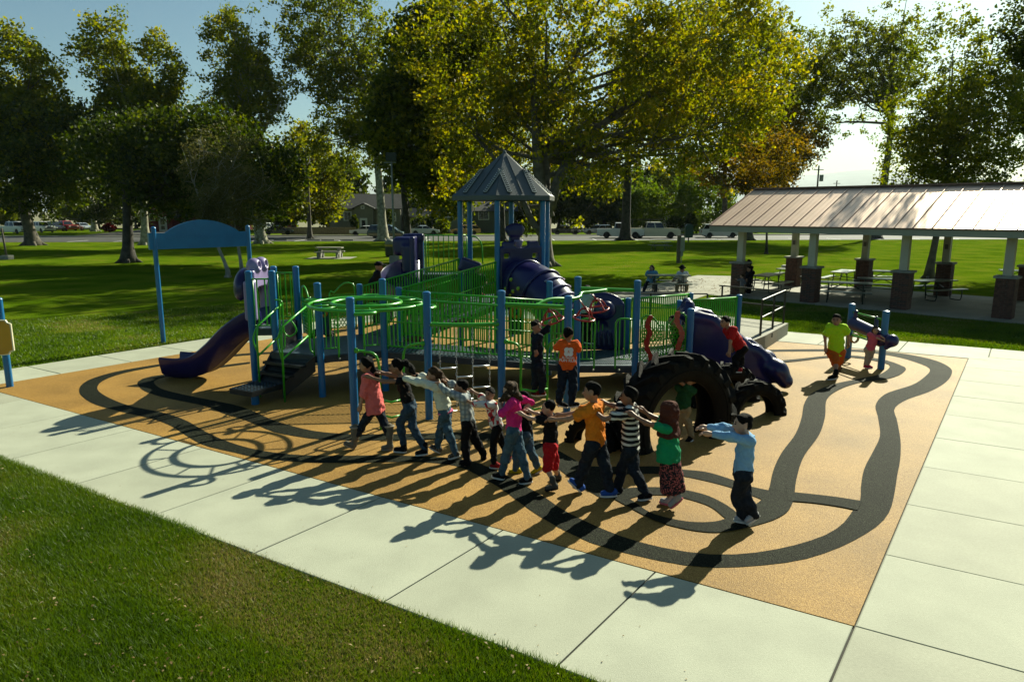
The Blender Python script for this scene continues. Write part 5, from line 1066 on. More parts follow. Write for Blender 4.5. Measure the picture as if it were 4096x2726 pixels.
# ------------------------------------------------------------------ houses
M_glass = mat('window_glass', (.012, .016, .018), .08, .1, 1, spec=.8); M_trimw = mat('white_trim', (.62, .62, .56), .5, .05)
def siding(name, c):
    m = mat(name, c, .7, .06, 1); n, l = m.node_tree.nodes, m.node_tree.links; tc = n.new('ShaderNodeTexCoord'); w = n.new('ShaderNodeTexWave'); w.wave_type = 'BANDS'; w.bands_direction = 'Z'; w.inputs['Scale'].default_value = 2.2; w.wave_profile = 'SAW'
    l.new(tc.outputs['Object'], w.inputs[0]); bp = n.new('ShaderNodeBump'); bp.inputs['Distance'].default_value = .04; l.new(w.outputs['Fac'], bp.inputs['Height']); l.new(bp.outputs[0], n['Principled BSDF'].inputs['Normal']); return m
def house(label, x0, x1, Y, depth, wallh, ridge, wm, rm, gable=None, wins=(), door=None, over=.5, front_gable=False):
    t = thing('house', label, 'house', ((x0+x1)/2, Y, -.03)); xc = (x0+x1)/2; z0 = -.03
    k = MB(); k.box((xc, Y+depth/2, wallh/2+z0), (x1-x0, depth, wallh))
    if front_gable: k.ext([(x0, Y, wallh), (x1, Y, wallh), (xc, Y, ridge)], (0, depth, 0))
    else: k.ext([(x0, Y, wallh), (x0, Y+depth, wallh), (x0, Y+depth/2, ridge)], (x1-x0, 0, 0))
    k.build('wall', wm, t); k = MB(); o = over; th = .16
    if front_gable:
        for s in (-1, 1):
            e = V((xc+s*((x1-x0)/2+o), Y-o, wallh-o*(ridge-wallh)/((x1-x0)/2))); r_ = V((xc, Y-o, ridge+.02)); k.ext([e, r_, r_+V((0, 0, th)), e+V((0, 0, th))], (0, depth+2*o, 0))
    else:
        for s in (0, 1):
            e = V((x0-o, Y-o if s == 0 else Y+depth+o, wallh-o*(ridge-wallh)/(depth/2))); r_ = V((x0-o, Y+depth/2, ridge+.02)); k.ext([e, r_, r_+V((0, 0, th)), e+V((0, 0, th))], (x1-x0+2*o, 0, 0))
    k.build('roof', rm, t)
    if gable:
        ga, gb, gz, gp = gable; q = MB(); q.box(((ga+gb)/2, Y-gp/2, wallh/2+z0), (gb-ga, gp, wallh)); q.ext([(ga, Y-gp, wallh), (gb, Y-gp, wallh), ((ga+gb)/2, Y-gp, gz)], (0, gp+depth*.4, 0)); q.build('porch', wm, t); q = MB()
        for s in (-1, 1):
            c = (ga+gb)/2; e = V((c+s*((gb-ga)/2+.3), Y-gp-.25, wallh-.3*(gz-wallh)/((gb-ga)/2))); r_ = V((c, Y-gp-.25, gz+.02)); q.ext([e, r_, r_+V((0, 0, .14)), e+V((0, 0, .14))], (0, gp+depth*.4, 0))
        q.build('porch_roof', rm, t)
    for wx, wz, ww, wh, wy in wins:
        f = MB(); f.box((wx, wy-.03, wz), (ww+.24, .08, wh+.24)); fo = f.build('window', M_trimw, t); g_ = MB()
        for s in (-1, 1): g_.box((wx+s*ww/4, wy-.075, wz), (ww/2-.05, .03, wh))
        g_.build('pane', M_glass, fo)
    if door:
        dx_, dy_, dw, dh = door; f = MB(); f.box((dx_, dy_-.03, dh/2), (dw+.24, .08, dh+.2)); fo = f.build('door', M_trimw, t); g_ = MB(); g_.box((dx_, dy_-.075, dh*.68), (dw*.62, .03, dh*.42)); g_.box((dx_, dy_-.075, dh*.25), (dw*.62, .03, dh*.25)); g_.build('pane', M_glass, fo)
    return t
def hx(px, Y): return D(px, 900, Y).x
def hz(py, Y): return D(2048, py, Y).z
M_shin = mat('roof_shingle', (.03, .03, .028), .85, .25, 6, bump=.4); M_shin2 = mat('roof_shingle_green', (.09, .11, .10), .85, .2, 6, bump=.4); M_shin3 = mat('roof_shingle_tan', (.26, .2, .15), .85, .2, 6)
Y = 120; house('cream bungalow with a gabled porch and a white door, behind the wooden fence', hx(1318, Y), hx(1602, Y), Y, 9, hz(832, Y), hz(777, Y), siding('cream_siding_shaded', (.20, .195, .15)), M_shin, gable=(hx(1425, Y), hx(1498, Y), hz(816, Y), 1.0), wins=((hx(1392, Y), hz(864, Y), 1.1, 1.3, Y), (hx(1458, Y), hz(825, Y)-.15, .35, .35, Y-1.0), (hx(1572, Y), hz(868, Y), .9, 1.2, Y)), door=(hx(1460, Y), Y-1.0, 1.0, 2.3))  # siding and roof colours darkened to stand for the trees' shade
Y = 119; house('grey green gabled house right of the bungalow, partly behind the tower', hx(1742, Y), hx(1870, Y), Y, 10, hz(838, Y), hz(783, Y), siding('green_siding', (.16, .20, .16)), M_shin2, wins=((hx(1793, Y), hz(852, Y), 1.3, 1.25, Y),), front_gable=True, over=.6)
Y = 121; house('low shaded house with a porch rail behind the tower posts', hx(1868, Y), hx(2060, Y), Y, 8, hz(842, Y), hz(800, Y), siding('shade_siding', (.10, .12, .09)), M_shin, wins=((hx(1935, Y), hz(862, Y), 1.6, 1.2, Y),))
Y = 126; house('white house with a tan roof behind the shrub trees', hx(2625, Y), hx(2790, Y), Y, 9, hz(838, Y), hz(800, Y), siding('white_siding', (.45, .47, .45)), M_shin3, wins=((hx(2698, Y), hz(858, Y), 1.8, 1.2, Y),))
Y = 128; house('small dark red house with white gable trim on the left', hx(590, Y), hx(690, Y), Y, 10, hz(858, Y), hz(802, Y), siding('red_siding', (.15, .012, .012)), M_shin, front_gable=True, wins=((hx(612, Y), hz(868, Y), .8, 1.1, Y),), door=(hx(652, Y), Y, 1.2, 2.5))
Y = 131; house('long red garage wing behind the young birches', hx(700, Y), hx(940, Y), Y, 9, hz(860, Y), hz(815, Y), siding('red_siding_dark', (.11, .012, .012)), M_shin)
Y = 122; house('low garage between the bungalow and the green house', hx(1625, Y), hx(1712, Y), Y, 7, hz(866, Y), hz(836, Y), siding('garage_siding', (.3, .3, .26)), M_shin3)
# wooden fence in front of the bungalow
Y = 109; t = thing('board_fence', 'weathered wooden board fence in front of the cream bungalow', 'fence', (hx(1275, Y), Y, 0)); k = MB(); xa, xb = hx(1127, Y), hx(1424, Y); x = xa; M_fence = mat('fence_wood', (.17, .13, .075), .85, .25, 4)
while x < xb: k.box((x, Y+rnd.uniform(-.01, .01), .55+rnd.uniform(-.02, .02)), (.125, .022, 1.15)); x += .14
k.build('board', M_fence, t, kind='stuff'); k = MB(); k.beam((xa, Y+.04, .25), (xb, Y+.04, .25), .04, .08); k.beam((xa, Y+.04, .9), (xb, Y+.04, .9), .04, .08); k.build('rail', M_fence, t)
# ------------------------------------------------------------------ vehicles
M_tyre2 = mat('car_tyre', (.012, .012, .012), .7); M_rim = mat('wheel_rim', (.4, .41, .42), .3, .1, metal=.8); M_lampw = mat('headlamp', (.6, .62, .6), .15, .05, spec=.8); M_lampr = mat('tail_lamp', (.3, .01, .01), .2, .05); M_chrome = mat('chrome', (.6, .62, .63), .15, .05, metal=1); M_under = mat('car_underside', (.01, .01, .01), .8)
def paint(name, c): return mat('paint_'+name, c, .25, .03, 1, coat=.7)
CARS = {  # length, width, lower profile (x, ztop) , cabin (x0,x1 at belt, x0r,x1r at roof), belt, roof
 'sedan': (4.5, 1.72, [(-2.25, .62), (-2.2, .88), (-1.35, .95), (.95, .93), (1.6, .84), (2.15, .72), (2.25, .5)], (-1.5, 1.05, -.75, .35), .93, 1.42),
 'wagon': (4.6, 1.74, [(-2.3, .65), (-2.25, .95), (-1.4, .97), (1.0, .95), (1.7, .86), (2.2, .72), (2.3, .5)], (-2.2, 1.1, -1.75, .40), .95, 1.48),
 'suv': (4.7, 1.84, [(-2.35, .7), (-2.3, 1.02), (-1.4, 1.06), (1.0, 1.04), (1.75, .98), (2.25, .85), (2.35, .55)], (-2.25, 1.15, -1.85, .45), 1.05, 1.70),
 'van': (4.8, 1.85, [(-2.4, .7), (-2.35, .98), (-1.4, 1.0), (1.2, .98), (1.9, .88), (2.3, .75), (2.4, .5)], (-2.3, 1.7, -2.0, .70), .99, 1.72),
 'pickup': (5.6, 1.9, [(-2.8, .75), (-2.78, 1.1), (-.7, 1.1), (1.2, 1.1), (2.2, 1.08), (2.7, 1.04), (2.8, .6)], (-.75, 1.15, -.62, .75), 1.1, 1.82),
 'longpickup': (6.0, 1.98, [(-3.0, .8), (-2.98, 1.16), (-.9, 1.16), (1.2, 1.16), (2.3, 1.15), (2.9, 1.1), (3.0, .65)], (-1.1, 1.2, -.95, .75), 1.16, 1.9)}
def car(kind, label, cname, c, px, py, rz, two=None, group=None, rack=False, sc=1.0):
    L, Wd, pr, cb, belt, roofz = CARS[kind]; g_ = G(px, py); t = thing('parked_car' if 'pickup' not in kind else 'pickup_truck', label, 'car' if 'pickup' not in kind else 'pickup', (0, 0, 0)); P = paint(cname, c); hw = Wd/2; wr = .33 if 'pickup' not in kind else .39; wxs = (-L*.29, L*.31)
    # lower body: closed side profile with wheel cut-outs, lofted across the width
    bot = []
    x = -L/2+.05; zb = .24
    pts_ = [(-L/2+.05, zb+.12)]
    for wx in wxs:
        pts_.append((wx-wr*1.2, zb))
        for i in range(0, 7): a = math.pi-math.pi*i/6; pts_.append((wx+wr*1.15*math.cos(a), max(zb, .33+wr*1.15*math.sin(a)*1.0)))
        pts_.append((wx+wr*1.2, zb))
    pts_.append((L/2-.05, zb+.12)); outl = pts_+pr[::-1]; k = MB(); sec = []
    for y, f in ((-hw+.0, .96), (-hw*.96, 1), (hw*.96, 1), (hw, .96)): sec.append([V((x*(1 if abs(y) < hw else .985), y, .24+(z-.24)*f)) for x, z in outl])
    n = len(outl); k.loft(sec, caps=False); 
    for s_i in (0, 3):
        # side faces as strips between lower and upper outlines
        lo, hi = pts_, pr; m = 26; xs_ = [lerp(-L/2+.05, L/2-.05, i/m) for i in range(m+1)]; zl = np.interp(xs_, [p[0] for p in lo], [p[1] for p in lo]); zh = np.interp(xs_, [p[0] for p in hi], [p[1] for p in hi]); y = sec[s_i][0].y*1.0
        k.loft([[(xs_[i], y, zl[i]) for i in range(m+1)], [(xs_[i], y*1.01, (zl[i]+zh[i])/2) for i in range(m+1)], [(xs_[i], y*.99, zh[i]) for i in range(m+1)]], closed=False)
    x0, x1, r0_, r1_ = cb; wi, wr_ = hw*.94, hw*.74
    k.loft([[(x0, -wi, belt-.02), (x1, -wi, belt-.02), (x1, wi, belt-.02), (x0, wi, belt-.02)], [(r0_, -wr_, roofz-.05), (r1_, -wr_, roofz-.05), (r1_, wr_, roofz-.05), (r0_, wr_, roofz-.05)], [(r0_+.12, -wr_*.85, roofz), (r1_-.12, -wr_*.85, roofz), (r1_-.12, wr_*.85, roofz), (r0_+.12, wr_*.85, roofz)]])
    if 'pickup' in kind: k.box((lerp(-L/2, x0, .5), 0, .8), (x0+L/2-.1, Wd-.2, .1))
    b_ = k.build('body', P, t); smooth_by_angle(b_, 30)
    if two: q = MB(); [q.box((0, s*(hw+.012), .48), (L*.93, .02, .34)) for s in (-1, 1)]; q.build('lower_panel', paint(cname+'_lower', two), t)
    def glass(nm, quad, sh=.88):
        quad = [V(p) for p in quad]; c_ = sum(quad, V((0, 0, 0)))/4; nn = (quad[1]-quad[0]).cross(quad[2]-quad[0]).normalized()
        if nn.dot(c_-V((0, 0, 1))) < 0: nn = -nn
        q = MB(); q.ext([c_+(p-c_)*sh+nn*.006 for p in quad], nn*.008); q.build(nm, M_glass, t)
    zt = roofz-.06
    for s in (-1, 1):
        A_, B2, C_, D_ = V((x0, s*wi, belt)), V((x1, s*wi, belt)), V((r1_, s*wr_, zt)), V((r0_, s*wr_, zt)); nseg = 2 if kind in ('sedan', 'pickup', 'longpickup') else 3
        for i in range(nseg):
            f, g2_ = i/nseg, (i+1)/nseg; glass('window', [A_.lerp(B2, f), A_.lerp(B2, g2_), D_.lerp(C_, g2_), D_.lerp(C_, f)], .86)
    glass('windscreen', [(x1, -wi, belt), (x1, wi, belt), (r1_, wr_, zt), (r1_, -wr_, zt)]); glass('rear_window', [(x0, -wi, belt), (x0, wi, belt), (r0_, wr_, zt), (r0_, -wr_, zt)])
    for wx in wxs:
        for s in (-1, 1):
            q = MB(); q.lathe([(wr*.55, -.1), (wr*.92, -.1), (wr, -.06), (wr, .06), (wr*.92, .1), (wr*.55, .1)], (wx, s*(hw-.10), wr), 16, Matrix.Rotation(math.pi/2, 3, 'X')); w = q.build('wheel', M_tyre2, t)
            q = MB(); q.lathe([(.001, -.07), (wr*.5, -.085), (wr*.6, -.095), (wr*.6, .095), (wr*.5, .085), (.001, .07)], (wx, s*(hw-.10), wr), 14, Matrix.Rotation(math.pi/2, 3, 'X')); q.build('rim', M_rim, w)
    q = MB(); q.box((0, 0, .32), (L*.86, Wd*.8, .22)); q.build('underbody', M_under, t)
    for s in (-1, 1):
        q = MB(); q.box((L/2-.03, s*hw*.72, .68 if 'pickup' not in kind else .88), (.08, .32, .16)); q.build('headlight', M_lampw, t)
        q = MB(); q.box((-L/2+.02, s*hw*.82, .78), (.08, .16, .24)); q.build('tail_light', M_lampr, t)
    for x_, z_ in ((L/2-.01, .46 if 'pickup' not in kind else .58), (-L/2+.01, .5)): q = MB(); q.box((x_, 0, z_), (.12, Wd*.96, .155)); q.build('bumper', M_chrome if 'pickup' in kind else P, t)
    if 'pickup' in kind: q = MB(); q.box((L/2, 0, .86), (.03, Wd*.55, .2)); q.build('grille', M_under, t)
    if rack:
        q = MB(); 
        for x in (-2.7, -.6, .9): q.tube([(x, -.85, 1.1), (x, -.85, 2.15), (x, .85, 2.15), (x, .85, 1.1)], .03, 6)
        for y in (-.85, .85, 0): q.tube([(-2.9, y, 2.18), (1.1, y, 2.18)], .03, 6)
        q.build('ladder_rack', M_blackmetal, t)
    t.location = (g_.x, g_.y, .0); t.rotation_euler = (0, 0, rz); t.scale = (sc, sc, sc); return t
PIh = math.pi
car('longpickup', 'cream crew cab pickup with a ladder rack parked facing right', 'cream', (.70, .66, .48), 2615, 951, -.06, rack=True, sc=1.12)
car('pickup', 'white pickup parked just left of the thick trunk', 'white', (.72, .73, .68), 2480, 951, -.10, sc=1.12)
car('suv', 'white crossover parked at the left end of the pavilion roof', 'pearl', (.70, .70, .64), 2876, 950, -.05, sc=1.08)
car('wagon', 'dusty blue wagon parked on the far side of the street', 'blue_grey', (.09, .14, .17), 2390, 938, .07+PIh)
car('sedan', 'black sedan parked right of the big maple trunk', 'black', (.008, .009, .01), 2262, 938, .07)
car('wagon', 'gold retro wagon parked in front of the green house', 'gold', (.42, .24, .05), 1861, 939, .07+PIh)
car('sedan', 'silver sedan parked behind the purple spiral slide', 'silver', (.42, .48, .5), 1698, 939, .07)
car('van', 'dark green minivan with tan lower panels behind the leaning sycamore', 'dark_green', (.02, .05, .04), 1546, 951, -.04, two=(.28, .2, .1))
car('sedan', 'white sedan parked at the right end of the board fence', 'white_b', (.6, .6, .56), 1463, 941, .07+PIh)
car('sedan', 'black sedan parked left of the board fence', 'black_b', (.012, .018, .02), 1112, 939, .3)
car('suv', 'white utility car half hidden by the mottled sycamore trunk', 'white_c', (.6, .62, .58), 1072, 932, 1.2)
car('sedan', 'red sedan in the yard behind the board fence', 'red', (.25, .02, .02), 1150, 912, .1)
car('sedan', 'silver sedan with the sun on its bonnet in the left parking lot', 'silver_b', (.4, .43, .45), 330, 921, -.6)
car('pickup', 'red pickup in the left parking lot', 'red_b', (.35, .02, .015), 262, 923, -.5)
car('pickup', 'white pickup behind the thick trunk in the left parking lot', 'white_d', (.62, .63, .6), 165, 929, -.5)
car('longpickup', 'white van like pickup at the far left of the parking lot', 'white_e', (.6, .62, .55), 62, 933, -.4)
car('suv', 'dark truck between the red and white pickups in the left lot', 'dark_b', (.015, .015, .018), 215, 924, -.5)
# ------------------------------------------------------------------ air
hz_m = bpy.data.materials.new('haze'); hz_m.use_nodes = True; hn = hz_m.node_tree.nodes; hn.remove(hn['Principled BSDF'])
pv = hn.new('ShaderNodeVolumePrincipled'); pv.inputs['Color'].default_value = (.80, .92, 1, 1); pv.inputs['Density'].default_value = .00005; pv.inputs['Anisotropy'].default_value = .2
hz_m.node_tree.links.new(pv.outputs[0], hn['Material Output'].inputs['Volume'])
k = MB(); k.box((0, 4300, 175), (12400, 9800, 352)); o = k.build('haze', hz_m, None, kind='stuff'); o['label'] = 'thin pale haze filling the air out to the hills'
# ------------------------------------------------------------------ people
def skinmat(name, c): return mat(name, c, .5, .06, 12, spec=.35)
SK = {'a': skinmat('skin_tan', (.30, .15, .085)), 'b': skinmat('skin_brown', (.20, .095, .055)), 'c': skinmat('skin_light', (.42, .24, .16))}
def clothm(name, c, c2=None, sc=30): return mat('cloth_'+name, c, .85, .06, sc, bump=1, bscale=26, col2=c2, spec=.12)
HAIR = {'black': mat('hair_black', (.004, .0035, .003), .75, .4, 40, bump=.7, bscale=120, spec=.08), 'brown': mat('hair_brown', (.02, .010, .005), .7, .4, 40, bump=.7, bscale=120, spec=.1, col2=(.07, .038, .016))}
M_eye = mat('eye_dark', (.01, .008, .006), .2, .05); M_lip = mat('lip', (.22, .06, .05), .5); M_fleece = mat('fleece', (.24, .21, .16), .9); M_sole = mat('shoe_sole', (.55, .54, .5), .6, .08)
DEN = clothm('denim', (.016, .035, .06), (.035, .065, .10), 18); DEND = clothm('dark_denim', (.007, .011, .018), (.014, .02, .03), 18); DENB = clothm('blue_denim', (.03, .065, .095), (.06, .11, .15), 14); BLK = clothm('black', (.006, .006, .007)); KHA = clothm('khaki', (.26, .19, .10))
def striped(name, c1, c2, scale, axis='Z', pct=.5):
    m = mat(name, c1, .85, .05, 20, bump=.3, bscale=220, spec=.15); n, l = m.node_tree.nodes, m.node_tree.links; tc = n.new('ShaderNodeTexCoord'); w = n.new('ShaderNodeTexWave'); w.bands_direction = axis; w.inputs['Scale'].default_value = scale; w.inputs['Distortion'].default_value = .5; w.inputs['Detail'].default_value = 0
    l.new(tc.outputs['Object'], w.inputs[0]); cr = n.new('ShaderNodeValToRGB'); cr.color_ramp.interpolation = 'CONSTANT'; e = cr.color_ramp.elements; e[0].color = (*c1, 1); e[1].color = (*c2, 1); e[1].position = pct; l.new(w.outputs['Fac'], cr.inputs[0]); l.new(cr.outputs[0], n['Principled BSDF'].inputs['Base Color']); return m
def plaid(name, c1, c2, c3, sc):
    m = striped(name, c1, c2, sc, 'X', .55); n, l = m.node_tree.nodes, m.node_tree.links; tc = n.new('ShaderNodeTexCoord'); w = n.new('ShaderNodeTexWave'); w.bands_direction = 'Z'; w.inputs['Scale'].default_value = sc; l.new(tc.outputs['Object'], w.inputs[0]); mx = n.new('ShaderNodeMix'); mx.data_type = 'RGBA'
    cr = n.new('ShaderNodeValToRGB'); cr.color_ramp.interpolation = 'CONSTANT'; cr.color_ramp.elements[0].color = (0, 0, 0, 1); cr.color_ramp.elements[1].color = (.55, .55, .55, 1); cr.color_ramp.elements[1].position = .55; l.new(w.outputs['Fac'], cr.inputs[0]); l.new(cr.outputs[0], mx.inputs[0])
    b = n['Principled BSDF']; src = b.inputs['Base Color'].links[0].from_socket; l.new(src, mx.inputs[6]); mx.inputs[7].default_value = (*c3, 1); l.new(mx.outputs[2], b.inputs['Base Color']); return m
def patch(name, c1, c2, c3, sc):
    m = mat(name, c1, .85, .1, 20, spec=.15); n, l = m.node_tree.nodes, m.node_tree.links; tc = n.new('ShaderNodeTexCoord'); w = n.new('ShaderNodeTexNoise'); w.inputs['Scale'].default_value = sc; w.inputs['Detail'].default_value = 4; w.inputs['Distortion'].default_value = 1.5; l.new(tc.outputs['Object'], w.inputs['Vector']); cr = n.new('ShaderNodeValToRGB'); cr.color_ramp.interpolation = 'CONSTANT'; e = cr.color_ramp.elements; e[0].color = (*c1, 1); e[1].color = (*c3, 1); e[1].position = .64; k = e.new(.545); k.color = (*c2, 1); l.new(w.outputs['Fac'], cr.inputs[0]); l.new(cr.outputs[0], n['Principled BSDF'].inputs['Base Color']); return m
R1, R2, R3, R4, R5, R6, RA, RB = (1300, 1360, 2.904), (1900, 1250, 2.0908), (2500, 1500, 2.45), (3150, 1200, 3.92), (2400, 1100, 3.001), (2400, 1350, 1.716), (2300, 1000, 2.299), (850, 1000, 3.001)
def person(label, crop, yaw, hd, neck, hip, legs, arms, s=1.0, skin='a', shirt=None, pants=None, shoes=None, hair=None, Y0=None, hyaw=None, h=1.0, dneck=0.0, dhip=0.0, acc=None, pitch=0.0, group=None, headg=True):
    """legs: (knee, ankle, heel, toe, contact or None, dy) per leg, left leg first; arms: (elbow, hand, elbow dy, hand dy), left first; all in crop pixels"""
    def cv(p): return (crop[0]+p[0]/crop[2], crop[1]+p[1]/crop[2])
    LY = [G(*cv(l[4])).y+l[5] if l[4] is not None else None for l in legs]
    if Y0 is None: Y0 = sum(y for y in LY if y)/len([y for y in LY if y])
    LY = [y if y is not None else Y0+l[5] for y, l in zip(LY, legs)]
    A = np.array
    def P(p, Y): return A(D(*cv(p), Y))
    f = A([math.cos(math.radians(yaw)), math.sin(math.radians(yaw)), 0.]); H = P(hip, Y0+dhip); N = P(neck, Y0+dneck); up = (N-H)/np.linalg.norm(N-H); rt = np.cross(f, up); rt /= np.linalg.norm(rt); fw = np.cross(up, rt)
    hy = math.radians(yaw if hyaw is None else hyaw); hf = A([math.cos(hy)*math.cos(pitch), math.sin(hy)*math.cos(pitch), math.sin(pitch)]); hr = np.cross(hf, [0, 0, 1.]); hr /= np.linalg.norm(hr); hu = np.cross(hr, hf); HC = P(hd, Y0+dneck)+hf*.0
    zs = [P(l[2], y)[2] for l, y in zip(legs, LY)]; base = (H[0], H[1], 0)
    t = thing('person', label, 'person', (H[0], H[1], max(0.0, min(zs))), group)
    sh = [N-up*.035*s-rt*.115*s, N-up*.035*s+rt*.115*s]      # left, right shoulder
    hp = [H-rt*.07*s-up*.02*s, H+rt*.07*s-up*.02*s]
    body, ex = [], MB(); hR = A([hr, hf, hu]).T
    body += [ecyl(H-up*.07*s, N-up*.02*s, rt, (.106*s, .074*s), (.102*s, .068*s)), rcone(sh[0], sh[1], .038*s, .038*s), rcone(N-up*.04*s, HC-hu*.03*s-hf*.015*s, .043*s, .038*s)]
    body += [ellp(HC+hu*.012*s-hf*.006*s, (.069*s, .086*s, .091*s), hR), ellp(HC-hu*.045*s+hf*.022*s, (.049*s, .055*s, .056*s), hR), rcone(HC+hf*.080*s-hu*.005*s, HC+hf*.096*s-hu*.028*s, .009*s, .013*s), ellp(HC+hr*.069*s-hf*.008*s-hu*.012*s, (.011*s, .021*s, .026*s), hR), ellp(HC-hr*.069*s-hf*.008*s-hu*.012*s, (.011*s, .022*s, .028*s), hR)]
    sp_, pp_ = [], []
    sl = (shirt or {}).get('sleeve', .5); lo = (shirt or {}).get('loose', .012)*s
    shp = []
    for i, a in enumerate(arms):
        if a is None: continue
        S_ = sh[i]; E = P(a[0], S_[1]+a[2]); W_ = P(a[1], S_[1]+a[3]); d = (W_-E)/max(1e-6, np.linalg.norm(W_-E)); Wr = W_-d*.05*s
        body += [rcone(S_, E, .037*s, .028*s), rcone(E, Wr, .029*s, .020*s), ellp(W_-d*.005*s, (.033*s, .02*s, .033*s), None), rcone(Wr, W_+d*.02*s, .02*s, .024*s)]
        lat = np.cross(d, [0, 0, 1.]); lat = lat/max(1e-6, np.linalg.norm(lat)); dn = -np.cross(lat, d); dn = dn if dn[2] < 0 else -dn; sgn = 1 if i == 0 else -1
        for q in range(4):
            o = W_+d*.025*s+lat*(-.024+.016*q)*s; L = (.046, .052, .050, .040)[q]*s; m = o+d*L*.55+dn*L*.15; e = m+d*L*.38+dn*L*.42
            ex.tube([o, m, e], [.0088*s, .0082*s, .0065*s], 6)
        o = W_+lat*.026*s*sgn; ex.tube([o-d*.01*s, o+lat*.02*s*sgn+d*.02*s, o+lat*.022*s*sgn+d*.046*s+dn*.01*s], [.0105*s, .009*s, .007*s], 6)
        if shirt:
            if sl <= 1: shp.append(rcone(S_, S_+(E-S_)*sl, .048*s+lo, (.043 if sl < 1 else .036)*s+lo))
            else: shp += [rcone(S_, E, .046*s+lo, .036*s+lo), rcone(E, E+(Wr-E)*(sl-1), .036*s+lo, .026*s+lo)]
    feet = []
    for i, l in enumerate(legs):
        y = LY[i]; K = P(l[0], (y+Y0+dhip)/2); An = P(l[1], y); He = P(l[2], y); To = P(l[3], y); body += [rcone(hp[i], K, .060*s, .043*s), rcone(K, K*.62+An*.38, .041*s, .041*s), rcone(K, An, .040*s, .028*s), rcone(An, He*.5+To*.5, .03*s, .024*s)]; feet.append((An, He, To))
        if pants:
            pl, pl_lo = pants.get('len', 1), max(.006, pants.get('loose', .01))*s
            pp_.append(rcone(hp[i], K, .072*s+pl_lo, .050*s+pl_lo))
            if pl > .5: e = K+(An-K)*min(1, (pl-.5)*2); mK = K*.62+An*.38; pp_ += [rcone(K, mK if pl > .8 else e, .051*s+pl_lo, .049*s+pl_lo)]+([rcone(mK, e, .049*s+pl_lo, .036*s+pl_lo+pants.get('flare', 0)*s)] if pl > .8 else [])
    hz_ = .0125*s*h
    o = blob('body', body, hz_, SK[skin], t, .022*s, extra=ex)
    if pants:
        if pants.get('skirt'):
            q = pants['skirt']; pp_ = [ecyl(H+up*.06*s, A([(feet[0][0][0]+feet[1][0][0])/2*q+H[0]*(1-q), (feet[0][0][1]+feet[1][0][1])/2*q+H[1]*(1-q), H[2]*(1-q)+q*(feet[0][0][2]+feet[1][0][2])/2]), rt, (.125*s, .10*s), (.15*s, .14*s))]
        else: pp_.append(ecyl(H-up*.05*s, H+up*.07*s, rt, (.119*s+pants.get('loose', .01)*s, .086*s+pants.get('loose', .01)*s), (.125*s, .09*s)))
        blob('skirt' if pants.get('skirt') else ('shorts' if pants.get('len', 1) <= .6 else 'trousers'), pp_, .0145*s*h, pants['m'], t, .018*s, wr=.0065*s)
    if shirt:
        hem = shirt.get('hem', .06)*s
        shp += [ecyl(H-up*hem, N-up*.01*s, rt, (.114*s+lo*1.3+shirt.get('flare', 0)*s, .082*s+lo*1.3+shirt.get('flare', 0)*s), (.105*s+lo, .074*s+lo)), rcone(sh[0], sh[1], .048*s+lo, .048*s+lo)]
        if shirt.get('hood'): shp.append(ellp(N-fw*.07*s+up*.01*s, (.10*s, .06*s, .06*s), A([rt, fw, up]).T))
        blob(shirt.get('name', 'shirt'), shp, .014*s*h, shirt['m'], t, .022*s, wr=shirt.get('wr', .008)*s)
        if shirt.get('under'): blob('undershirt', [ecyl(H-up*(hem+.07*s), H+up*.02*s, rt, (.13*s+lo, .097*s+lo), (.12*s+lo, .085*s+lo))], .014*s*h, shirt['under'], t, .015*s, wr=.004*s)
    for An, He, To in feet:
        u = (To-He); L = np.linalg.norm(u); u = u/max(L, 1e-6); upf = np.cross(u, np.cross([0, 0, 1.], u)); upf = upf/max(1e-6, np.linalg.norm(upf)); upf = upf if upf[2] > 0 else -upf
        L = max(L, .16*s); To2 = He+u*L; sd_ = np.cross(u, upf); Rf = A([u, sd_, upf]).T; c = (He+To2)/2
        if shoes:
            z0 = A([0, 0, 0.]); pr_ = [rcone(He+upf*.045*s+u*.03*s, To2-u*.03*s+upf*.032*s, .040*s, .032*s), rcone(He+u*.035*s+upf*.045*s, An+(An-He)*.0+upf*.01*s, .04*s, .036*s)]
            if shoes.get('boot'): pr_ += [rcone(An, An+(An-(He+To2)/2)*0+up*.13*s*0+A([0, 0, .13*s]), .052*s, .060*s)]
            if shoes.get('high'): pr_ += [rcone(An, An+A([0, 0, .05*s]), .040*s, .040*s)]
            pr_.append(plane(He+upf*.012*s, -upf)); so = blob('boot' if shoes.get('boot') else 'shoe', pr_, .011*s*h, shoes['m'], t, .015*s)
            k = MB(); P_ = []
            for q in range(16): a = 2*math.pi*q/16; P_.append(V(c+u*(L/2+.008*s)*math.cos(a)*(abs(math.cos(a))**-.25 if abs(math.cos(a)) > .2 else 1)*.97+sd_*.040*s*math.sin(a)-upf*.002*s))
            k.ext(P_, V(upf*.018*s)); k.build('sole', shoes.get('sole', M_sole), so)
            if shoes.get('boot'):
                k = MB(); q = An+A([0, 0, .15*s]); k.tube([V(q)+V((.062*s*math.cos(i*.5236), .062*s*math.sin(i*.5236), 0)) for i in range(12)], .014*s, 6, closed=True); k.build('fleece_trim', M_fleece, so, True)
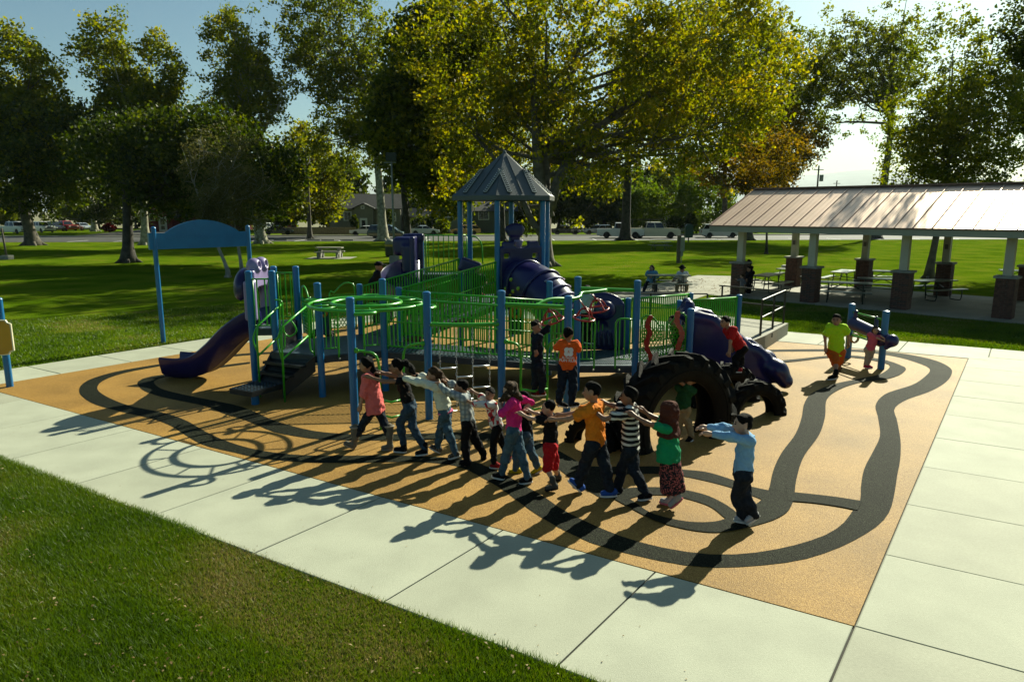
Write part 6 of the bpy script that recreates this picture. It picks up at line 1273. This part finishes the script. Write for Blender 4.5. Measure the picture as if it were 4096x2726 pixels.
    if headg:
        for sg in (-1, 1):
            k = MB(); k.ball(V(HC+hf*.078*s+hr*.029*s*sg+hu*.010*s), (.011*s, .011*s, .008*s), 8, 5); k.build('eye', M_eye, t, True)
            if h <= 1.3: k = MB(); k.tube([V(HC+hf*.079*s+hr*.016*s*sg+hu*.030*s), V(HC+hf*.075*s+hr*.044*s*sg+hu*.031*s)], .0045*s, 5); k.build('brow', HAIR['black'], t)
        k = MB(); k.ball(V(HC+hf*.074*s-hu*.058*s), (.020*s, .012*s, .006*s), 8, 4, Matrix(hR.tolist())); k.build('mouth', M_lip, t, True)
    if hair:
        hm = HAIR[hair.get('c', 'black')] if not hair.get('m') else hair['m']; pr_ = [ellp(HC+hu*.024*s-hf*.012*s, (.0765*s, .0925*s, .092*s), hR)]
        nrm = hf*.80-hu*.60; pr_.append(plane(HC+hf*.052*s+hu*.056*s, nrm))
        if hair['k'] == 'short': pr_.append(plane(HC-hu*.062*s, -hu))
        if hair['k'] == 'bob': pr_ += [ellp(HC-hf*.03*s-hu*.02*s, (.088*s, .085*s, .115*s), hR), plane(HC+hf*.05*s+hu*.03*s, nrm)]
        if hair['k'] == 'hijab':
            pr_ = [ellp(HC+hu*.006*s-hf*.006*s, (.092*s, .106*s, .112*s), hR), rcone(HC-hu*.05*s-hf*.02*s, N-up*.03*s, .085*s, .10*s), ecyl(N-up*.13*s, N+up*.02*s, rt, (.165*s, .125*s), (.09*s, .09*s)), ellp(HC+hf*.12*s-hu*.01*s, (.058*s, .06*s, .078*s), hR, '-')]
        if hair['k'] == 'cap': pr_ = [ellp(HC+hu*.05*s-hf*.005*s, (.088*s, .105*s, .075*s), hR), plane(HC+hu*.03*s, -hu), ]
        if hair['k'] == 'hat': pr_ = [ellp(HC+hu*.07*s, (.085*s, .10*s, .085*s), hR), rcone(HC+hu*.062*s-hr*.0, HC+hu*.062*s+hf*.001, .08*s, .08*s), ellp(HC+hu*.062*s, (.15*s, .18*s, .018*s), hR)]
        blob({'hijab': 'headscarf', 'cap': 'cap_hat', 'hat': 'brimmed_hat'}.get(hair['k'], 'hair'), pr_, .011*s*h, hm, t, .012*s if hair['k'] != 'hijab' else .05*s, wr=.007*s)
        if hair['k'] == 'cap': k = MB(); k.ball(V(HC+hu*.045*s+hf*.13*s), (.07*s, .075*s, .012*s), 10, 5, Matrix(hR.tolist())); k.build('cap_peak', hm, t, True)
        for path in hair.get('tails', ()):
            pts_ = [HC-hf*.07*s+hu*.03*s]+[P(q[:2], Y0+dneck+q[2]) for q in path]; pr2 = []; n = len(pts_)
            for i in range(n-1): r0, r1_ = hair.get('tr', .045)*s*(1-.35*i/n), hair.get('tr', .045)*s*(1-.35*(i+1)/n)*(.6 if i == n-2 else 1); pr2.append(rcone(pts_[i], pts_[i+1], r0, r1_))
            blob('hair_length', pr2, .012*s*h, hm, t, .03*s, wr=.010*s)
    if acc == 'glasses': k = MB(); [k.ball(V(HC+hf*.095*s+hr*.03*s*sg+hu*.012*s), (.024*s, .008*s, .018*s), 8, 5, Matrix(hR.tolist())) for sg in (-1, 1)]; k.build('sunglasses', M_eye, t, True)
    t['_f'] = [float(x) for x in fw]; t['_N'] = [float(x) for x in N]; t['_H'] = [float(x) for x in H]; t['_r'] = [float(x) for x in rt]
    return t
CG = 'children walking in a line with hands on shoulders'
coral, white_k, grey_p = clothm('coral', (.62, .13, .12)), clothm('white_knit', (.55, .56, .46)), plaid('plaid_grey', (.36, .38, .36), (.20, .23, .24), (.14, .17, .19), 5)
person('girl in a coral shirt and grey boots leading the line of children', R1, 165, (478, 285), (525, 385), (580, 770), [((450, 960), (352, 1130), (345, 1262), (215, 1205), (300, 1268), 0), ((690, 970), (748, 1120), (790, 1270), (670, 1272), (730, 1278), 0)], [((440, 635), (402, 800), -.03, -.05), ((560, 600), (560, 740), -.05, -.1)], 1.10, 'a', dict(m=coral, sleeve=1.0, hem=.08, flare=.02, loose=.014), dict(m=DEND, loose=.002), dict(m=clothm('grey_suede', (.13, .115, .085)), boot=1, sole=mat('boot_sole', (.2, .17, .13))), dict(k='short', tails=[[(545, 320, .0), (590, 370, -.02), (612, 430, -.03), (612, 480, -.03)]], tr=.042), hyaw=175, group=CG)
person('girl in a sleeveless black top and dark jeans, second in the line', R1, 178, (828, 310), (880, 420), (985, 760), [((870, 960), (915, 1215), (945, 1300), (795, 1292), (860, 1305), 0), ((1015, 1000), (1160, 1255), (1195, 1320), (1050, 1340), (1110, 1345), 0)], [((680, 478), (500, 420), -.02, .10), ((735, 395), (635, 375), .0, -.02)], 1.08, 'b', dict(m=BLK, sleeve=.12, hem=.02, loose=.004), dict(m=DEN, loose=.003), dict(m=BLK, high=1), dict(k='short', tails=[[(925, 250, .0), (970, 290, 0), (1010, 340, 0), (1050, 410, 0), (1075, 460, 0)]], tr=.042), group=CG)
person('girl in a white sweater over a pink top, third in the line', R1, 178, (1258, 405), (1310, 490), (1395, 830), [((1345, 1020), (1305, 1245), (1335, 1310), (1210, 1245), (1290, 1318), 0), ((1425, 1040), (1515, 1310), (1568, 1345), (1435, 1382), (1500, 1395), 0)], [((1085, 485), (900, 430), -.03, .12), ((1140, 430), (1065, 405), .0, .0)], 1.06, 'a', dict(m=white_k, sleeve=1.95, hem=-.06, loose=.016, name='sweater', under=clothm('pink_top', (.45, .08, .16), (.55, .15, .25), 40)), dict(m=DENB, loose=.004), dict(m=patch('spotted_shoe', (.02, .015, .012), (.3, .25, .18), (.03, .02, .02), 60)), dict(k='short', c='brown', tails=[[(1340, 400, .0), (1380, 480, -.04), (1415, 590, -.06), (1425, 640, -.06)]], tr=.048), hyaw=180, group=CG)
person('boy in a grey plaid shirt and black trousers, fourth in the line', R1, 175, (1580, 540), (1620, 630), (1660, 940), [((1625, 1170), (1645, 1375), (1695, 1450), (1555, 1440), (1620, 1470), 0), ((1745, 1150), (1835, 1310), (1880, 1310), (1850, 1425), (1850, 1425), .15)], [((1420, 595), (1325, 505), -.03, .12), ((1480, 515), (1405, 470), .0, .0)], .98, 'a', dict(m=grey_p, sleeve=1.95, hem=.05, loose=.014), dict(m=BLK, loose=.014), dict(m=BLK, sole=BLK), dict(k='short'), group=CG)
person('small boy in a white and black shirt turning his face to the camera', R1, 195, (1912, 622), (1925, 710), (1990, 985), [((1955, 1200), (1965, 1420), (2030, 1488), (1920, 1480), (1975, 1492), 0), ((2060, 1190), (2130, 1330), (2180, 1360), (2120, 1450), (2120, 1450), .15)], [((1715, 735), (1600, 680), -.03, .10), ((1800, 640), (1690, 580), .0, .05)], .88, 'a', dict(m=patch('print_shirt', (.55, .55, .52), (.40, .02, .03), (.02, .02, .025), 9), sleeve=.9, hem=.04, loose=.014), dict(m=BLK, loose=.01), dict(m=clothm('red_shoe', (.25, .015, .015))), dict(k='short'), hyaw=238, group=CG)
person('long haired girl in a magenta shirt and blue jeans, looking down', R2, 170, (290, 655), (325, 705), (325, 970), [((268, 1155), (222, 1350), (245, 1395), (195, 1385), (220, 1395), 0), ((385, 1165), (440, 1380), (480, 1415), (415, 1425), (450, 1428), 0)], [((222, 840), (215, 740), -.05, .12), ((472, 748), (430, 800), .06, .0)], 1.08, 'c', dict(m=clothm('magenta', (.52, .02, .16)), sleeve=1.15, hem=.03, loose=.008), dict(m=DENB, loose=.003), dict(m=BLK), dict(k='short', c='brown', tails=[[(265, 700, -.1), (215, 740, -.1)], [(340, 690, -.05), (385, 720, -.06)], [(330, 660, .05), (360, 720, .05)]], tr=.055), hyaw=215, group=CG, pitch=-.25)
person('boy in a black shirt, blue jeans and yellow shoes behind the magenta girl', R2, 172, (395, 720), (415, 780), (425, 995), [((350, 1130), (345, 1305), (390, 1350), (280, 1345), (340, 1358), .1), ((465, 1150), (525, 1290), (568, 1312), (475, 1362), (520, 1362), .1)], [((380, 870), (330, 820), .0, .0), ((450, 840), (400, 860), .0, .0)], .95, 'c', dict(m=BLK, sleeve=.6, hem=.05, loose=.014), dict(m=DENB, loose=.012), dict(m=clothm('yellow_shoe', (.40, .30, .01))), dict(k='short'), group=CG)
person('small boy in a black shirt and red shorts with white socks', R2, 175, (612, 795), (632, 870), (632, 1095), [((608, 1295), (648, 1410), (695, 1470), (585, 1488), (640, 1495), 0), ((662, 1280), (688, 1360), (722, 1395), (655, 1400), (690, 1415), .05)], [((455, 880), (378, 840), -.02, .05), ((520, 845), (440, 815), .0, .02)], .92, 'c', dict(m=BLK, sleeve=.55, hem=.06, loose=.016), dict(m=clothm('red_shorts', (.36, .008, .012)), len=.5, loose=.024), dict(m=clothm('grey_shoe', (.05, .05, .045)), high=1, sole=BLK), dict(k='short'), group=CG)
person('boy in a plain orange shirt and blue sneakers seen from behind in the line', R2, 150, (975, 660), (1000, 765), (1005, 1070), [((925, 1255), (860, 1440), (885, 1500), (775, 1405), (840, 1500), 0), ((1085, 1270), (1125, 1480), (1185, 1530), (1048, 1535), (1110, 1545), 0)], [((775, 890), (632, 892), -.02, .15), ((800, 850), (690, 855), .0, .1)], 1.16, 'a', dict(m=clothm('orange', (.60, .17, .012)), sleeve=.6, hem=.05, loose=.014), dict(m=DEND, loose=.012), dict(m=clothm('blue_shoe', (.02, .07, .28))), dict(k='short'), hyaw=160, group=CG)
person('boy in a black and white striped polo shirt in the line', R2, 165, (1285, 700), (1300, 785), (1300, 1125), [((1232, 1285), (1195, 1455), (1225, 1510), (1140, 1495), (1190, 1515), .05), ((1335, 1330), (1425, 1505), (1480, 1550), (1390, 1562), (1440, 1568), 0)], [((1080, 890), (965, 795), -.04, .13), ((1150, 775), (1060, 745), .0, .02)], 1.10, 'b', dict(m=striped('polo_stripes', (.010, .010, .012), (.55, .54, .50), 4.6, 'Z', .60), sleeve=.6, hem=.05, loose=.014), dict(m=DEND, loose=.010), dict(m=BLK), dict(k='short'), group=CG)
person('girl in a brown headscarf, green tunic and floral skirt in the line', R3, 160, (425, 345), (425, 470), (425, 740), [((400, 950), (440, 1185), (470, 1275), (375, 1255), (420, 1280), .05), ((450, 950), (510, 1180), (565, 1205), (445, 1305), (470, 1312), 0)], [((205, 465), (55, 372), -.03, .13), ((250, 400), (160, 330), .0, .0)], 1.08, 'b', dict(m=clothm('green_tunic', (.008, .22, .085)), sleeve=.5, hem=.10, loose=.006, flare=.045, name='tunic'), dict(m=patch('floral', (.012, .012, .016), (.42, .10, .09), (.02, .02, .025), 26), skirt=.88), dict(m=clothm('pink_grey_shoe', (.30, .28, .27)), sole=clothm('pink_sole', (.5, .12, .15))), dict(k='hijab', m=clothm('brown_scarf', (.07, .02, .012))), group=CG)
person('boy in a light blue button shirt with both arms stretched forward, last in the line', R3, 176, (1150, 478), (1190, 580), (1155, 945), [((1095, 1190), (1155, 1375), (1210, 1445), (1090, 1428), (1160, 1455), 0), ((1190, 1215), (1265, 1370), (1320, 1375), (1190, 1460), (1240, 1475), 0)], [((1030, 600), (800, 570), -.03, .04), ((950, 512), (760, 512), .0, .0)], 1.08, 'c', dict(m=clothm('light_blue', (.17, .33, .52)), sleeve=1.9, hem=.05, loose=.011), dict(m=DEND, loose=.014), dict(m=clothm('light_grey_shoe', (.35, .34, .34))), dict(k='short'), group=CG)
# climbers and others on the structure
t = person('boy in dark clothes hanging from the red turning wheel, smiling to the right', R2, 20, (512, 118), (520, 178), (520, 430), [((505, 560), (492, 660), (470, 690), (540, 700), None, .02), ((570, 570), (552, 668), (515, 695), (580, 690), None, -.05)], [((600, 150), (625, 85), .1, .1), ((500, 250), (510, 330), -.05, -.08)], 1.02, 'a', dict(m=clothm('navy_top', (.008, .011, .02)), sleeve=1.9, hem=.12, loose=.014), dict(m=DEND, loose=.012), dict(m=clothm('red_black_shoe', (.12, .012, .01))), dict(k='short'), Y0=11.9, hyaw=-35)
fr = person('boy in an orange fun run shirt over black sleeves climbing with his back to us', R2, 88, (778, 180), (785, 245), (772, 450), [((725, 610), (700, 740), (690, 775), (710, 780), None, -.10), ((822, 615), (808, 750), (790, 790), (868, 780), None, -.15)], [((672, 300), (705, 245), .05, .2), ((868, 320), (850, 260), .05, .15)], 1.06, 'a', dict(m=clothm('bright_orange', (.66, .10, .012)), sleeve=.6, hem=.04, loose=.018), dict(m=DEND, loose=.014), dict(m=BLK), dict(k='short'), Y0=11.1)
# print on the back of the orange shirt: clover with a runner, two lines of text
def backprint(t):
    f_, N_, H_, r_ = [V(t[k]) for k in ('_f', '_N', '_H', '_r')]; up = (N_-H_).normalized(); c = H_.lerp(N_, .66)-f_*.128; M_print = mat('shirt_print', (.62, .62, .58), .8); M_or = mat('shirt_print_gap', (.60, .10, .012), .8)
    k = MB(); off = V(t.location)
    def q(x, z, d=0): return c+r_*x+up*z-f_*d
    for m_, rr, d in ((M_print, .030, 0), (M_or, .0, .002)):
        k = MB()
        if m_ is M_print:
            for a in (45, 135, 225, 315): ca = V((math.cos(math.radians(a)), math.sin(math.radians(a))))*1.5; rr = .044; [k.ext([q(ca.x*.028+rr*math.cos(i*.5236), ca.y*.028+rr*math.sin(i*.5236), d) for i in range(12)], -f_*.003)] if 0 else k.flat([q(ca.x*.028+rr*math.cos(i*.5236), ca.y*.028+rr*math.sin(i*.5236), d+a*.000004) for i in range(12)])
            k.build('clover_print', M_print, t)
        else:
            k.flat([q(.007*math.cos(i*.7854), .022+.007*math.sin(i*.7854), .003) for i in range(8)])
            for a, b_ in (((0, .014), (-.004, -.004)), ((-.004, -.004), (.016, -.018)), ((-.004, -.004), (-.022, -.014)), ((0, .010), (.018, .004)), ((0, .010), (-.016, .012))):
                u = V((b_[0]-a[0], b_[1]-a[1])); n_ = V((-u.y, u.x)).normalized()*.0035; k.flat([q(a[0]+n_.x, a[1]+n_.y, .003), q(b_[0]+n_.x, b_[1]+n_.y, .003), q(b_[0]-n_.x, b_[1]-n_.y, .003), q(a[0]-n_.x, a[1]-n_.y, .003)])
            k.build('runner_print', M_or, t)
    for txt, sz, z in (("St. Patrick's", .042, -.105), ('FUN RUN', .066, -.160)):
        cu = bpy.data.curves.new('text', 'FONT'); cu.body = txt; cu.size = sz; cu.align_x = 'CENTER'; cu.extrude = .0008; cu.offset = .0012 if sz > .04 else .0004; o = bpy.data.objects.new('text', cu); COL.objects.link(o); bpy.context.view_layer.update(); me = bpy.data.meshes.new_from_object(o.evaluated_get(bpy.context.evaluated_depsgraph_get())); bpy.data.objects.remove(o)
        Mx = Matrix((r_, up, -f_)).transposed().to_4x4(); p = q(0, z, .004)-off; Mx.translation = p; me.transform(Mx); me.materials.clear(); link_mesh('lettering', me, M_print, t)
backprint(fr)
person('boy in a red shirt climbing on top of the middle tyre', R5, 195, (1498, 565), (1550, 640), (1690, 870), [((1625, 1010), (1640, 1130), (1700, 1165), (1580, 1160), None, -.08), ((1690, 1000), (1690, 1140), (1720, 1160), (1600, 1165), None, .08)], [((1565, 800), (1550, 935), -.08, -.12), ((1570, 780), (1590, 880), .05, .0)], 1.0, 'a', dict(m=clothm('red_shirt', (.40, .012, .012)), sleeve=.6, hem=.06, loose=.016), dict(m=BLK, loose=.010), dict(m=clothm('red_sneaker', (.3, .015, .015))), dict(k='short'), Y0=12.6, hyaw=205)
person('child in a green shirt and khaki trousers standing under the largest tyre', R6, 250, (612, 290), (590, 340), (565, 480), [((540, 590), (530, 690), (540, 712), (520, 715), (530, 715), .15), ((605, 580), (628, 670), (640, 700), (622, 712), (630, 712), .02)], [((545, 300), (560, 255), .0, .0), ((650, 300), (690, 282), .0, -.02)], .95, 'a', dict(m=clothm('forest_green', (.012, .06, .02)), sleeve=.5, hem=.05, loose=.012), dict(m=KHA, loose=.012), dict(m=BLK), dict(k='short', c='brown'), hyaw=240)
person('boy in a neon yellow green shirt and orange shorts walking over the track', R4, 255, (768, 315), (775, 395), (758, 800), [((805, 960), (812, 1100), (815, 1130), (800, 1150), (800, 1160), .35), ((758, 975), (757, 1155), (775, 1225), (715, 1235), (750, 1260), 0)], [((948, 520), (955, 690), -.05, -.05), ((588, 570), (600, 790), -.03, -.05)], 1.22, 'a', dict(m=clothm('neon', (.38, .62, .012)), sleeve=.75, hem=.08, loose=.018), dict(m=clothm('orange_shorts', (.48, .09, .008)), len=.52, loose=.022), dict(m=BLK, high=1), dict(k='short'), hyaw=235, h=1.25)
person('toddler girl in a pink shirt hugging the purple roller knob', R4, 250, (1382, 475), (1365, 540), (1290, 770), [((1310, 880), (1255, 1015), (1245, 1050), (1300, 1065), (1280, 1075), .05), ((1255, 880), (1215, 1010), (1190, 1055), (1255, 1070), (1225, 1075), 0)], [((1460, 560), (1560, 630), -.05, -.22), ((1420, 600), (1545, 650), -.12, -.28)], .82, 'c', dict(m=clothm('rose_shirt', (.48, .08, .13)), sleeve=.6, hem=.03, loose=.012), dict(m=clothm('grey_leggings', (.30, .24, .20)), loose=.002), dict(m=clothm('crimson_shoe', (.30, .01, .05))), dict(k='bob', c='brown'), h=1.25)
person('child crouching on the deck behind the right red and green panel', R5, 200, (868, 545), (905, 610), (960, 780), [((890, 800), (930, 880), (960, 900), (890, 905), None, .1), ((900, 810), (950, 880), (975, 900), (905, 905), None, -.05)], [((870, 690), (850, 740), -.05, -.05), None], .95, 'a', dict(m=BLK, sleeve=.5), dict(m=DEND), dict(m=BLK), dict(k='short'), Y0=14.0, h=1.4)
person('child in a light grey top leaning over on the deck behind the red wheels', (1900, 1000, 3.001), 60, (1345, 480), (1335, 530), (1330, 740), [((1310, 920), (1320, 1080), (1310, 1110), (1345, 1115), None, 0), ((1360, 920), (1365, 1080), (1350, 1110), (1385, 1115), None, .1)], [((1290, 640), (1340, 690), -.05, .1), ((1380, 630), (1400, 700), .05, .1)], 1.0, 'a', dict(m=clothm('pale_grey', (.33, .35, .36)), sleeve=1.9, hem=.03, loose=.014), dict(m=BLK, loose=.01), dict(m=BLK), dict(k='short'), Y0=14.4, h=1.4)
person('child in a dark coat with pink sleeves on the upper ramp', (1500, 900, 3.001), 300, (1225, 545), (1240, 590), (1225, 720), [((1270, 750), (1260, 830), (1250, 845), (1280, 848), None, 0), ((1230, 760), (1220, 835), (1200, 845), (1240, 848), None, .1)], [((1310, 640), (1330, 690), 0, -.05), ((1190, 640), (1200, 700), 0, 0)], .9, 'a', dict(m=clothm('dark_coat', (.02, .015, .02)), sleeve=1.6, loose=.02), dict(m=DEND, loose=.01), dict(m=clothm('pink_shoe', (.5, .06, .12))), dict(k='bob', c='brown'), Y0=17.4, h=1.5)
# adults
AD = 1.36
person('bearded man in a black jacket and cap standing beyond the ramp', RB, 10, (2000, 200), (1990, 262), (1955, 470), [((1960, 640), (1950, 850), (1930, 880), (1990, 885), None, -.1), ((1985, 640), (1985, 850), (1965, 880), (2020, 885), None, .15)], [((2045, 390), (2050, 470), .0, -.1), ((1910, 380), (1915, 470), -.05, -.05)], AD, 'a', dict(m=clothm('black_jacket', (.010, .011, .014)), sleeve=1.95, hem=.08, loose=.03, name='jacket'), dict(m=DEND, loose=.015), dict(m=BLK), dict(k='cap', m=BLK), Y0=22.0, h=1.5)
person('woman with long dark hair and sunglasses standing beside the man in the cap', RB, 190, (2135, 235), (2130, 295), (2120, 480), [((2115, 640), (2115, 850), (2130, 880), (2080, 885), None, -.1), ((2135, 640), (2135, 850), (2150, 880), (2100, 885), None, .1)], [((2080, 400), (2090, 470), -.05, -.05), ((2160, 400), (2150, 480), .05, 0)], 1.26, 'c', dict(m=BLK, sleeve=1.9, hem=.06, loose=.02), dict(m=DEND, loose=.01), dict(m=BLK), dict(k='bob', tails=[[(2150, 280, 0), (2150, 350, -.05)], [(2115, 290, -.05), (2105, 350, -.1)]], tr=.06), Y0=22.3, h=1.5, acc='glasses', hyaw=215)
ytb = G(2672, 1168).y
person('woman in a blue sweatshirt and sunglasses sitting at the apron table', RA, 262, (705, 165), (706, 198), (702, 292), [((742, 318), (742, 392), (745, 405), (740, 412), None, -.55), ((652, 312), (628, 392), (635, 402), (622, 410), None, -.45)], [((758, 240), (700, 250), -.05, -.25), ((665, 225), (680, 192), -.08, -.12)], 1.28, 'c', dict(m=clothm('sky_sweatshirt', (.10, .25, .38)), sleeve=1.95, hem=.06, loose=.035, name='sweatshirt'), dict(m=DEND, loose=.012), dict(m=BLK), dict(k='bob', c='brown'), Y0=ytb+.62, h=1.8, acc='glasses', hyaw=220)
person('man in a white shirt, khaki trousers and a dark brimmed hat at the apron table', RA, 255, (985, 178), (990, 205), (988, 300), [((1030, 322), (1018, 392), (1022, 402), (1010, 412), None, -.55), ((940, 318), (935, 392), (945, 402), (925, 410), None, -.5)], [((1020, 240), (990, 200), -.12, -.15), ((935, 245), (905, 275), -.1, -.25)], 1.36, 'a', dict(m=clothm('white_shirt', (.55, .57, .58)), sleeve=1.9, hem=.05, loose=.03), dict(m=KHA, loose=.015), dict(m=BLK), dict(k='hat', m=BLK), Y0=ytb+.60, h=1.8)
person('woman in black standing behind the first brick pier', RA, 200, (1598, 115), (1602, 150), (1605, 265), [((1598, 330), (1590, 392), (1598, 402), (1575, 405), None, 0), ((1612, 330), (1605, 392), (1615, 402), (1590, 405), None, .1)], [((1580, 205), (1575, 245), 0, 0), ((1640, 205), (1630, 250), 0, 0)], 1.25, 'a', dict(m=BLK, sleeve=1.9, hem=.1, loose=.02), dict(m=BLK, loose=.01), dict(m=BLK), dict(k='bob'), Y0=30.4, h=1.8)
person('boy in black standing in front of the woman by the first brick pier', RA, 210, (1598, 175), (1602, 200), (1600, 290), [((1590, 345), (1585, 395), (1592, 403), (1575, 406), None, 0), ((1608, 345), (1602, 395), (1610, 403), (1590, 406), None, .08)], [((1580, 235), (1578, 275), 0, -.05), ((1630, 235), (1625, 275), 0, 0)], 1.05, 'a', dict(m=clothm('charcoal', (.012, .012, .015)), sleeve=1.9, hem=.06), dict(m=BLK), dict(m=BLK), dict(k='short'), Y0=29.6, h=1.7)
person('small child in a checked shirt and khaki trousers by the first brick pier', RA, 150, (1535, 238), (1538, 262), (1535, 335), [((1525, 368), (1520, 400), (1528, 408), (1510, 410), None, 0), ((1548, 368), (1545, 400), (1552, 408), (1535, 410), None, .05)], [((1500, 275), (1485, 268), 0, 0), ((1565, 300), (1560, 330), 0, 0)], .80, 'c', dict(m=plaid('check_navy', (.35, .35, .36), (.03, .03, .05), (.05, .02, .03), 8), sleeve=1.5, hem=.04), dict(m=KHA, loose=.012), dict(m=BLK), dict(k='short', c='brown'), Y0=28.9, h=1.6)
